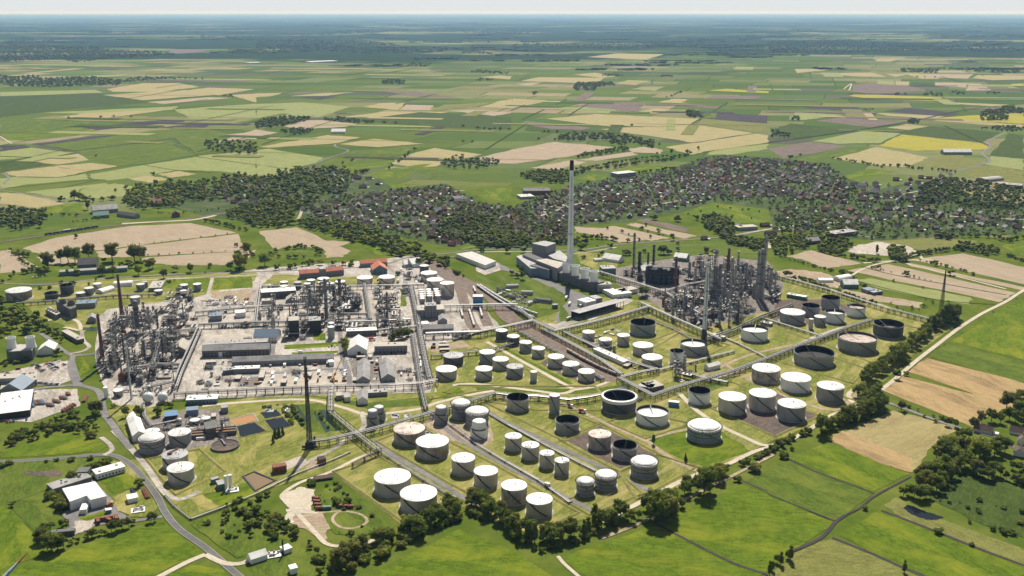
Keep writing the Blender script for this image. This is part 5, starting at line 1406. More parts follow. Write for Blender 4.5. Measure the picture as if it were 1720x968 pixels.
for ln in RACKS.strip().splitlines():
    z_, s_, w_, h_, n_, lb = ln.split('|')
    low = float(h_) < 3; rack(z_, s_, float(w_), float(h_), int(n_), lb, step=9 if not low else 18, mats=('pipe_white', 'pipe_white', 'pipe_pale') if 'white' in lb else ('pipe_pale', 'pipe_white', 'steel_grey', 'silver'), big=1 if 'silver pipe' in lb or 'duct' in lb else 0)
# ---------------------------------------------------------------- process plant clutter, built from a few prototypes
def inside(p, poly):
    x, y = p; c = False; n = len(poly)
    for i in range(n):
        (x1, y1), (x2, y2) = poly[i], poly[i-1]
        if (y1 > y) != (y2 > y) and x < (x2-x1)*(y-y1)/(y2-y1)+x1: c = not c
    return c
PROTO = {}; FAR = (0, -3000, 0)
def proto_column(k):
    rr = random.Random(k+50); h = 26; r = 1.5+.25*k; t = empty('process_column', FAR); m = ['silver', 'pipe_pale', 'steel_grey', 'silver'][k]
    MB().lathe([(r*1.15, 0), (r, 1.2), (r, h*.62), (r*.78, h*.68), (r*.78, h-.8), (r*.4, h), (0, h+.2)], n=12).build('shell', M[m], t)
    b = MB()
    for j in range(4):
        z = h*(.25+.22*j); q = r if z < h*.62 else r*.78; b.lathe([(q, z), (q+1.1, z+.05), (q+1.1, z+.3), (q, z+.35)], n=8, smooth=False); handrail(b, q+1., z+.3, 1.1, 6, rad=.12)
    b.build('platform', M['steel_dark'], t); b = MB().bar((r+.5, 0, 1), (r+.5, 0, h+.5), .3, 0, 6).bar((r+.5, 0, h+.5), (0, 0, h+.5), .3, 0, 6).bar((-r-.4, .5, .5), (-r-.4, .5, h*.6), .2, 0, 5); b.build('riser_pipe', M['pipe_pale'], t); return t
def proto_frame(k):
    rr = random.Random(k+90); t = empty('steel_structure', FAR); X, Y, n = [(5, 4, 3), (7, 4.5, 2), (4, 4, 4), (8, 5, 3)][k]; fl = 4.5; b = MB(); H = fl*n
    for sx in (-1, 0, 1):
        for sy in (-1, 1): b.box((sx*X, sy*Y, H/2), (.4, .4, H))
    for j in range(1, n+1):
        for sy in (-1, 1): b.box((0, sy*Y, fl*j), (2*X, .35, .4))
        for sx in (-1, 0, 1): b.box((sx*X, 0, fl*j), (.35, 2*Y, .4))
    for sy in (-1, 1):
        for j in range(n): b.bar((-X, sy*Y, fl*j), (0, sy*Y, fl*(j+1)), .14)
    b.build('frame', M['steel_dark' if k % 2 else 'steel_grey'], t); 
    for j in range(1, n+1): MB().box((rr.uniform(-.2, .2)*X, 0, fl*j+.25), (2*X*rr.uniform(.5, .95), 2*Y*.9, .1)).build('deck', M['concrete_dark' if k % 2 else 'tan_roof'], t)
    for j in range(n+1):
        b = MB(); z = fl*j+.4
        for _ in range(2):
            x, y = rr.uniform(-.6, .6)*X, rr.uniform(-.5, .5)*Y
            if rr.random() < .5: b.bar((x-2.2, y, z+1.1), (x+2.2, y, z+1.1), .9, 0, 10)
            else: b.lathe([(.9, z), (.9, z+2.4), (.4, z+3), (0, z+3.1)], (x, y, 0), 10)
        for _ in range(3): x = rr.uniform(-1, 1)*X; b.bar((x, -Y, z+rr.uniform(.3, 3)), (x+rr.uniform(-1, 1), Y, z+rr.uniform(.3, 3)), .2, 0, 5)
        b.build('vessel', M[rr.choice(['silver', 'pipe_pale', 'tank_stain', 'rust', 'steel_grey'])], t)
    return t
def proto_drum(k):
    t = empty('horizontal_vessel', FAR); r = [1.3, 1.7, 1.1][k]; L = [9, 11, 7][k]; m = ['silver', 'pipe_white', 'rust'][k]
    MB().bar((-L/2, 0, r+1.6), (L/2, 0, r+1.6), r, 0, 12).bar((-L/2-.6, 0, r+1.6), (-L/2, 0, r+1.6), r*.7, 0, 12).bar((L/2, 0, r+1.6), (L/2+.6, 0, r+1.6), r*.7, 0, 12).build('shell', M[m], t)
    for s_ in (-1, 1): MB().box((s_*L*.3, 0, .9), (.8, r*1.8, 1.8)).build('saddle', M['concrete'], t)
    MB().bar((0, 0, 2*r+1.5), (0, 0, 2*r+3), .3, 0, 6).bar((0, 0, 2*r+3), (L*.4, 3, 2*r+3), .25, 0, 6).build('nozzle', M['pipe_pale'], t); return t
def proto_cooler(k):
    t = empty('air_cooler', FAR); b = MB(); X, Y = (7, 4.5) if k == 0 else (11, 4)
    for sx in (-1, 0, 1):
        for sy in (-1, 1): MB().box((sx*X*.95, sy*Y*.9, 3.5), (.35, .35, 7)).build('leg', M['steel_dark'], t)
    MB().box((0, 0, 7.4), (2*X, 2*Y, .9)).build('tube_bank', M['pipe_pale' if k else 'tan_roof'], t); b = MB()
    for j in range(3): b.lathe([(1.7, 7.8), (1.8, 8.7), (1.5, 8.7), (1.4, 8)], (-X*.62+j*X*.62, 0, 0), 12)
    b.build('fan_ring', M['steel_grey'], t); return t
def proto_pipes(k):
    rr = random.Random(k+7); t = empty('pipe_manifold', FAR)
    for m, n, lv in (('pipe_pale', 5, 1.2), ('tank_stain', 3, 2.6), ('steel_grey', 6, 3.9), ('rust', 2, 1.8)):
        b = MB(); ax = rr.random() < .5
        for j in range(n):
            q = (j-(n-1)/2)*rr.choice([1.1, 1.5]); L = rr.uniform(6, 12); r = rr.choice([.18, .25, .38]); o = rr.uniform(-1.5, 1.5)
            p0, p1 = ((o-L/2, q, lv), (o+L/2, q, lv)) if ax else ((q, o-L/2, lv), (q, o+L/2, lv)); b.bar(p0, p1, r, 0, 6); b.bar(p1, (p1[0], p1[1], .1), r, 0, 6)
            if j % 2: b.bar(p0, (p0[0], p0[1], lv+rr.uniform(1, 3)), r, 0, 6)
        b.build('pipe_bundle', M[m], t)
    b = MB()
    for sx in (-5, 0, 5):
        for sy in (-4, 4): b.box((sx, sy, 2.2), (.35, .35, 4.4))
        b.box((sx, 0, 4.4), (.35, 8.4, .35)).box((sx, 0, 2.2), (.3, 8.4, .3))
    b.build('support_frame', M['steel_dark'], t); b = MB()
    for _ in range(3): b.box((rr.uniform(-5, 5), rr.uniform(-4, 4), .9), (rr.uniform(1, 3), rr.uniform(1, 2), 1.8))
    b.build('pump_block', M[rr.choice(['steel_grey', 'concrete_dark', 'rust', 'blue_wall'])], t)
    return t
def proto_box(k):
    t = empty('site_container', FAR); d = [(6, 2.5, 2.6), (9, 3, 3), (4, 2.5, 2.6), (12, 6, 3.5)][k]; MB().box((0, 0, d[2]/2), d).build('body', M[['rust', 'white_wall', 'blue_wall', 'concrete_dark'][k]], t); MB().box((0, 0, d[2]+.08), (d[0]+.15, d[1]+.15, .16)).build('roof', M[['rust', 'white_roof', 'pipe_pale', 'tan_roof'][k]], t); MB().box((d[0]*.2, -d[1]/2-.04, 1.1), (1.1, .1, 2.1)).build('door', M['steel_dark'], t); return t
def proto_pump(k):
    t = empty('pump_skid', FAR); rr = random.Random(k+70); 
    for _ in range(5): MB().box((rr.uniform(-4, 4), rr.uniform(-3, 3), .9), (rr.uniform(1, 2.5), rr.uniform(.8, 1.6), 1.6)).build('pump', M[['steel_grey', 'blue_bright', 'pipe_white'][k]], t); MB().box((0, 0, .12), (10, 8, .24)).build('plinth', M['concrete'], t)
    
    for j in range(4): MB().bar((-4.5+3*j, -3.5, .6), (-4.5+3*j, 3.5, 1.6), .22, 0, 6).build('pipe', M['pipe_pale'], t); return t
def proto_heater(k):
    t = empty('fired_heater', FAR); MB().box((0, 0, 7), (8, 5.5, 11)).box((0, 0, 13.4), (5.5, 3.6, 1.8), 0, 0, .6).build('firebox', M[['steel_grey', 'rust'][k]], t)
    MB().lathe([(1.1, 14), (.95, 30), (.8, 30), (.8, 29)], n=12).build('flue', M['steel_grey'], t); b = MB()
    for sx in (-1, 1):
        for sy in (-1, 1): b.box((sx*3.4, sy*2.3, .8), (.5, .5, 1.6))
    b.build('leg', M['steel_dark'], t); b = MB().box((0, -3.2, 5), (8.5, 1., .15)).box((0, -3.2, 10), (8.5, 1., .15)); b.build('platform', M['steel_dark'], t); return t
def proto_vdrum(k):
    t = empty('upright_vessel', FAR); r, h = [(1.9, 9), (2.4, 7), (1.4, 13)][k]
    MB().lathe([(r, .8), (r, h), (r*.75, h+r*.4), (0, h+r*.6)], n=14).build('shell', M[['silver', 'pipe_white', 'tank_grey'][k]], t)
    MB().lathe([(r, h*.7), (r+.9, h*.7+.05), (r+.9, h*.7+.3), (r, h*.7+.3)], n=10).build('platform', M['steel_dark'], t); MB().bar((0, 0, h+.5), (0, 0, h+2.2), .3, 0, 6).bar((0, 0, h+2.2), (3, 1, h+2.2), .28, 0, 6).bar((3, 1, h+2.2), (3, 1, .3), .25, 0, 6).build('riser_pipe', M['pipe_pale'], t); return t
for nm, fn, n in (('process_column', proto_column, 4), ('steel_structure', proto_frame, 4), ('horizontal_vessel', proto_drum, 3), ('air_cooler', proto_cooler, 2), ('pipe_manifold', proto_pipes, 5), ('pump_skid', proto_pump, 3), ('fired_heater', proto_heater, 2), ('site_container', proto_box, 4), ('upright_vessel', proto_vdrum, 3)):
    PROTO[nm] = [fn(k) for k in range(n)]
LOOK = {'site_container': ('small box shaped site container', 'container'), 'process_column': ('slim platformed process column', 'column'), 'steel_structure': ('open steel frame filled with vessels', 'steel frame'), 'horizontal_vessel': ('lying round ended vessel on saddles', 'vessel'),
    'air_cooler': ('flat fan cooler deck on legs', 'cooler'), 'pipe_manifold': ('tangle of low pipes', 'pipework'), 'pump_skid': ('group of small pumps', 'pump'), 'fired_heater': ('box furnace with a thin flue', 'furnace'), 'upright_vessel': ('stubby upright vessel', 'vessel')}
USED = set()
def place_unit(kind, k, x, y, rz, sc_, where, hs=1.0):
    lk, cat = LOOK[kind]; p = PROTO[kind][k]; lab = '%s %s' % (lk, where); grp = '%ss %s' % (lk, where)
    if (kind, k) not in USED:
        USED.add((kind, k)); p.location = (x, y, .35); p.rotation_euler = (0, 0, rz); p.scale = (sc_, sc_, sc_*hs); o = p
    else: o = dup(p, (x, y, .35), rz, (sc_, sc_, sc_*hs))
    setp(o, lab, cat, grp); return o
def unit(s, spacing, mix, where, rot=6, seed=1, tall=1.0, zone='P', lanes=False):
    lanes = mix.get('steel_structure', 0) >= 4 and spacing > 9.6
    poly = [G(*q) for q in ZP(zone, s)]; rr = random.Random(seed); x0, x1 = min(p[0] for p in poly), max(p[0] for p in poly); y0, y1 = min(p[1] for p in poly), max(p[1] for p in poly)
    kinds = list(mix); wts = [mix[k] for k in kinds]; rz = R(rot); c, s_ = math.cos(rz), math.sin(rz); n = int(max(x1-x0, y1-y0)/spacing)+3; cx, cy = (x0+x1)/2, (y0+y1)/2
    for i in range(-n, n):
        for j in range(-n, n):
            u, v = i*spacing+rr.uniform(-.12, .12)*spacing, j*spacing+rr.uniform(-.12, .12)*spacing; x, y = cx+u*c-v*s_, cy+u*s_+v*c
            if not inside((x, y), poly) or rr.random() < (.17 if spacing < 12 else .08): continue
            if lanes and (i % 6 == 0 or j % 5 == 0): continue
            kd = rr.choices(kinds, wts)[0]; k = rr.randrange(len(PROTO[kd])); h = rr.choice([.6, .8, 1, 1.2, 1.6] if kd == 'steel_structure' else [.7, .85, 1, 1.1])*(tall if kd in ('process_column', 'steel_structure', 'fired_heater') else 1)
            place_unit(kd, k, x, y, rz+rr.choice([0, math.pi/2, math.pi, -math.pi/2]), rr.uniform(.8, 1.05)*min(1, spacing/12), where, h)
DENSE = dict(process_column=.9, steel_structure=5.5, horizontal_vessel=1.6, air_cooler=2, pipe_manifold=4, pump_skid=.8, fired_heater=.35, upright_vessel=1.4)
MIDD = dict(process_column=.5, steel_structure=2.2, horizontal_vessel=1.6, air_cooler=1.2, pipe_manifold=3, pump_skid=2, upright_vessel=1.5)
LOW = dict(site_container=1.5, pipe_manifold=2.4, pump_skid=3, horizontal_vessel=1.3, upright_vessel=.7)
unit('168,556 213,535 255,520 300,528 334,538 330,552 300,610 284,640 240,648 185,640 166,620', 10.5, DENSE, 'in the crowded left process block', 6, 3)
unit('180,648 235,655 285,650 290,662 240,668 200,662', 11, LOW, 'beside the lane south of the left process block', 6, 4)
unit('275,500 305,492 325,498 325,525 280,528', 10.5, MIDD, 'behind the left process block near the sandy bend', 6, 5)
unit('340,503 410,500 425,512 350,518', 12, LOW, 'behind the switch houses', 6, 6)
unit('432,522 480,516 512,520 515,560 520,572 478,572 470,556 435,560', 10.5, dict(DENSE, steel_structure=4), 'in the middle block left of the dark columns', 6, 7)
unit('505,490 560,488 600,490 600,525 510,530', 12, MIDD, 'between the dark columns of the middle block', 6, 8)
unit('520,536 610,533 625,545 620,556 525,558', 12, MIDD, 'along the middle block pipe bridge', 6, 9)
unit('636,505 668,508 672,535 690,552 690,568 668,572 640,566 628,545', 9.5, DENSE, 'in the silver framed block beside the middle road', 6, 10)
unit('626,484 670,482 672,502 630,505', 15, dict(pipe_manifold=1, pump_skid=1), 'on the rubble yard', 6, 11)
unit('442,484 470,482 485,490 445,492', 12, LOW, 'behind the long white-roofed hall', 6, 12)
unit('660,455 690,448 700,465 715,475 700,480', 12, LOW, 'beside the rail side tank farm', 6, 13)
unit('1042,456 1075,450 1105,452 1100,470 1060,478', 11, DENSE, 'at the far left of the right block', -35, 14)
unit('1128,447 1200,446 1290,456 1318,482 1300,512 1240,500 1180,492 1130,470', 11.5, dict(DENSE, process_column=1.3), 'in the rear of the right block', -35, 15, 1.1)
unit('1092,500 1130,486 1190,500 1270,512 1262,530 1195,558 1135,538', 11, DENSE, 'in the front of the right block', -35, 16)
unit('1182,478 1235,478 1240,520 1200,540 1182,525', 10.5, dict(DENSE, process_column=2.4, steel_structure=5), 'around the red chimney of the right block', -35, 17, 1.25)
unit('252,712 300,702 372,694 388,720 380,738 330,745 322,735 290,728', 11, LOW, 'in the small water treatment plant', 14, 18)
unit('330,636 368,630 376,648 334,658', 10, dict(LOW, process_column=.4), 'in the grey pipe yard by the dark soil heap', 6, 19)
unit('672,622 700,618 703,640 676,642', 9.5, dict(LOW, upright_vessel=3), 'in the small yard beside the middle road', 6, 20)
unit('958,568 990,560 1050,600 1085,617 1060,622', 12, LOW, 'in the pipe alley by the tracks', -35, 21)
unit('1005,553 1035,548 1040,562 1015,568', 9, LOW, 'between the three small light tanks', -35, 22)
unit('1130,628 1165,618 1180,628 1140,645', 10, MIDD, 'in the pump yard beside the pipe bridge loop', -35, 23)
unit('820,490 858,484 905,512 890,520', 13, LOW, 'on the grass by the tank wagons', -35, 24)
unit('1015,660 1045,655 1095,672 1075,680', 14, LOW, 'below the pipe bridge corner', -35, 25)
YARD = dict(pump_skid=1.5, pipe_manifold=1.2, horizontal_vessel=.7, site_container=3)
unit('345,622 420,618 560,616 560,612 350,612', 17, YARD, 'along the sheds of the middle yard', 6, 31); unit('380,655 480,650 480,638 385,640', 15, YARD, 'on the yard by the dark soil', 6, 32)
unit('640,470 690,466 695,500 680,500 676,480 640,482', 13, YARD, 'around the rubble yard', 6, 33); unit('566,560 690,556 690,548 566,552', 12, MIDD, 'along the main pipe bridge', 6, 34); unit('345,556 430,552 430,546 345,549', 11, MIDD, 'under the pipe bridge by the switch houses', 6, 35)
unit('340,505 425,499 428,540 338,540', 21, YARD, 'around the switch houses', 6, 36); unit('560,506 606,500 610,528 562,530', 12, MIDD, 'on the yard behind the sunken trench', 6, 37); unit('622,507 636,505 640,545 626,548', 10, DENSE, 'left of the silver framed block', 6, 38)
unit('735,565 790,575 800,560 740,557', 14, LOW, 'on the sandy strip by the six tanks', -35, 39); unit('655,700 700,690 720,686 700,700 660,712', 13, LOW, 'along the sloping pipe bridge', 14, 40); unit('700,725 715,715 740,735 725,742', 12, LOW, 'beside the all white stepped tank', -35, 41)
unit('345,608 440,604 560,600 560,606 345,616', 11, YARD, 'between the two long grey sheds', 6, 48); unit('400,632 556,624 556,640 480,644 400,648', 13, YARD, 'in front of the long white roof', 6, 49); unit('620,600 640,598 645,640 622,640', 9, dict(site_container=2, pump_skid=1), 'between the two grey barracks', 6, 50)
unit('700,600 712,596 718,640 706,650', 12, YARD, 'along the middle road', 6, 42); unit('570,600 620,596 640,606 575,612', 13, YARD, 'before the two grey barracks', 6, 43); unit('340,575 430,568 450,572 345,580', 14, YARD, 'behind the stepped grey workshop', 6, 44)
unit('560,625 590,622 600,645 566,648', 12, YARD, 'near the yellow crane', 6, 45); unit('720,560 740,575 770,600 742,600 722,585', 12, YARD, 'on the yard of the rail side barrack', 6, 46); unit('30,620 60,640 40,655 10,640', 16, dict(site_container=1), 'by the warehouse yard', 6, 47)
unit('420,686 480,680 490,690 440,700', 16, dict(pump_skid=1), 'beside the ponds', 6, 26)
# dark curved column cluster of the right block: one bank of close black columns
c0 = G(1114, 478); t = empty('column_bank', (c0[0], c0[1], .3), 0, 'curved bank of close black columns left of the short red chimney', 'column')
for k in range(11):
    a = math.pi*(1.02+.098*k); x, y = 22*math.cos(a), 14+15*math.sin(a); hh = 25+2.5*math.sin(k*1.9)
    MB().lathe([(3.9, 0), (3.8, hh-1), (2.6, hh), (0, hh+.5)], (x, y, 0), 12).build('column_shell', M['steel_dark'], t)
b = MB()
for zz in (6, 12, 18, 24):
    for k in range(11):
        a, q = math.pi*(1.02+.098*k), math.pi*(1.02+.098*(k+1)); b.bar((25*math.cos(a), 14+18*math.sin(a), zz), (25*math.cos(q), 14+18*math.sin(q), zz), .35)
b.build('walkway', M['steel_grey'], t); MB().box((0, 14, 24), (30, 14, 1)).build('deck', M['concrete_dark'], t)
for nm in PROTO:
    for k, p in enumerate(PROTO[nm]):
        if (nm, k) not in USED:
            for q in kids(p): bpy.data.objects.remove(q)
            bpy.data.objects.remove(p)
# ---------------------------------------------------------------- vehicles
def car_proto(body):
    t = empty('parked_car', FAR); b = MB(); b.box((0, 0, .62), (4.3, 1.75, .62)); b.add([(-1.5, -.8, .93), (1.1, -.8, .93), (1.1, .8, .93), (-1.5, .8, .93), (-1.1, -.66, 1.45), (.5, -.66, 1.45), (.5, .66, 1.45), (-1.1, .66, 1.45)], [(4,5,6,7)])
    b.build('body', M[body], t); b = MB(); b.add([(-1.5, -.8, .93), (1.1, -.8, .93), (1.1, .8, .93), (-1.5, .8, .93), (-1.1, -.66, 1.45), (.5, -.66, 1.45), (.5, .66, 1.45), (-1.1, .66, 1.45)], [(0,1,5,4),(1,2,6,5),(2,3,7,6),(3,0,4,7)]); b.build('window', M['glass_dark'], t)
    for sx in (-1.3, 1.3):
        for sy in (-.8, .8): MB().bar((sx, sy-.1, .32), (sx, sy+.1, .32), .32, 0, 10).build('wheel', M['tyre'], t)
    return t
mat('car_white', (.78,.78,.78), .25, var=0); mat('car_black', (.015,.016,.02), .2, var=0); mat('car_silver', (.42,.43,.45), .25, metal=.3, var=0); mat('car_blue', (.05,.09,.22), .25, var=0); mat('car_red', (.42,.03,.02), .25, var=0)
CARP = {k: car_proto('car_'+k) for k in ('white', 'black', 'silver', 'blue', 'red')}; CARU = set(); rr = random.Random(12)
def car(x, y, rz, colr, where):
    lab = '%s car %s' % (colr, where); p = CARP[colr]
    if colr not in CARU: CARU.add(colr); o = p; o.location = (x, y, .95); o.rotation_euler = (0, 0, rz)
    else: o = dup(p, (x, y, .95), rz)
    setp(o, lab, 'car', 'cars '+where)
def car_row(zone, x1, y1, x2, y2, n, where, ang=90, miss=.15):
    a, c = G(*Z(zone, x1, y1)), G(*Z(zone, x2, y2)); d = math.atan2(c[1]-a[1], c[0]-a[0])
    for k in range(n):
        if rr.random() < miss: continue
        t_ = (k+.5)/n; car(a[0]+(c[0]-a[0])*t_, a[1]+(c[1]-a[1])*t_, d+R(ang), rr.choice(['white', 'black', 'silver', 'silver', 'blue', 'black', 'white', 'red']) , where)
LOT = 'parked on the big car park at the left'
for q in ((215,60,290,105,8),(228,50,300,95,8),(298,45,372,92,8),(318,38,392,84,8),(372,18,440,62,7),(168,180,222,205,5)): car_row('E', *q, LOT)
car_row('E', 255, 180, 395, 190, 11, 'in the row in front of the car park office'); car_row('E', 20, 100, 80, 130, 5, 'behind the car park office'); car_row('E', 180, 230, 240, 250, 4, 'beside the blue grey shed')
car_row('E', 40, 440, 190, 425, 7, 'in front of the white-roofed warehouse'); car_row('B', 270, 215, 400, 205, 10, 'parked behind the left orange roofed wing'); car_row('B', 560, 200, 760, 190, 14, 'parked behind the right orange roofed wing')
car_row('A', 215, 270, 320, 255, 8, 'parked in the small lot by the highway'); car_row('B', 970, 785, 1090, 778, 5, 'in front of the long grey hall'); car_row('F', 875, 60, 885, 170, 6, 'beside the left grey barrack', 0); car_row('B', 1430, 130, 1520, 160, 5, 'in front of the long white hall by the highway')
car_row('i', 545, 290, 620, 270, 4, 'on the drive of the long white narrow shed'); car_row('C', 560, 465, 620, 470, 3, 'at the truck yard entrance'); car_row('F', 690, 90, 720, 140, 4, 'near the crane'); car_row('B', 600, 735, 660, 730, 3, 'on the strip of lawn road')
for q in ((880, 417.5, .1), (915, 419, 3.2), (1040, 410.5, .2), (723, 427, .2), (345, 459, .15), (1003, 414, .2)):
    g = G(q[0], q[1]); car(g[0], g[1], q[2], 'black' if q[0] % 2 else 'white', 'driving on the highway behind the plant')
for k, p in CARP.items():
    if k not in CARU:
        for q in kids(p): bpy.data.objects.remove(q)
        bpy.data.objects.remove(p)
def truck(zone, x, y, rz, body, label, L=13, cab='white_wall'):
    g = G(*Z(zone, x, y)); t = empty('truck', (g[0], g[1], .9), R(rz), label, 'truck'); MB().box((-1, 0, 2.3), (L-3, 2.5, 2.8)).build('trailer', M[body], t); MB().box((L/2-1.2, 0, 1.9), (2.2, 2.4, 2.6)).build('cab', M[cab], t)
    for sx in (-L/2+1, -L/2+2.4, L/2-1.4):
        for sy in (-1, 1): MB().bar((sx, sy*1.05-.15, .5), (sx, sy*1.05+.15, .5), .5, 0, 10).build('wheel', M['tyre'], t)
    return t
truck('C', 605, 572, 75, 'white_wall', 'white lorry on the asphalt yard, rearmost of three', cab='red_paint'); truck('C', 627, 612, 78, 'white_wall', 'white lorry on the asphalt yard with a red load edge, middle of three', cab='red_paint'); truck('C', 706, 622, 70, 'white_wall', 'white lorry on the asphalt yard, nearest the dark canopy')
truck('G', 712, 535, -20, 'red_paint', 'small red and white truck on the lane between tank compounds', 8); truck('G', 632, 500, -40, 'rust', 'tiny rusty trailer on the lane near the tall slim cylinder', 6); truck('B', 900, 690, 5, 'red_paint', 'red truck beside the white gabled shed', 9)
truck('k', 238, 372, 130, 'white_wall', 'small white van on the asphalt lane near the domed pair', 6); truck('B', 330, 808, 3, 'white_wall', 'white lorry behind the very long low shed', 11); truck('F', 720, 112, 80, 'white_wall', 'white van on the sandy yard near the crane', 7)
truck('C', 620, 712, 60, 'silver', 'silver tank truck at the end of the loading canopy', 11); truck('B', 420, 780, 3, 'white_wall', 'white van on the lawn road', 6); truck('i', 738, 508, 70, 'rust', 'orange brown lorry on the forecourt', 8, 'yellow')
def tank_wagon(g, rz, label, group, m='pipe_white'):
    t = empty('tank_wagon', (g[0], g[1], 1.), rz, label, 'tank wagon', group); MB().bar((-6, 0, 2.5), (6, 0, 2.5), 1.4, 0, 12).bar((-6.5, 0, 2.5), (-6, 0, 2.5), .9, 0, 12, 1.4).bar((6, 0, 2.5), (6.5, 0, 2.5), 1.4, 0, 12, .9).bar((0, 0, 3.8), (0, 0, 4.3), .5, 0, 8).build('barrel', M[m], t)
    MB().box((0, 0, .85), (13.4, 2.2, .35)).build('underframe', M['steel_dark'], t)
    for sx in (-4.6, 4.6): MB().box((sx, 0, .4), (2.6, 1.9, .6)).build('bogie', M['tyre'], t)
    return t
WP = {}
def train(zone, s, label, group, m='pipe_white', n=99, name=None):
    gp = smooth_line([G(*q) for q in ZP(zone, s)], 12); acc = [0]
    for a, c in zip(gp[:-1], gp[1:]): acc.append(acc[-1]+math.hypot(c[0]-a[0], c[1]-a[1]))
    k = 0
    while 7+k*14.4 < acc[-1] and k < n:
        d = 7+k*14.4; i = max(j for j in range(len(acc)) if acc[j] <= d); a, c = gp[i], gp[min(i+1, len(gp)-1)]; f = (d-acc[i])/max(1e-6, math.hypot(c[0]-a[0], c[1]-a[1])); g = (a[0]+(c[0]-a[0])*f, a[1]+(c[1]-a[1])*f); rz = math.atan2(c[1]-a[1], c[0]-a[0])
        if m not in WP: WP[m] = tank_wagon(g, rz, label, group, m)
        else: dup(WP[m], (g[0], g[1], 1.), rz, None, label, group)
        k += 1
train('P', '806,482 828,496 852,510 876,522 905,532', 'white tank wagon in the outer train on the curved siding', 'tank wagons of the outer train on the curved siding')
train('P', '801,482 822,497 845,512 870,526 901,539', 'white tank wagon in the inner train on the curved siding', 'tank wagons of the inner train on the curved siding')
train('P', '788,524 797,552', 'white tank wagon in the short row left of the rail loading house', 'tank wagons in the short row by the rail loading house'); train('P', '773,520 777,534', 'lone white tank wagon beside the short row', 'tank wagons beside the short row'); train('P', '806,520 810,536', 'white tank wagon under the rail loading house', 'tank wagons under the rail loading house')
train('P', '795,485 799,494', 'single white wagon standing apart before the trains', 'single wagon before the trains')
train('P', '952,591 980,607 1010,622 1034,632', 'pale red tank wagon in the train through the pipe alley', 'tank wagons in the pipe alley train', 'roof_pink')
train('e', '300,785 420,768 520,752 680,728', 'dark freight wagon on the railway at the left', 'dark freight wagons on the railway at the left', 'steel_dark'); train('e', '425,762 478,754', 'white freight wagon on the railway at the left', 'white freight wagons on the railway at the left', n=2)
bldg('G', 785, 132, 985, 222, 9, 5, 'flat', 'pipe_white', 'white_roof', 'long white shed roof lying in the pipe alley', 'shed', 'shed')
# mobile crane
g = G(*Z('F', 645, 165)); t = empty('mobile_crane', (g[0], g[1], .9), 0, 'yellow mobile crane with a raised boom on the sand yard', 'crane')
MB().box((0, 0, 1.2), (9, 2.6, 1.2)).build('chassis', M['yellow'], t); MB().box((-1, 0, 2.9), (3.5, 2.4, 2.2)).build('cab', M['yellow'], t); MB().bar((-1, 0, 3), (11, 4, 30), .6, 0, 4, .25).build('boom', M['yellow'], t); MB().bar((11, 4, 30), (11, 4, 12), .08).build('hoist_rope', M['steel_dark'], t)
for sx in (-3.4, -1.6, 1.8, 3.4):
    for sy in (-1.1, 1.1): MB().bar((sx, sy-.2, .6), (sx, sy+.2, .6), .6, 0, 10).build('wheel', M['tyre'], t)
# rusty container stacks, pipe piles, sheds with goods
def skip(zone, x, y, rz, d, m, label, name='container', cat='container', z=.9, group=None):
    g = G(*Z(zone, x, y)); t = empty(name, (g[0], g[1], z), R(rz), label, cat, group); MB().box((0, 0, d[2]/2), d).build('body', M[m], t); b = MB()
    for k in range(int(d[0]/1.2)): b.box((-d[0]/2+.6+1.2*k, -d[1]/2-.06, d[2]/2), (.3, .12, d[2]*.9))
    b.box((0, 0, d[2]+.06), (d[0]*.98, d[1]*.9, .12)); b.build('rib', M[m], t)
for k in range(4): skip('j', 400+8*k, 458+22*k, -20+8*k, (6, 2.5, 2.4), 'rust', 'rusty skip in the staggered row on the gravel works yard', 'skip', 'skip', group='rusty skips on the works yard')
for k in range(3): skip('j', 575+30*k, 508+2*k, 5, (5, 2.4, 2), 'rust', 'rusty skip at the edge of the scrub on the works yard', 'skip', 'skip', group='rusty skips by the scrub')
skip('j', 475, 522, 6, (8, 2.5, 2.4), 'green_wall', 'green skip beside the rusty ones on the works yard', 'skip', 'skip')
for x, y, r_, d in ((700,596,22,(14,2.8,2.6)),(730,602,-35,(7,2.6,2.4)),(785,590,-60,(8,3,2.6)),(660,612,-60,(6,2.6,2.4))): skip('i', x, y, r_, d, 'rust', 'rusty red container by the hedge behind the green field', group='rusty red containers by the hedge')
skip('i', 425, 690, 12, (18, 5, 3), 'concrete_dark', 'long dark shed like stack beside the trees', 'storage_rack', 'storage rack')
def pipe_pile(zone, x, y, rz, L, n, m, label, group=None):
    g = G(*Z(zone, x, y)); t = empty('pipe_pile', (g[0], g[1], .9), R(rz), label, 'pipe pile', group); b = MB()
    for k in range(n): b.bar((-L/2, k*.9-n*.45, .4), (L/2+(k % 3)*.6, k*.9-n*.45, .4), .38, 0, 6)
    for k in range(n-2): b.bar((-L/2, k*.9-n*.45+.5, 1.1), (L/2, k*.9-n*.45+.5, 1.1), .36, 0, 6)
    b.build('pipe_stack', M[m], t)
for k in range(7): pipe_pile('E', 330+22*k, 325-12*k+(k % 2)*14, -55, 9, 5, ['rust', 'concrete_dark', 'rust', 'wood_pile'][k % 4], 'pile of rusty and grey pipes in the storage field by the warehouse', 'pipe piles in the storage field')
for k in range(6): pipe_pile('E', 170+24*k, 330+4*(k % 3)-6*k, -55, 14, 5, ['steel_grey', 'rust', 'blue_wall'][k % 3], 'row of stacked tubes in front of the warehouse', 'tube rows in front of the warehouse')
for k in range(5): pipe_pile('E', 430+18*k, 365-10*k, -50, 8, 4, 'rust', 'brown pipe pile on the green strip beside the lane', 'pipe piles on the green strip')
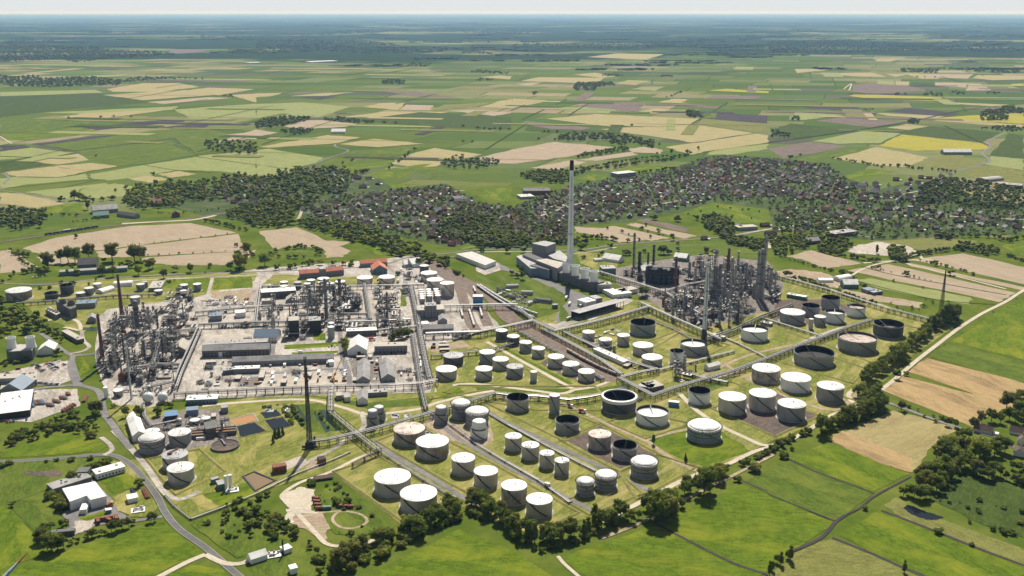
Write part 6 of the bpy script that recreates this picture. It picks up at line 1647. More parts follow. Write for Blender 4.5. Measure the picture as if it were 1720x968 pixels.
pipe_pile('j', 450, 312, 18, 16, 10, 'wood_pile', 'dark pile of beams beside the sandy track'); pipe_pile('E', 570, 285, 100, 18, 5, 'rust', 'long stack of red brown pipes beside the lane')
# open basins of the treatment plant
for X, Y, lb in ((1355, 530, 'long brown aeration basin in the treatment plant, left of two'), (1500, 510, 'long brown aeration basin in the treatment plant, right of two')):
    g = G(*Z('E', X, Y+20)); t = empty('aeration_basin', (g[0], g[1]+6, .3), R(12), lb, 'basin'); MB().box((0, -6, 2.2), (22, .6, 4.4)).box((0, 6, 2.2), (22, .6, 4.4)).box((-11, 0, 2.2), (.6, 12, 4.4)).box((11, 0, 2.2), (.6, 12, 4.4)).box((0, 0, 2.3), (21, .5, 4.5)).build('basin_wall', M['concrete_dark'], t); MB().box((0, 0, 1.8), (21.4, 11.4, 3.4)).build('basin_water', M['water_brown'], t)
# white gas fittings on pads, well head
for z_, X, Y, lb in (('i', 928, 530, 'white pumps on a pale pad in the gas compound'), ('i', 1560, 395, 'white fittings and blocks in front of the slim silos'), ('j', 120, 830, 'silver valve group at the gas well')):
    o = None
    g = G(*Z(z_, X, Y)); t = empty('valve_group', (g[0], g[1], .8), R(20), lb, 'valve group'); rv = random.Random(X); MB().box((0, 0, .15), (11, 9, .3)).build('plinth', M['white_wall'], t); b = MB()
    for _ in range(7): x, y = rv.uniform(-4, 4), rv.uniform(-3, 3); b.lathe([(.9, .3), (.9, 1.6), (.5, 2.2), (0, 2.3)], (x, y, 0), 10); b.bar((x, y, 1), (rv.uniform(-4, 4), rv.uniform(-3, 3), 1), .25, 0, 6)
    b.build('fitting', M['silver'], t)
lattice('j', 183, 725, 183, 826, 1.5, 5, 'small steel well head mast at the bottom edge', 'well_head', 'mast', 6, 4, rad=.22)
# storage racks of pipes in the grey compound: long trays
pipe_pile('i', 905, 420, -60, 20, 4, 'steel_dark', 'dark pipe tray in the gas compound'); pipe_pile('i', 985, 420, -60, 18, 5, 'rust', 'row of brown pipe racks beside the lane')
for k in range(6): pipe_pile('G', 30+40*k-160, 45-12*k, 40, 12, 5, 'steel_dark', 'dark pipe stack on the ground by the bridge corner', 'dark pipe stacks by the bridge corner')
# wind turbine whose blade tip reaches into the lower left corner
tip = Vector((0, 0, 0)); u, v = (45-860)/FPX, (930-484)/FPX; ray = Vector((u, CS-v*SN, -(SN+v*CS))); ray.normalize(); tip = Vector((0, 0, CAMH))+ray*560
ang0 = R(47); Lb = 42; hub = tip-Vector((math.cos(ang0)*Lb, 0, math.sin(ang0)*Lb)); t = empty('wind_turbine', (hub.x, hub.y+3.5, 0), 0, 'grey blue wind turbine blade with a red tip reaching into the bottom left corner', 'wind turbine')
MB().lathe([(2.4, 0), (1.3, hub.z-1.5), (0, hub.z-1.4)], n=24).build('tower', M['blade'], t); MB().box((0, 0, hub.z), (3.2, 9, 3.2)).build('nacelle', M['blade'], t); MB().lathe([(1.6, 0), (1.3, 1.2), (.6, 2), (0, 2.2)], n=16).build('hub', M['blade'], t); hb_ = CH[t.name][-1]; hb_.location = (0, -3.6, hub.z); hb_.rotation_euler = (math.pi/2, 0, 0)
def blade_section(b, ax, per, s0, s1, c0, c1, mi=0):
    vs = []
    for s_, c_ in ((s0, c0), (s1, c1)):
        for du, dv in ((-.3, 0), (0, .09), (.7, .0), (0, -.09)): p = Vector((0, -3.6, hub.z))+ax*s_+per*(du*c_)+Vector((0, 1, 0))*(dv*c_*1.6); vs.append(tuple(p))
    b.add(vs, [(i, (i+1) % 4, 4+(i+1) % 4, 4+i) for i in range(4)]+[(0,1,2,3),(4,5,6,7)], mi, True)
for k in range(3):
    a = ang0+k*2*math.pi/3; ax = Vector((math.cos(a), 0, math.sin(a))); per = Vector((-math.sin(a), 0, math.cos(a))); b = MB(); q = [(1, 2.0), (6, 3.4), (16, 2.7), (28, 1.9), (Lb-7, 1.25)]
    for (s0, c0), (s1, c1) in zip(q[:-1], q[1:]): blade_section(b, ax, per, s0, s1, c0, c1)
    bl = b.build('blade', M['blade'], t); b = MB(); blade_section(b, ax, per, Lb-7, Lb, 1.25, .5); b.build('blade_tip', M['blade_tip'], bl)
# mark the two-rail guard fence by the lawn
def fence(zone, s, label, h=1.8, step=5):
    gp = [G(*q) for q in ZP(zone, s)]; o = gp[0]; t = empty('fence', (o[0], o[1], .3), 0, label, 'fence'); b = MB()
    for a, c in zip(gp[:-1], gp[1:]):
        n = max(1, int(math.hypot(c[0]-a[0], c[1]-a[1])/step))
        for k in range(n+1):
            x, y = a[0]+(c[0]-a[0])*k/n-o[0], a[1]+(c[1]-a[1])*k/n-o[1]; b.box((x, y, h/2+.3), (.22, .22, h))
        for z in (.9, h): b.bar((a[0]-o[0], a[1]-o[1], z+.3), (c[0]-o[0], c[1]-o[1], z+.3), .1)
    b.build('railing', M['pipe_pale'], t)
fence('H', '70,695 160,740 270,785', 'pale railing at the lower right edge of the bright green lawn'); fence('k', '980,300 1120,230', 'pale railing between the domed tank and the gate'); fence('k', '560,470 700,410 800,360', 'pale railing along the grass in front of the domed pair')
# ---------------------------------------------------------------- trees: prototypes
def ico(sub=1):
    t = (1+5**.5)/2; v = [(-1,t,0),(1,t,0),(-1,-t,0),(1,-t,0),(0,-1,t),(0,1,t),(0,-1,-t),(0,1,-t),(t,0,-1),(t,0,1),(-t,0,-1),(-t,0,1)]
    f = [(0,11,5),(0,5,1),(0,1,7),(0,7,10),(0,10,11),(1,5,9),(5,11,4),(11,10,2),(10,7,6),(7,1,8),(3,9,4),(3,4,2),(3,2,6),(3,6,8),(3,8,9),(4,9,5),(2,4,11),(6,2,10),(8,6,7),(9,8,1)]
    v = [np.array(p)/np.linalg.norm(p) for p in v]
    for _ in range(sub):
        c = {}; nf = []
        def mid(a, b):
            k = (min(a, b), max(a, b))
            if k not in c: m = v[a]+v[b]; v.append(m/np.linalg.norm(m)); c[k] = len(v)-1
            return c[k]
        for a, b, d in f: x, y, z = mid(a, b), mid(b, d), mid(d, a); nf += [(a, x, z), (b, y, x), (d, z, y), (x, y, z)]
        f = nf
    return np.array(v), np.array(f)
ICO0, ICO1 = ico(0), ico(1)
def lobes(kind, rg, n):
    "centres and radii of foliage clumps for a plant one unit tall"
    out = []
    for k in range(n):
        a = rg.uniform(0, 6.28)
        if kind == 'poplar': z = rg.uniform(.22, .92); q = rg.uniform(0, .10)*(1.15-z); r = .13*(1.25-abs(z-.5)*1.1)
        elif kind == 'conifer': z = .15+.8*k/n; q = rg.uniform(.0, .1)*(1-z); r = .22*(1.08-z)
        elif kind == 'shrub': z = rg.uniform(.3, .62); q = rg.uniform(.1, .55); r = rg.uniform(.24, .38)
        else: z = rg.uniform(.36, .86); q = rg.uniform(.05, .30)*(1.25-abs(z-.58)*1.6); r = rg.uniform(.11, .19)
        out.append((q*math.cos(a), q*math.sin(a), z, r))
    return out
def crown_mesh(kind, seed, n, leaves, size, matn, trunk=False):
    rg = np.random.RandomState(seed); V = []; F = []; nv = 0; L = lobes(kind, rg, n); mi = []
    for x, y, z, r in L:
        v, f = ICO1 if leaves < 40 else ICO0; j = v*(r*.80)*(1+rg.uniform(-.22, .22, (len(v), 1))); j[:, 2] *= .9; V.append(j+(x, y, z)); F += [tuple(q+nv) for q in f]; nv += len(v); mi += [0]*len(f)
        for _ in range(leaves):
            d = rg.normal(size=3); d /= np.linalg.norm(d); d[2] = d[2]*.8+.12; p = np.array((x, y, z))+d*r*rg.uniform(.72, 1.14); nrm = d+rg.normal(size=3)*.55; nrm /= np.linalg.norm(nrm)
            a = np.cross(nrm, rg.normal(size=3)); a /= np.linalg.norm(a); b = np.cross(nrm, a); s = size*rg.uniform(.6, 1.3)
            V.append(np.array([p-a*s-b*s*.6, p+a*s-b*s*.5, p+a*s*.8+b*s*.6, p-a*s*.7+b*s*.7])); F.append(tuple(range(nv, nv+4))); nv += 4; mi.append(0)
    V = np.vstack(V).tolist()
    if trunk:
        tb = trunk_mb(kind, seed); F += [tuple(i+nv for i in q) for q in tb.f]; mi += [1]*len(tb.f); V += [list(q) for q in tb.v]
    me = bpy.data.meshes.new('crown'); me.from_pydata(V, [], F); me.materials.append(M[matn]); me.materials.append(M['bark']); me.polygons.foreach_set('material_index', mi); me.update(); return me
def trunk_mb(kind, seed):
    rr = random.Random(seed); b = MB()
    if kind == 'shrub':
        for k in range(4): a = k*1.57+rr.random(); b.bar((0, 0, 0), (.25*math.cos(a), .25*math.sin(a), .45), .025, 0, 5, .012)
        return b
    b.bar((0, 0, 0), (.01, .01, .45), .026, 0, 7, .017); b.bar((.01, .01, .45), (0, 0, .85), .017, 0, 6, .005)
    for k in range(5): a = k*1.26+rr.random(); q = .06 if kind in ('poplar', 'conifer') else .22; b.bar((0, 0, .3+.07*k), (q*math.cos(a), q*math.sin(a), .52+.07*k), .011, 0, 5, .004)
    return b
TP = {}
for kind, mats_, n, lv, sz in (('broad', ('leaf_dark', 'leaf_mid', 'leaf_mid', 'leaf_light', 'leaf_olive'), 20, 42, .034), ('poplar', ('leaf_dark', 'leaf_mid', 'leaf_olive'), 18, 30, .026), ('conifer', ('leaf_dark',), 12, 26, .028), ('shrub', ('leaf_dark', 'leaf_mid', 'leaf_olive'), 9, 34, .07)):
    for k, mm in enumerate(mats_):
        for v in range(2): TP.setdefault((kind, mm), []).append((crown_mesh(kind, 11*k+v+len(kind)*100, n, lv, sz, mm), trunk_mb(kind, k+v).mesh('trunk', M['bark']), crown_mesh(kind, 11*k+v+500, n, max(12, lv//2), sz*1.3, mm, True)))
TREES = []; rt_ = random.Random(77)
NAMES = dict(broad='broadleaf_tree', poplar='poplar_tree', conifer='conifer_tree', shrub='bush')
CATS = dict(broad='tree', poplar='tree', conifer='tree', shrub='bush')
ADJ = dict(leaf_dark='dark green', leaf_mid='mid green', leaf_light='light green', leaf_olive='olive green')
def addtree(px, py, h, kind, mm, where, jit=0):
    x, y = G(px, py); TREES.append((x+rt_.uniform(-jit, jit), y+rt_.uniform(-jit, jit), h, kind, mm, where))
def trees_at(zone, s, where, kind='broad', hs=(12, 16), mats_=('leaf_dark', 'leaf_mid', 'leaf_dark')):
    "x,y[,height px in the zoom]"
    for q in s.split():
        p = list(map(float, q.split(','))); px, py = Z(zone, p[0], p[1])
        if len(p) > 2: g = G(px, py); h = p[2]/4*depth_at(g[0], g[1])/FPX/.95
        else: h = rt_.uniform(*hs)
        addtree(px, py, h, kind, rt_.choice(mats_), where)
def row(zone, s, spacing, hs, where, kind='broad', mats_=('leaf_dark', 'leaf_mid'), jit=2, prob=1.0):
    gp = [G(*q) for q in ZP(zone, s)]
    for a, c in zip(gp[:-1], gp[1:]):
        d = math.hypot(c[0]-a[0], c[1]-a[1]); n = max(1, int(d/spacing))
        for k in range(n):
            if rt_.random() > prob: continue
            f = (k+rt_.random()*.6)/n; TREES.append((a[0]+(c[0]-a[0])*f+rt_.uniform(-jit, jit), a[1]+(c[1]-a[1])*f+rt_.uniform(-jit, jit), rt_.uniform(*hs), kind, rt_.choice(mats_), where))
def grove(zone, s, spacing, hs, where, kinds=('broad',), mats_=('leaf_dark', 'leaf_mid'), prob=.9, avoid=None):
    poly = [G(*q) for q in ZP(zone, s)]; x0, x1 = min(p[0] for p in poly), max(p[0] for p in poly); y0, y1 = min(p[1] for p in poly), max(p[1] for p in poly); y = y0
    while y < y1:
        x = x0
        while x < x1:
            p = (x+rt_.uniform(-.45, .45)*spacing, y+rt_.uniform(-.45, .45)*spacing)
            if rt_.random() < prob and inside(p, poly) and not (avoid and avoid(p)): TREES.append((p[0], p[1], rt_.uniform(*hs), rt_.choice(kinds), rt_.choice(mats_), where))
            x += spacing
        y += spacing
DK = ('leaf_dark', 'leaf_dark', 'leaf_mid', 'leaf_dark', 'leaf_olive'); MX = ('leaf_dark', 'leaf_mid', 'leaf_olive', 'leaf_mid', 'leaf_light'); LT = ('leaf_light', 'leaf_mid')
# foreground hedge along the field track at the lower edge of the plant
H1 = 'in the dense hedge below the two widest pale tanks'
for q in ((578,950),(590,938),(604,928),(618,922),(632,914),(648,912),(662,908),(676,900),(690,896),(700,905),(712,890),(726,884),(740,878),(752,870),(764,868),(776,862),(788,858),(800,860),(812,858),(824,866),(836,872),(848,880),(858,890)): addtree(q[0], q[1], rt_.uniform(11, 17), 'broad', rt_.choice(MX), H1, 4)
for q in ((700,893),(718,880),(735,872),(752,862),(790,850),(806,852),(828,862),(845,876),(866,890),(880,896),(896,898),(925,906)): addtree(q[0], q[1], rt_.uniform(12, 17), 'broad', rt_.choice(DK), H1, 3)
row('P', '640,935 680,915 720,895 770,872 800,868 830,880', 7, (4, 8), H1, 'shrub', MX, 3)
H2 = 'in the tall row between tank farm and front meadow'
for q in ((862,898),(872,905),(886,905),(898,910),(908,915),(918,908),(930,918),(936,906),(944,914),(955,905),(966,902),(975,900),(985,892),(995,885),(1003,878),(1010,886),(1020,880),(1033,882),(1040,870)): addtree(q[0], q[1], rt_.uniform(12, 18), rt_.choice(('broad', 'poplar', 'poplar')), rt_.choice(DK), H2, 3)
row('P', '860,905 910,925 950,915 1000,890 1040,872', 6, (4, 8), H2, 'shrub', DK, 3)
H3 = 'in the big dark clump beside the meadow corner'
trees_at('k', '930,560,170 965,600,215 1000,605,190 1035,590,180 1075,560,150 1010,540,160 1050,520,150 960,520,120 910,520,90', H3, mats_=DK)
H4 = 'in the loose tree row along the pale track'
trees_at('k', '1140,510,70 1160,420,100 1200,400,90 1250,400,90 1290,420,200 1330,400,120 1290,340,110 1390,330,110 1430,290,60 1170,360,75 800,600,90 850,580,60 1145,500,60', H4, mats_=MX); trees_at('k', '1165,200,65', 'alone at the corner of the bright green lawn', 'conifer', mats_=('leaf_dark',)); trees_at('k', '950,85,70', 'beside the wide lane above the bright green lawn', 'poplar', mats_=('leaf_dark',))
row('k', '1520,235 1570,215 1620,190 1680,160 1760,115', 9, (5, 7), 'in the neat row along the pale track', 'shrub', DK, 1); trees_at('k', '1630,262,62 1515,330,40', 'alone on the meadow edge below the pale track', 'shrub', mats_=MX)
row('H', '300,830 380,790 470,745 560,700 660,660', 8, (5, 8), 'in the neat row along the pale track', 'shrub', DK, 1); trees_at('H', '268,920,55 465,835,45 520,785,25', 'alone on the meadow edge below the pale track', 'shrub', mats_=MX); trees_at('H', '30,960,90 75,950,70 -10,965,80', H4, mats_=DK)
H5 = 'in the hedge between tank farm and pale straight track'
trees_at('H', '715,680,150 745,650,90 790,640,90 830,620,80 860,610,90 890,600,120 930,590,110 985,570,100 1020,560,120 1050,540,90 1080,520,130 1120,510,110 960,430,90 990,410,80 1000,520,100 1040,480,120 1090,450,120 1130,490,80', H5, mats_=DK)
trees_at('H', '1010,360,110 1030,330,110 1060,310,120 1080,280,90 1110,270,100 1130,240,90 1160,230,95 1190,210,90 1215,190,110 1235,180,120 1250,160,110 1275,140,90 1310,110,80 1330,90,100 1350,70,90 1385,55,80 1410,40,80', H5, mats_=MX)
trees_at('D', '1340,870,80 1370,850,90 1400,830,90 1430,800,100 1465,780,100 1490,770,110 1520,750,120 1545,740,130 1570,730,130 1595,720,120 1620,710,110 1640,700,90 1230,940,60 1190,960,60', H5, 'poplar', mats_=('leaf_mid', 'leaf_mid', 'leaf_dark')); trees_at('D', '1420,815,90 1480,770,95 1530,745,100 1580,725,110', H5, mats_=('leaf_mid', 'leaf_olive'))
row('D', '1180,960 1300,880 1420,820 1540,745 1640,700', 8, (4, 7), H5, 'shrub', DK, 3); row('H', '720,680 860,620 990,575 1100,520', 7, (4, 7), H5, 'shrub', MX, 3)
trees_at('H', '1225,310,65 1285,285,35 1255,520,70 1370,525,25 1410,565,22 1470,560,25 1490,600,35', 'beside the little field road by the stubble fields', mats_=MX); row('H', '1270,490 1340,510', 6, (3, 5), 'beside the little field road by the stubble fields', 'shrub', MX, 1); row('H', '1500,570 1580,590 1660,620', 9, (3, 5), 'beside the little field road by the stubble fields', 'shrub', MX, 1)
H6 = 'in the wood beside the houses at the right edge'
trees_at('l', '910,430,70 945,420,75 980,440,90 1020,450,100 1060,440,90 1010,380,110 1060,370,120 1100,390,110 1130,400,120 1160,360,110 1000,300,60 1050,300,100 1100,310,120 1150,310,130 1200,320,120 1180,260,120 1230,300,110 1130,180,90 1160,150,110 1200,170,130 1250,200,120 1280,260,110 1320,230,110 1300,150,120 1360,260,110 1400,290,110 1440,310,90 1480,320,90 1520,290,100 1460,200,110 1520,160,110 1560,130,120 1590,140,110 1300,60,90 1350,50,80 1560,300,70 1600,320,60 1650,340,60 1700,360,60 1640,250,60 1690,260,60 1730,300,70', H6, mats_=DK)
trees_at('l', '1215,130,110 1180,110,90 1260,120,100 1390,190,150 1420,170,140 1445,150,120', H6, mats_=('leaf_light',)); trees_at('l', '1690,330,60 1720,350,60', H6, 'shrub', mats_=LT)
trees_at('l', '1380,-20,90 1430,-60,90 1500,-70,90 1560,-60,80 1620,-80,100 1660,-60,90 1700,-100,120 1720,-60,100 1600,-150,120 1650,-160,110 1690,-190,100 1760,-160,110 1200,-40,60 1260,-30,60', H6, mats_=DK)
trees_at('l', '655,520,32 1150,685,45 1370,765,25 1415,465,30 1245,385,28 1215,370,22 1220,480,25 1345,515,25 1410,535,28 1420,550,22 1580,515,28 1710,545,35 1695,620,30 1155,465,18 1130,445,18 1285,480,18 1530,500,15 1640,690,40 1570,670,35', 'scattered on the dark rough meadow at the right', 'shrub', mats_=DK); row('l', '1340,600 1460,640 1560,680 1680,710', 9, (3, 5), 'along the ditch of the dark rough meadow', 'shrub', DK, 1)
trees_at('l', '915,945,90 150,865,110 85,895,95 30,935,70 10,960,100', 'standing dark on the meadow at the bottom right', 'poplar', mats_=('leaf_dark',)); trees_at('l', '60,880,60 130,850,60', 'standing dark on the meadow at the bottom right', mats_=('leaf_dark',))
# lower left
H7 = 'in the tree belt around the gravel forecourt'
trees_at('i', '285,740,110 320,790,120 350,800,130 390,800,120 425,780,80 340,660,60 300,700,90 420,640,60 445,620,40 780,670,90 750,670,70 820,650,70 865,640,70 900,620,40 1015,605,75 1040,600,65 615,710,65 640,700,50 590,720,50 680,690,40 515,740,45 475,755,35 710,690,40', H7, mats_=DK); trees_at('i', '325,450,60 345,430,50 395,480,70 420,510,75 445,490,50 400,445,50 430,470,60', H7, 'shrub', mats_=MX); trees_at('i', '85,500,45 250,755,60 930,370,65 950,350,45', 'standing alone near the lower left meadow', mats_=MX)
trees_at('i', '495,320,70 470,325,40 510,330,50 620,255,50 640,245,45 660,250,40 575,245,20 690,230,50 720,220,50 610,185,30 480,195,35 60,220,35 20,235,35 380,195,22 310,205,20', 'beside the lane above the long white narrow shed', 'shrub', mats_=DK)
grove('E', '-20,620 40,530 240,480 350,420 480,390 560,420 640,440 680,560 640,580 560,520 420,510 300,540 200,570 40,610', 9, (4, 8), 'in the scrub belt left of the lane', ('shrub', 'shrub', 'broad'), MX)
trees_at('E', '625,390,95 650,385,90 670,380,80 640,410,60', 'in the dark group at the lane junction', 'broad', mats_=DK); trees_at('E', '770,340,40 845,405,75 930,400,80 950,395,60 1060,395,65 1075,385,50 1130,340,50 1155,335,40', 'between the lane and the gas spheres', mats_=MX)
trees_at('F', '250,540,75 275,535,75 300,525,70 235,580,60', 'in the little group on the lawn by the ponds', 'conifer', mats_=('leaf_dark', 'leaf_mid')); row('F', '300,340 380,470', 6, (3, 5), 'along the green treatment ponds', 'shrub', ('leaf_mid', 'leaf_light'), 2); row('F', '350,330 450,460', 6, (3, 5), 'along the green treatment ponds', 'shrub', ('leaf_mid', 'leaf_light'), 2); row('F', '520,370 620,500', 7, (2, 4), 'along the green treatment ponds', 'shrub', MX, 2); row('F', '150,350 290,320', 6, (2, 4), 'along the green treatment ponds', 'shrub', MX, 2)
H8 = 'in the thicket around the gravel works yard'
grove('j', '-60,560 30,540 120,560 250,640 265,720 180,740 60,700 -60,720', 7.5, (5, 9), H8, ('shrub', 'broad'), DK); grove('j', '270,700 330,720 420,820 460,880 560,860 600,960 400,968 330,800', 7.5, (4, 8), H8, ('shrub', 'broad'), MX); grove('j', '560,800 650,770 800,740 960,680 1080,640 1060,700 960,760 900,830 760,900 640,960 560,940', 7.5, (5, 10), H8, ('shrub', 'broad'), MX)
grove('j', '500,470 560,440 640,450 640,490 520,510', 6, (3, 6), H8, ('shrub',), DK); grove('j', '400,410 520,340 640,380 760,520 940,650 820,680 760,560 660,420 540,420', 9, (1.5, 3.5), 'in the low scrub on the works yard', ('shrub',), MX, .6); grove('i', '1480,500 1560,470 1720,450 1720,560 1640,620 1480,620', 9, (3, 7), H8, ('shrub', 'broad'), MX, .8); grove('i', '1300,640 1420,600 1500,640 1600,690 1500,720 1380,690', 14, (2, 4), 'in the low scrub beside the fenced lane', ('shrub',), MX, .5)
grove('i', '1300,620 1480,560 1700,480 1720,700 1600,760 1420,700', 11, (2, 4.5), 'in the low scrub beside the fenced lane', ('shrub',), MX, .6); grove('j', '380,400 520,330 660,400 760,520 640,540 500,520 420,520', 8, (1.5, 3.5), 'in the low scrub on the works yard', ('shrub',), MX, .7); trees_at('j', '640,690,30 360,350,40 375,360,35 30,450,45 80,430,40', H8, 'shrub', mats_=DK); trees_at('j', '610,830,60 650,820,55 585,830,50', H8, mats_=MX)
grove('j', '540,680 640,670 800,600 960,660 800,680 640,720', 9, (1, 2.5), 'in the low scrub on the works yard', ('shrub',), MX, .6)
# left edge
H9 = 'in the wood at the left edge'
grove('A', '-40,400 30,420 60,470 160,500 280,540 260,640 200,660 80,640 40,660 -40,680', 13, (9, 15), H9, ('broad',), DK, .85); row('A', '-20,560 60,520 200,560 290,600 400,680', 12, (7, 11), H9, 'broad', MX, 5); row('A', '20,860 100,850 210,820', 8, (4, 7), 'in the hedge below the grey cooling block', 'shrub', MX, 2); trees_at('A', '395,790,60 380,640,45 420,700,40', 'beside the car park lane', mats_=MX)
H10 = 'in the tall round row before the brown fields'
trees_at('A', '325,210,120 410,168,95 460,165,110 505,165,105 600,145,110 755,160,125 905,160,115 945,155,100', H10, mats_=('leaf_mid', 'leaf_olive'))
H11 = 'along the highway behind the left block'
trees_at('A', '480,210,40 690,250,65 700,165,40 810,190,35 860,190,55 880,200,50 930,250,70 1000,215,70 1025,205,70 1100,270,65 1180,225,45 1280,230,60 1410,200,35 1550,215,60 1610,215,110 1640,200,90 450,250,45 520,250,45 760,260,70 290,240,60 210,230,40 165,240,45 95,245,30 150,130,60 185,130,45 130,110,40', H11, mats_=MX); row('A', '250,345 330,340 410,330', 10, (4, 6), H11, 'shrub', DK, 2); row('A', '0,300 40,280 110,250 230,230', 14, (7, 11), H11, 'broad', DK, 4); row('A', '80,90 160,170 260,230 330,190', 12, (5, 8), 'in the hedge between the two left brown fields', 'broad', MX, 3)
row('A', '1130,300 1210,290', 6, (3, 5), H11, 'shrub', DK, 2); row('A', '620,290 680,310 560,320 380,300', 14, (6, 9), H11, 'broad', MX, 4)
# middle: behind the left block
H12 = 'in the tree belt behind the orange roofed wings'
row('B', '260,215 330,210 420,190 500,180 560,185', 10, (9, 13), H12, 'broad', DK, 3); row('B', '560,185 640,180 700,185 790,170', 12, (8, 12), H12, 'broad', MX, 4); row('B', '0,60 60,90 110,130 200,110 250,130 380,140 500,130 580,110', 11, (6, 10), 'in the hedge along the front brown field', 'broad', MX, 4); row('B', '260,95 330,75 420,70 520,75 570,110', 9, (7, 10), 'around the small green inlet of the brown field', 'broad', DK, 3)
trees_at('B', '60,105,80 20,190,80 180,190,90 0,140,60', H11, mats_=LT); H13 = 'in the dark wood strip above the railway'; grove('B', '1150,120 1250,110 1340,130 1430,190 1440,215 1380,210 1280,170 1220,200', 11, (10, 15), H13, ('broad',), DK); row('B', '1440,220 1480,250 1520,270', 8, (4, 7), H13, 'shrub', MX, 3)
trees_at('B', '1050,690,60 1075,685,70 1100,680,75 1130,670,65 1150,660,50 1030,690,50', 'in the dark round group by the long grey hall', mats_=DK); trees_at('B', '720,760,90 725,785,60', 'beside the big white gabled shed', mats_=MX); trees_at('B', '640,480,25 1075,250,30 760,190,30', 'inside the middle block', 'shrub', mats_=LT)
# belt between brown field and village
W1 = 'in the broad wood belt before the village'
grove('f', '270,700 330,680 420,700 560,700 700,720 830,760 900,810 1000,830 1100,870 1080,910 960,930 880,905 800,860 680,820 640,840 560,800 460,770 360,740', 10.8, (9, 15), W1, ('broad',), MX); grove('f', '1200,760 1300,680 1400,640 1560,680 1720,720 1720,860 1600,870 1480,850 1400,830 1250,800', 11.5, (9, 15), W1, ('broad',), DK, .95); grove('f', '-60,700 40,560 120,540 300,520 430,550 300,600 240,680 270,720 160,730 -20,740', 12.2, (9, 15), W1, ('broad',), MX)
grove('f', '0,400 160,360 260,330 380,360 470,320 560,340 640,380 700,340 760,360 640,430 620,480 560,520 430,520 300,500 100,540 0,540', 13.7, (9, 15), 'in the leafy western end of the village', ('broad',), MX, .62); grove('e', '850,500 900,460 1120,430 1300,440 1380,420 1560,380 1720,390 1720,540 1600,560 1540,520 1420,560 1280,560 1200,600 1080,600 900,620 840,570', 13.7, (9, 15), 'in the leafy western end of the village', ('broad',), MX, .62)
grove('e', '1500,640 1600,600 1720,560 1720,700 1640,690 1520,660', 10.8, (8, 12), W1, ('broad',), MX); row('e', '1360,690 1440,700 1560,730 1680,760', 10.1, (7, 10), 'in the hedge along the wide brown field', 'broad', DK, 3); grove('e', '-40,640 60,600 200,620 300,620 320,680 260,720 140,760 0,740', 12.2, (9, 14), 'around the farm by the railway at the left', ('broad',), DK, .8); row('e', '340,650 460,650 560,660', 10.1, (5, 8), 'around the farm by the railway at the left', 'broad', MX, 4); trees_at('e', '415,555,45 500,545,70 530,545,60 560,550,55 590,545,40 685,550,35 750,545,45 590,610,65 270,730,55 620,560,40', 'around the farm by the railway at the left', mats_=MX); row('e', '480,700 600,680 760,660', 8.6, (4, 6), 'around the farm by the railway at the left', 'shrub', MX, 3)
row('e', '1040,640 1160,635 1280,630 1500,605', 11.5, (3, 6), 'along the railway field edge', 'shrub', DK, 3); row('e', '650,882 820,860 1000,840 1060,832', 22, (2.5, 4), 'in the hedge line across the brown fields', 'shrub', DK, 1); row('e', '1060,832 1200,815 1400,790 1600,768', 20, (2.5, 4.5), 'in the hedge line across the brown fields', 'shrub', DK, 1); row('e', '980,922 1200,908 1400,897 1640,888', 16, (2.5, 4.5), 'in the hedge line across the brown fields', 'shrub', DK, 1)
# right block surroundings
H14 = 'along the highway behind the power station'
trees_at('C', '240,410,40 270,430,45 310,440,60 300,380,35 365,395,25 460,415,20 720,300,35 820,290,30 850,275,35 1115,555,75 1140,545,60 900,230,45 700,240,45 715,240,50 1240,270,60 1260,270,60 1285,270,55 1350,250,35 1545,260,45 1600,275,45 1000,275,45 1020,275,45 1130,260,30 215,260,50 320,260,40 1355,205,30', H14, mats_=DK); grove('C', '60,280 0,110 120,110 260,140 360,170 300,220 160,230 0,230', 10.8, (9, 14), W1, ('broad',), DK); grove('C', '430,160 560,150 740,170 740,230 600,210 450,200', 10.8, (8, 13), W1, ('broad',), MX); row('C', '740,170 870,165 960,180', 7.9, (8, 12), W1, 'broad', DK, 4)
grove('C', '1500,30 1620,20 1720,60 1720,150 1640,150 1540,90', 10.8, (9, 14), 'in the wood at the village edge behind the right block', ('broad',), DK); grove('D', '40,150 130,160 350,190 360,240 280,250 180,220 60,190', 8.6, (8, 12), 'in the wood at the village edge behind the right block', ('broad',), DK, 1); grove('D', '370,170 480,160 540,250 480,300 380,260', 10.1, (8, 12), 'in the wood at the village edge behind the right block', ('broad',), MX, .8); grove('D', '540,170 630,190 620,240 540,240', 9.4, (9, 13), 'in the wood at the village edge behind the right block', ('broad',), DK, .9)
grove('D', '680,220 760,190 880,170 920,220 880,270 800,280 700,260', 10.1, (8, 13), 'in the trees round the gravel yard', ('broad',), DK, .85); row('D', '880,290 960,300 1060,320 1140,310', 6.5, (6, 10), 'in the trees round the gravel yard', 'broad', DK, 4); grove('D', '1170,240 1260,240 1290,320 1220,330 1180,300', 6.5, (9, 14), 'in the trees round the gravel yard', ('broad',), DK, .9); row('D', '1300,290 1400,270 1520,250 1620,240 1700,210', 6.5, (7, 11), 'in the hedge along the brown field at the right', 'broad', DK, 3); trees_at('D', '1090,265,65', 'in the trees round the gravel yard', 'poplar', mats_=('leaf_dark',))
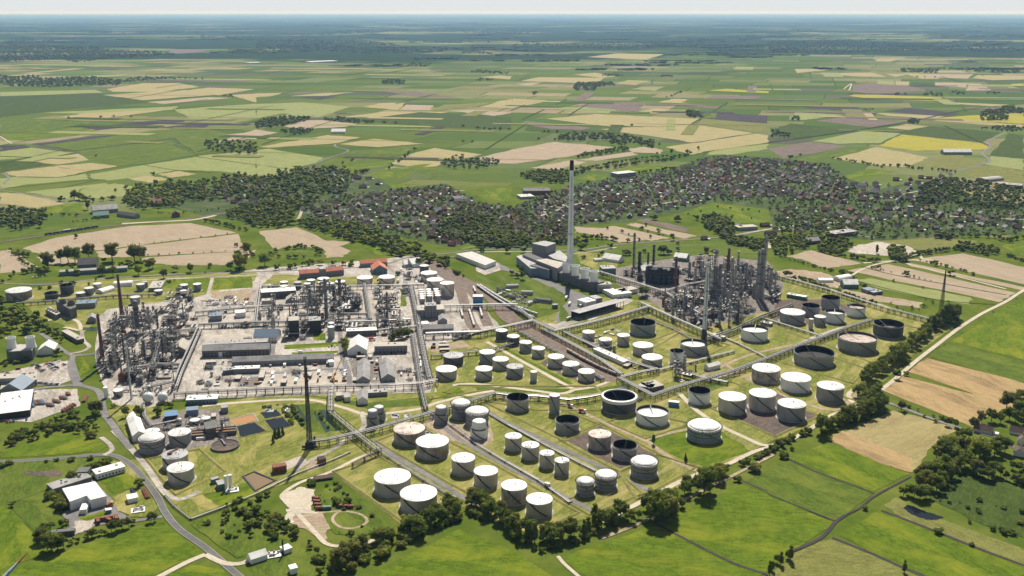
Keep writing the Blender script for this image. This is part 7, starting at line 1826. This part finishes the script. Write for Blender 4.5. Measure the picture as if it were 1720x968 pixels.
row('D', '500,310 620,340 760,380 900,400', 7.2, (3, 6), 'in the hedge beside the earthy yard', 'shrub', DK, 2); trees_at('D', '480,420,45 505,420,40 545,440,40 580,450,40 600,455,30 995,500,45 900,410,40 860,400,40 940,440,35 1010,500,30', 'around the earthy yard', mats_=MX); row('D', '850,540 920,560 1000,590 1100,610', 5, (6, 8), 'in the clipped row behind the boundary pipe bridge', 'broad', DK, 1); row('D', '600,440 700,480 800,520 860,520', 8.6, (4, 7), 'in the clipped row behind the boundary pipe bridge', 'shrub', MX, 3)
trees_at('D', '1100,372,35 1290,415,40 1340,425,20 1485,345,40 1590,410,45 1205,455,22 1400,500,18 1400,625,28 1325,630,22 1420,580,14 1675,385,25 1060,365,20 1120,375,15', 'scattered along the field banks at the right', mats_=MX); row('D', '1050,362 1180,390 1290,412 1400,440 1500,460', 11.5, (2, 4), 'scattered along the field banks at the right', 'shrub', MX, 1); row('D', '1310,300 1400,320 1500,340 1640,375 1760,420', 10.8, (3, 6), 'scattered along the field banks at the right', 'shrub', MX, 2); row('D', '1160,600 1250,650 1380,650 1480,600 1600,600', 10.8, (2, 5), 'on the rough ground by the lattice mast', 'shrub', MX, 5)
trees_at('P', '1668,526,14', 'beside the pale straight track', 'shrub', mats_=DK); trees_at('P', '1634,585,5', 'as the single round bush on the bright meadow', 'shrub', mats_=DK); trees_at('P', '1700,601,2.5 1707,503,9 1720,505,9', 'along the meadow boundary at the right', 'shrub', mats_=DK)
grove('h', '1100,790 1200,760 1270,800 1160,820', 9.4, (8, 12), 'in the trees between the fields at the right edge', ('broad',), DK); row('h', '1310,800 1400,790 1500,800 1600,830 1720,800', 10.8, (9, 12), 'in the trees between the fields at the right edge', 'broad', DK, 4); grove('h', '1280,840 1380,850 1500,870 1580,900 1460,920 1300,890', 10.1, (8, 12), 'in the trees between the fields at the right edge', ('broad',), DK, .8); row('h', '1600,920 1720,960', 6.5, (5, 8), 'in the trees between the fields at the right edge', 'shrub', MX, 2)
# meadow hedges in the village gap, tan field hedges
for q in ('1150,640 1300,660 1500,700', '1220,620 1400,640 1640,680', '1300,590 1450,600 1720,640', '640,740 780,780 900,810', '760,720 900,760 1060,800', '420,768 560,780 740,830 960,820'): row('g', q, 26, (3, 8), 'on the hedge lines of the village edge fields', 'broad', DK, 3)
trees_at('g', '1235,680,45 950,680,55 1110,690,50 985,770,40 870,745,35 1075,815,50 900,720,25 930,800,25 780,830,30 1475,670,25 1590,615,20', 'on the hedge lines of the village edge fields', mats_=MX); grove('g', '1290,690 1360,650 1460,690 1500,760 1400,780 1300,720', 10.8, (9, 14), 'in the wood beside the market hall', ('broad',), DK, .9)
# village trees
def clear(p): return False
V = 'among the village gardens'; grove('P', '770,336 800,340 865,352 960,386 962,412 890,416 800,418 790,400', 15, (6, 11), V, ('broad',), MX, .75)
grove('P', '500,352 560,332 640,322 750,312 800,338 815,372 790,415 720,408 640,388 520,372', 15.5, (5, 9), V, ('broad',), MX, .8); grove('P', '870,345 960,312 1040,300 1110,290 1200,262 1290,268 1390,278 1420,300 1440,322 1560,335 1620,330 1720,345 1720,395 1600,395 1480,405 1400,395 1300,372 1290,345 1200,338 1140,352 1040,372 980,378 880,400 800,400', 15.5, (5, 9), V, ('broad',), MX, .8)
grove('h', '1000,480 1200,400 1300,420 1500,440 1720,490 1720,620 1500,600 1320,600 1200,560 1000,600', 15.8, (9, 15), 'in the wooded eastern village', ('broad',), DK, .9); grove('h', '60,640 200,650 430,680 560,700 700,740 560,770 420,840 260,870 0,860', 17.3, (7, 12), V, ('broad',), MX, .75); row('h', '440,270 640,300 760,330 900,320 1000,340 1160,350 1290,370', 12.2, (7, 11), 'along the northern edge of the village', 'broad', DK, 5)
row('g', '420,380 500,350 700,330 860,300 1000,290 1200,240', 10.8, (9, 13), 'in the wood strip behind the sports fields', 'broad', DK, 6); row('g', '420,350 600,320 760,290 900,270 1050,260', 10.8, (8, 13), 'in the wood strip behind the sports fields', 'broad', MX, 6); row('g', '830,375 900,360 1000,350 1110,335', 10.1, (8, 11), 'in the wood strip behind the sports fields', 'broad', DK, 3); grove('g', '60,380 160,360 260,350 380,360 420,420 300,440 120,420', 13, (10, 14), V, ('broad',), MX, .9)
trees_at('g', '1180,235,45 1250,215,35 1070,235,40 975,245,25', 'along the northern edge of the village', 'poplar', mats_=MX)
# woods and hedges on the plain
PL = 'in a wood on the far plain'
for z_, s_, sp, hs in (('g', '280,130 400,100 600,100 760,120 900,140 1000,180 940,195 800,170 700,190 640,150 480,150 380,150 300,150', 20, (10, 15)), ('g', '430,250 560,225 680,205 780,190 790,212 660,235 540,255 430,268', 16, (9, 13)), ('f', '0,20 100,0 250,-10 380,-5 340,20 180,55 0,70', 22, (10, 15)), ('f', '160,85 280,65 400,75 380,100 260,112', 18, (9, 13)), ('e', '1350,180 1400,150 1560,150 1720,170 1720,240 1560,240 1420,210', 24, (10, 15)), ('f', '440,0 560,-5 700,15 800,25 790,35 620,30 440,12', 22, (9, 13)), ('f', '1230,310 1340,255 1400,260 1360,300 1280,325', 18, (9, 13)), ('f', '1340,300 1480,270 1640,280 1650,300 1520,345 1400,340 1260,325', 18, (8, 12)),
    ('c', '410,590 440,560 560,560 690,560 690,575 570,590 560,612 420,610', 26, (10, 15)), ('c', '1165,790 1170,760 1220,750 1280,780 1270,795', 22, (14, 18)), ('c', '120,640 130,620 180,625 180,642', 26, (9, 12)), ('c', '600,515 620,500 740,505 740,516', 30, (9, 13)), ('c', '1000,520 1020,505 1080,510 1080,518', 30, (9, 13)), ('b', '840,570 850,545 950,535 1000,555 990,570 900,568', 30, (10, 15)), ('b', '1380,360 1400,340 1580,355 1600,370', 45, (11, 15)), ('b', '980,450 1060,425 1180,435 1180,450', 45, (10, 14)), ('b', '1440,490 1480,475 1720,490 1720,505', 40, (10, 14)), ('b', '1480,545 1500,530 1590,532 1590,545', 30, (10, 13)),
    ('a', '0,570 0,505 60,520 250,510 280,530 450,525 620,520 800,540 860,545 800,580 600,575 400,590 100,585', 32, (10, 15)), ('a', '800,545 940,520 1100,520 1380,535 1100,535 880,555', 38, (9, 13)), ('a', '1480,650 1560,640 1580,660', 25, (8, 11)), ('d', '1420,810 1430,760 1500,740 1600,760 1610,810 1520,820', 24, (11, 15)), ('d', '1500,755 1600,720 1720,740 1720,770 1600,770', 24, (10, 14)), ('d', '1420,870 1560,855 1720,865 1720,895 1560,885', 22, (9, 13)), ('d', '860,485 900,465 1150,465 1140,495', 36, (10, 15)), ('d', '1150,465 1300,460 1700,465 1690,495 1400,485', 38, (10, 15)), ('d', '15,920 20,885 150,905 145,930', 20, (10, 13)), ('d', '150,810 180,785 230,795 220,812', 20, (9, 12)), ('d', '940,835 960,805 1020,810 1015,833', 20, (10, 13)), ('d', '1040,645 1060,625 1160,630 1170,648', 30, (9, 12)), ('d', '1215,635 1240,618 1320,625 1320,638', 30, (9, 12)), ('d', '835,640 840,628 920,632 925,645', 30, (9, 12)), ('d', '1270,425 1300,410 1410,415 1410,428', 45, (10, 14)), ('d', '1470,635 1480,622 1560,625 1560,636', 30, (9, 12))):
    grove(z_, s_, sp, hs, PL, ('broad',), DK, .95)
for z_, s_, sp in (('f', '860,30 980,32', 26), ('f', '1380,55 1440,60', 22), ('f', '1480,68 1560,72', 18), ('f', '1560,75 1720,78', 20), ('f', '700,275 620,300 540,320', 45), ('f', '900,340 1000,250 1100,205', 45), ('f', '1350,155 1500,165', 40), ('c', '190,890 350,895', 22), ('c', '180,940 260,945 340,950', 22), ('c', '760,850 870,850', 60), ('e', '460,800 660,795', 60), ('e', '1000,375 1130,395', 40), ('e', '770,490 900,460 990,455', 30), ('a', '440,798 620,795 830,785 930,790', 55), ('e', '1200,425 1330,430', 28), ('c', '1040,660 1140,620', 70), ('c', '1270,418 1410,412', 80), ('b', '620,440 900,430', 80), ('d', '980,520 1180,525', 50), ('d', '620,740 760,738', 40), ('e', '660,260 480,210', 120), ('h', '130,270 230,245', 25), ('f', '300,360 400,330 560,340', 25), ('f', '730,350 640,380 580,330', 30)):
    row(z_, s_, sp, (8, 13), 'in a thin line on the far plain', 'broad', DK, 6)
# far wooded country
rf = random.Random(5)
FARW = []
for _ in range(400):
    y = 7000*math.exp(rf.uniform(0, 1.75)); x = rf.uniform(-.62, .62)*y
    if y < 9500 and rf.random() < .75: continue
    FARW.append((x, y, rf.uniform(120, 520)*(y/9000)**.5, rf.uniform(40, 140)*(y/9000)**.7))
for z_, s_, sp in (('a', '0,420 0,300 180,290 400,310 620,330 860,345 1080,350 1180,370 1000,380 700,400 520,425 400,405 200,410', 58), ('b', '0,350 0,270 300,280 560,270 900,290 1080,330 1200,330 1040,345 760,365 480,345 240,350 0,365', 80), ('d', '0,360 0,280 400,270 800,290 1300,310 1720,320 1720,350 1400,350 1100,340 800,350 400,360', 75), ('c', '120,330 180,300 500,290 700,300 1000,290 1300,300 1720,310 1720,325 1300,318 1000,325 720,330 480,325', 85), ('c', '0,330 0,300 200,290 160,320', 75)):
    grove(z_, s_, sp, (11, 16), 'far', ('broad',), DK, .9)
# ---------------------------------------------------------------- village houses
HOUSES = []; rh_ = random.Random(41)
def village(zone, s, spacing, rot, where, red=.12, prob=.8):
    poly = [G(*q) for q in ZP(zone, s)]; x0, x1 = min(p[0] for p in poly), max(p[0] for p in poly); y0, y1 = min(p[1] for p in poly), max(p[1] for p in poly); n = int(max(x1-x0, y1-y0)/spacing)+2; cx, cy = (x0+x1)/2, (y0+y1)/2; c, s_ = math.cos(R(rot)), math.sin(R(rot))
    for i in range(-n, n):
        for j in range(-n, n):
            u, v = (i+rh_.uniform(-.2, .2))*spacing, (j+rh_.uniform(-.15, .15))*spacing*1.15; x, y = cx+u*c-v*s_, cy+u*s_+v*c
            if inside((x, y), poly) and rh_.random() < prob: HOUSES.append((x, y, R(rot)+rh_.choice([0, math.pi/2])+rh_.uniform(-.15, .15), rh_.uniform(.82, 1.15), 'red' if rh_.random() < red else rh_.choice(['dark', 'dark', 'dark', 'grey']), where))
village('P', '505,352 560,335 640,324 740,315 790,338 805,372 785,412 722,402 640,385 530,368', 23, 20, 'in the western part of the village')
village('P', '790,345 860,352 955,385 955,405 880,405 800,402', 23, 15, 'in the middle of the village behind the tall chimney'); village('P', '870,350 960,318 1050,302 1120,296 1180,300 1200,335 1140,350 1040,370 980,376 880,395 810,398', 23, -15, 'in the middle of the village behind the tall chimney')
village('P', '1130,290 1200,264 1290,270 1390,280 1400,300 1430,318 1420,345 1300,335 1200,332', 24, 10, 'in the eastern part of the village', .16)
village('P', '1430,312 1540,298 1600,290 1600,330 1520,345 1440,345', 25, -20, 'in the eastern part of the village', .15, .6)
village('P', '1290,350 1420,348 1520,350 1640,355 1720,362 1720,390 1600,392 1500,388 1420,395 1320,372', 28, 5, 'along the village main street at the right', .15, .6)
village('P', '1200,388 1300,375 1400,385 1420,398 1300,400 1215,402', 30, 10, 'along the village main street at the right', .1, .5)
village('P', '560,325 500,290 560,292 640,300 660,312', 34, 0, 'in the leafy western end of the village', .15, .6); village('P', '500,350 440,360 400,345 470,330 520,330', 30, 0, 'in the leafy western end of the village', .15, .7); village('P', '320,320 400,300 460,305 480,330 400,345 340,340', 28, 0, 'in the leafy western end of the village', .3, .6); village('P', '0,385 60,360 80,370 30,392', 40, 10, 'around the farm by the railway at the left', .2, .8)
village('P', '1690,725 1720,718 1760,760 1700,775', 22, -30, 'by the wood at the right edge', .4, 1); village('P', '1630,715 1660,710 1665,735 1640,740', 24, -30, 'by the wood at the right edge', .5, 1); village('P', '150,360 200,345 205,352 170,362', 40, 10, 'around the farm by the railway at the left', .2, .7); village('P', '705,395 790,402 780,420 740,418', 24, -10, 'at the front edge of the village', .3, .7); village('P', '1160,395 1205,400 1200,412', 26, 0, 'at the front edge of the village', .1, 1)
mat('roof_dark', (.155,.108,.09), .8, var=.15, scale=.3, rand=.4); mat('roof_slate', (.29,.28,.275), .75, var=.15, scale=.3, rand=.3); mat('roof_tile', (.23,.085,.06), .8, var=.15, scale=.3, rand=.4); mat('house_brick', (.19,.10,.075), .85, var=.1, rand=.4); mat('house_white', (.62,.60,.57), .8, var=.05)
def house_mb(k):
    w_, d_, h_, r_ = [(11, 8.5, 3.2, 4.2), (13, 9, 3.4, 4.6), (9, 8, 4.6, 3.8), (18, 9, 3.6, 4.4)][k]; X, Y = w_/2, d_/2; a, b, c = MB(), MB(), MB()
    a.box((0, 0, h_/2), (w_, d_, h_)); a.add([(-X, -Y, h_), (-X, Y, h_), (-X, 0, h_+r_)], [(0, 2, 1)]); a.add([(X, -Y, h_), (X, Y, h_), (X, 0, h_+r_)], [(0, 1, 2)])
    for s_ in (-1, 1): b.add([(-X-.4, s_*(Y+.5), h_-.3), (X+.4, s_*(Y+.5), h_-.3), (X+.4, 0, h_+r_+.12), (-X-.4, 0, h_+r_+.12)], [(0, 1, 2, 3) if s_ < 0 else (3, 2, 1, 0)])
    b.box((X*.4, .6, h_+r_), (.9, .9, 1.8)); c.box((X+3.2, -1, 1.3), (5, 6, 2.6))
    return a, b, c
HM = {}
for k in range(4):
    a, b, c = house_mb(k)
    for wl in ('house_brick', 'house_white'): HM[('w', k, wl)] = a.mesh('wall', M[wl])
    for rf_ in ('roof_dark', 'roof_slate', 'roof_tile'): HM[('r', k, rf_)] = b.mesh('roof', M[rf_])
    HM[('g', k)] = c.mesh('garage', M['white_roof'])
RM = dict(dark='roof_dark', grey='roof_slate', red='roof_tile'); RT = dict(dark='dark roofed', grey='slate grey roofed', red='red roofed')
HOUSES.sort(key=lambda q: math.hypot(q[0], q[1])); hv = {0: MB()}
HMATS = ['house_brick', 'house_white', 'roof_dark', 'roof_slate', 'roof_tile', 'white_roof']
hb = MB()
for i, (x, y, rz, s_, rc, where) in enumerate(HOUSES):
    k = rh_.randrange(4); wl = 'house_white' if rh_.random() < .42 else 'house_brick'; ga = rh_.random() < .6
    if i < 300:
        wd = 'white' if wl == 'house_white' else 'brick'; t = empty('house', (x, y, .3), rz, '%s %s house %s' % (RT[rc], wd, where), 'house', '%s %s houses %s' % (RT[rc], wd, where)); t.scale = (s_, s_, s_)
        reg(link_mesh('wall', HM[('w', k, wl)], t)); reg(link_mesh('roof', HM[('r', k, RM[rc])], t))
        if ga: reg(link_mesh('garage', HM[('g', k)], t))
    else:
        a, b, c = house_mb(k); cr, sr = math.cos(rz)*s_, math.sin(rz)*s_
        for src, mi in ((a, HMATS.index(wl)), (b, HMATS.index(RM[rc])), (c, 5)):
            if src is c and not ga: continue
            hb.add([(x+p[0]*cr-p[1]*sr, y+p[0]*sr+p[1]*cr, .3+p[2]*s_) for p in src.v], src.f, mi)
o = hb.build('distant_houses', [M[q] for q in HMATS]); setp(o, 'farther houses of the village with dark and red roofs', 'houses', None, 'stuff')
# ---------------------------------------------------------------- link trees: the largest as things, the rest as one mass
seen = []
for q in TREES:
    x, y, h = q[:3]; d = math.hypot(x, y); u = x/depth_at(x, y)*FPX+860; v = 484+FPX*((CAMH*CS-y*SN)/depth_at(x, y))
    if -40 < u < 1760 and v < 1010: seen.append((h/d, q))
seen.sort(key=lambda e: -e[0]); NT, NB = 300, 280; cnt = {'tree': 0, 'bush': 0}; rest = []; TU = {}
for sz, q in seen:
    x, y, h, kind, mm, where = q; ct = CATS[kind]
    if where == 'far' or cnt[ct] >= (NT if ct == 'tree' else NB): rest.append(q); continue
    cnt[ct] += 1; cm, tm, both = rt_.choice(TP[(kind, mm)] if (kind, mm) in TP else TP[(kind, 'leaf_dark')]); wd = rt_.uniform(.85, 1.2); rz = rt_.uniform(0, 6.28); nm = NAMES[kind]
    adj = ADJ[mm if (kind, mm) in TP else 'leaf_dark']; lab = '%s %s %s' % (adj, nm.replace('_', ' '), where); grp = '%s %ss %s' % (adj, nm.replace('_', ' '), where)
    if h/math.hypot(x, y)*FPX > 17:
        t = empty(nm, (x, y, .2), rz, lab, ct, grp); t.scale = (h*wd, h*wd, h); reg(link_mesh('trunk', tm, t)); reg(link_mesh('crown', cm, t))
    else:
        t = link_mesh(nm, both, None, (x, y, .2), rz); t.scale = (h*wd, h*wd, h); setp(t, lab, ct, grp)
LOM = ['leaf_dark', 'leaf_mid', 'leaf_light', 'leaf_olive']; rg = np.random.RandomState(9); VAR = []
for k in range(7):
    vs, fs, nv = [], [], 0
    for x, y, z, r in lobes('broad', rg, 7):
        v, f = ICO0; j = v*(r*1.25)*(1+rg.uniform(-.35, .35, (len(v), 1))); vs.append(j+(x, y, z)); fs.append(f+nv); nv += len(v)
    VAR.append((np.vstack(vs), np.vstack(fs)))
AV, AF, AM, nv = [], [], [], 0
def lump(x, y, sx, sy, h, mi, var):
    global nv
    v, f = VAR[var]; a = rg.uniform(0, 6.28); c, s_ = math.cos(a), math.sin(a)
    w = np.stack([x+(v[:, 0]*c-v[:, 1]*s_)*sx, y+(v[:, 0]*s_+v[:, 1]*c)*sy, .2+(v[:, 2]-.12)*h], 1); AV.append(w); AF.append(f+nv); AM.append(np.full(len(f), mi)); nv += len(v)
for x, y, h, kind, mm, where in rest:
    wd = h*(1.15 if kind != 'poplar' else .6); wd *= (1.9 if where == 'far' else (1.3 if y > 3500 else 1)); lump(x, y, wd*rg.uniform(.85, 1.25), wd*rg.uniform(.85, 1.25), h, LOM.index(mm), rg.randint(7))
for x, y, rx, ry in FARW:
    for _ in range(int(rg.randint(10, 22))):
        a, q = rg.uniform(0, 6.28), math.sqrt(rg.uniform(0, 1)); sz = rg.uniform(40, 90)*(y/9000)**.5; lump(x+q*rx*math.cos(a), y+q*ry*math.sin(a), sz*1.5, sz, rg.uniform(11, 18), 0, rg.randint(7))
AV, AF, AM = np.vstack(AV), np.vstack(AF), np.concatenate(AM)
me = bpy.data.meshes.new('distant_trees'); me.vertices.add(len(AV)); me.vertices.foreach_set('co', AV.astype(np.float32).ravel()); me.loops.add(AF.size); me.loops.foreach_set('vertex_index', AF.astype(np.int32).ravel()); me.polygons.add(len(AF)); me.polygons.foreach_set('loop_start', np.arange(0, AF.size, 3, dtype=np.int32))
for q in LOM: me.materials.append(M[q])
me.polygons.foreach_set('material_index', AM.astype(np.int32)); me.update(calc_edges=True); me.validate()
o = link_mesh('distant_trees', me); setp(o, 'farther trees and woods of the village and the plain', 'trees', None, 'stuff')
print('TREES', len(TREES), 'individual', cnt, 'rest', len(rest), 'houses', len(HOUSES), 'objects', len(bpy.data.objects))
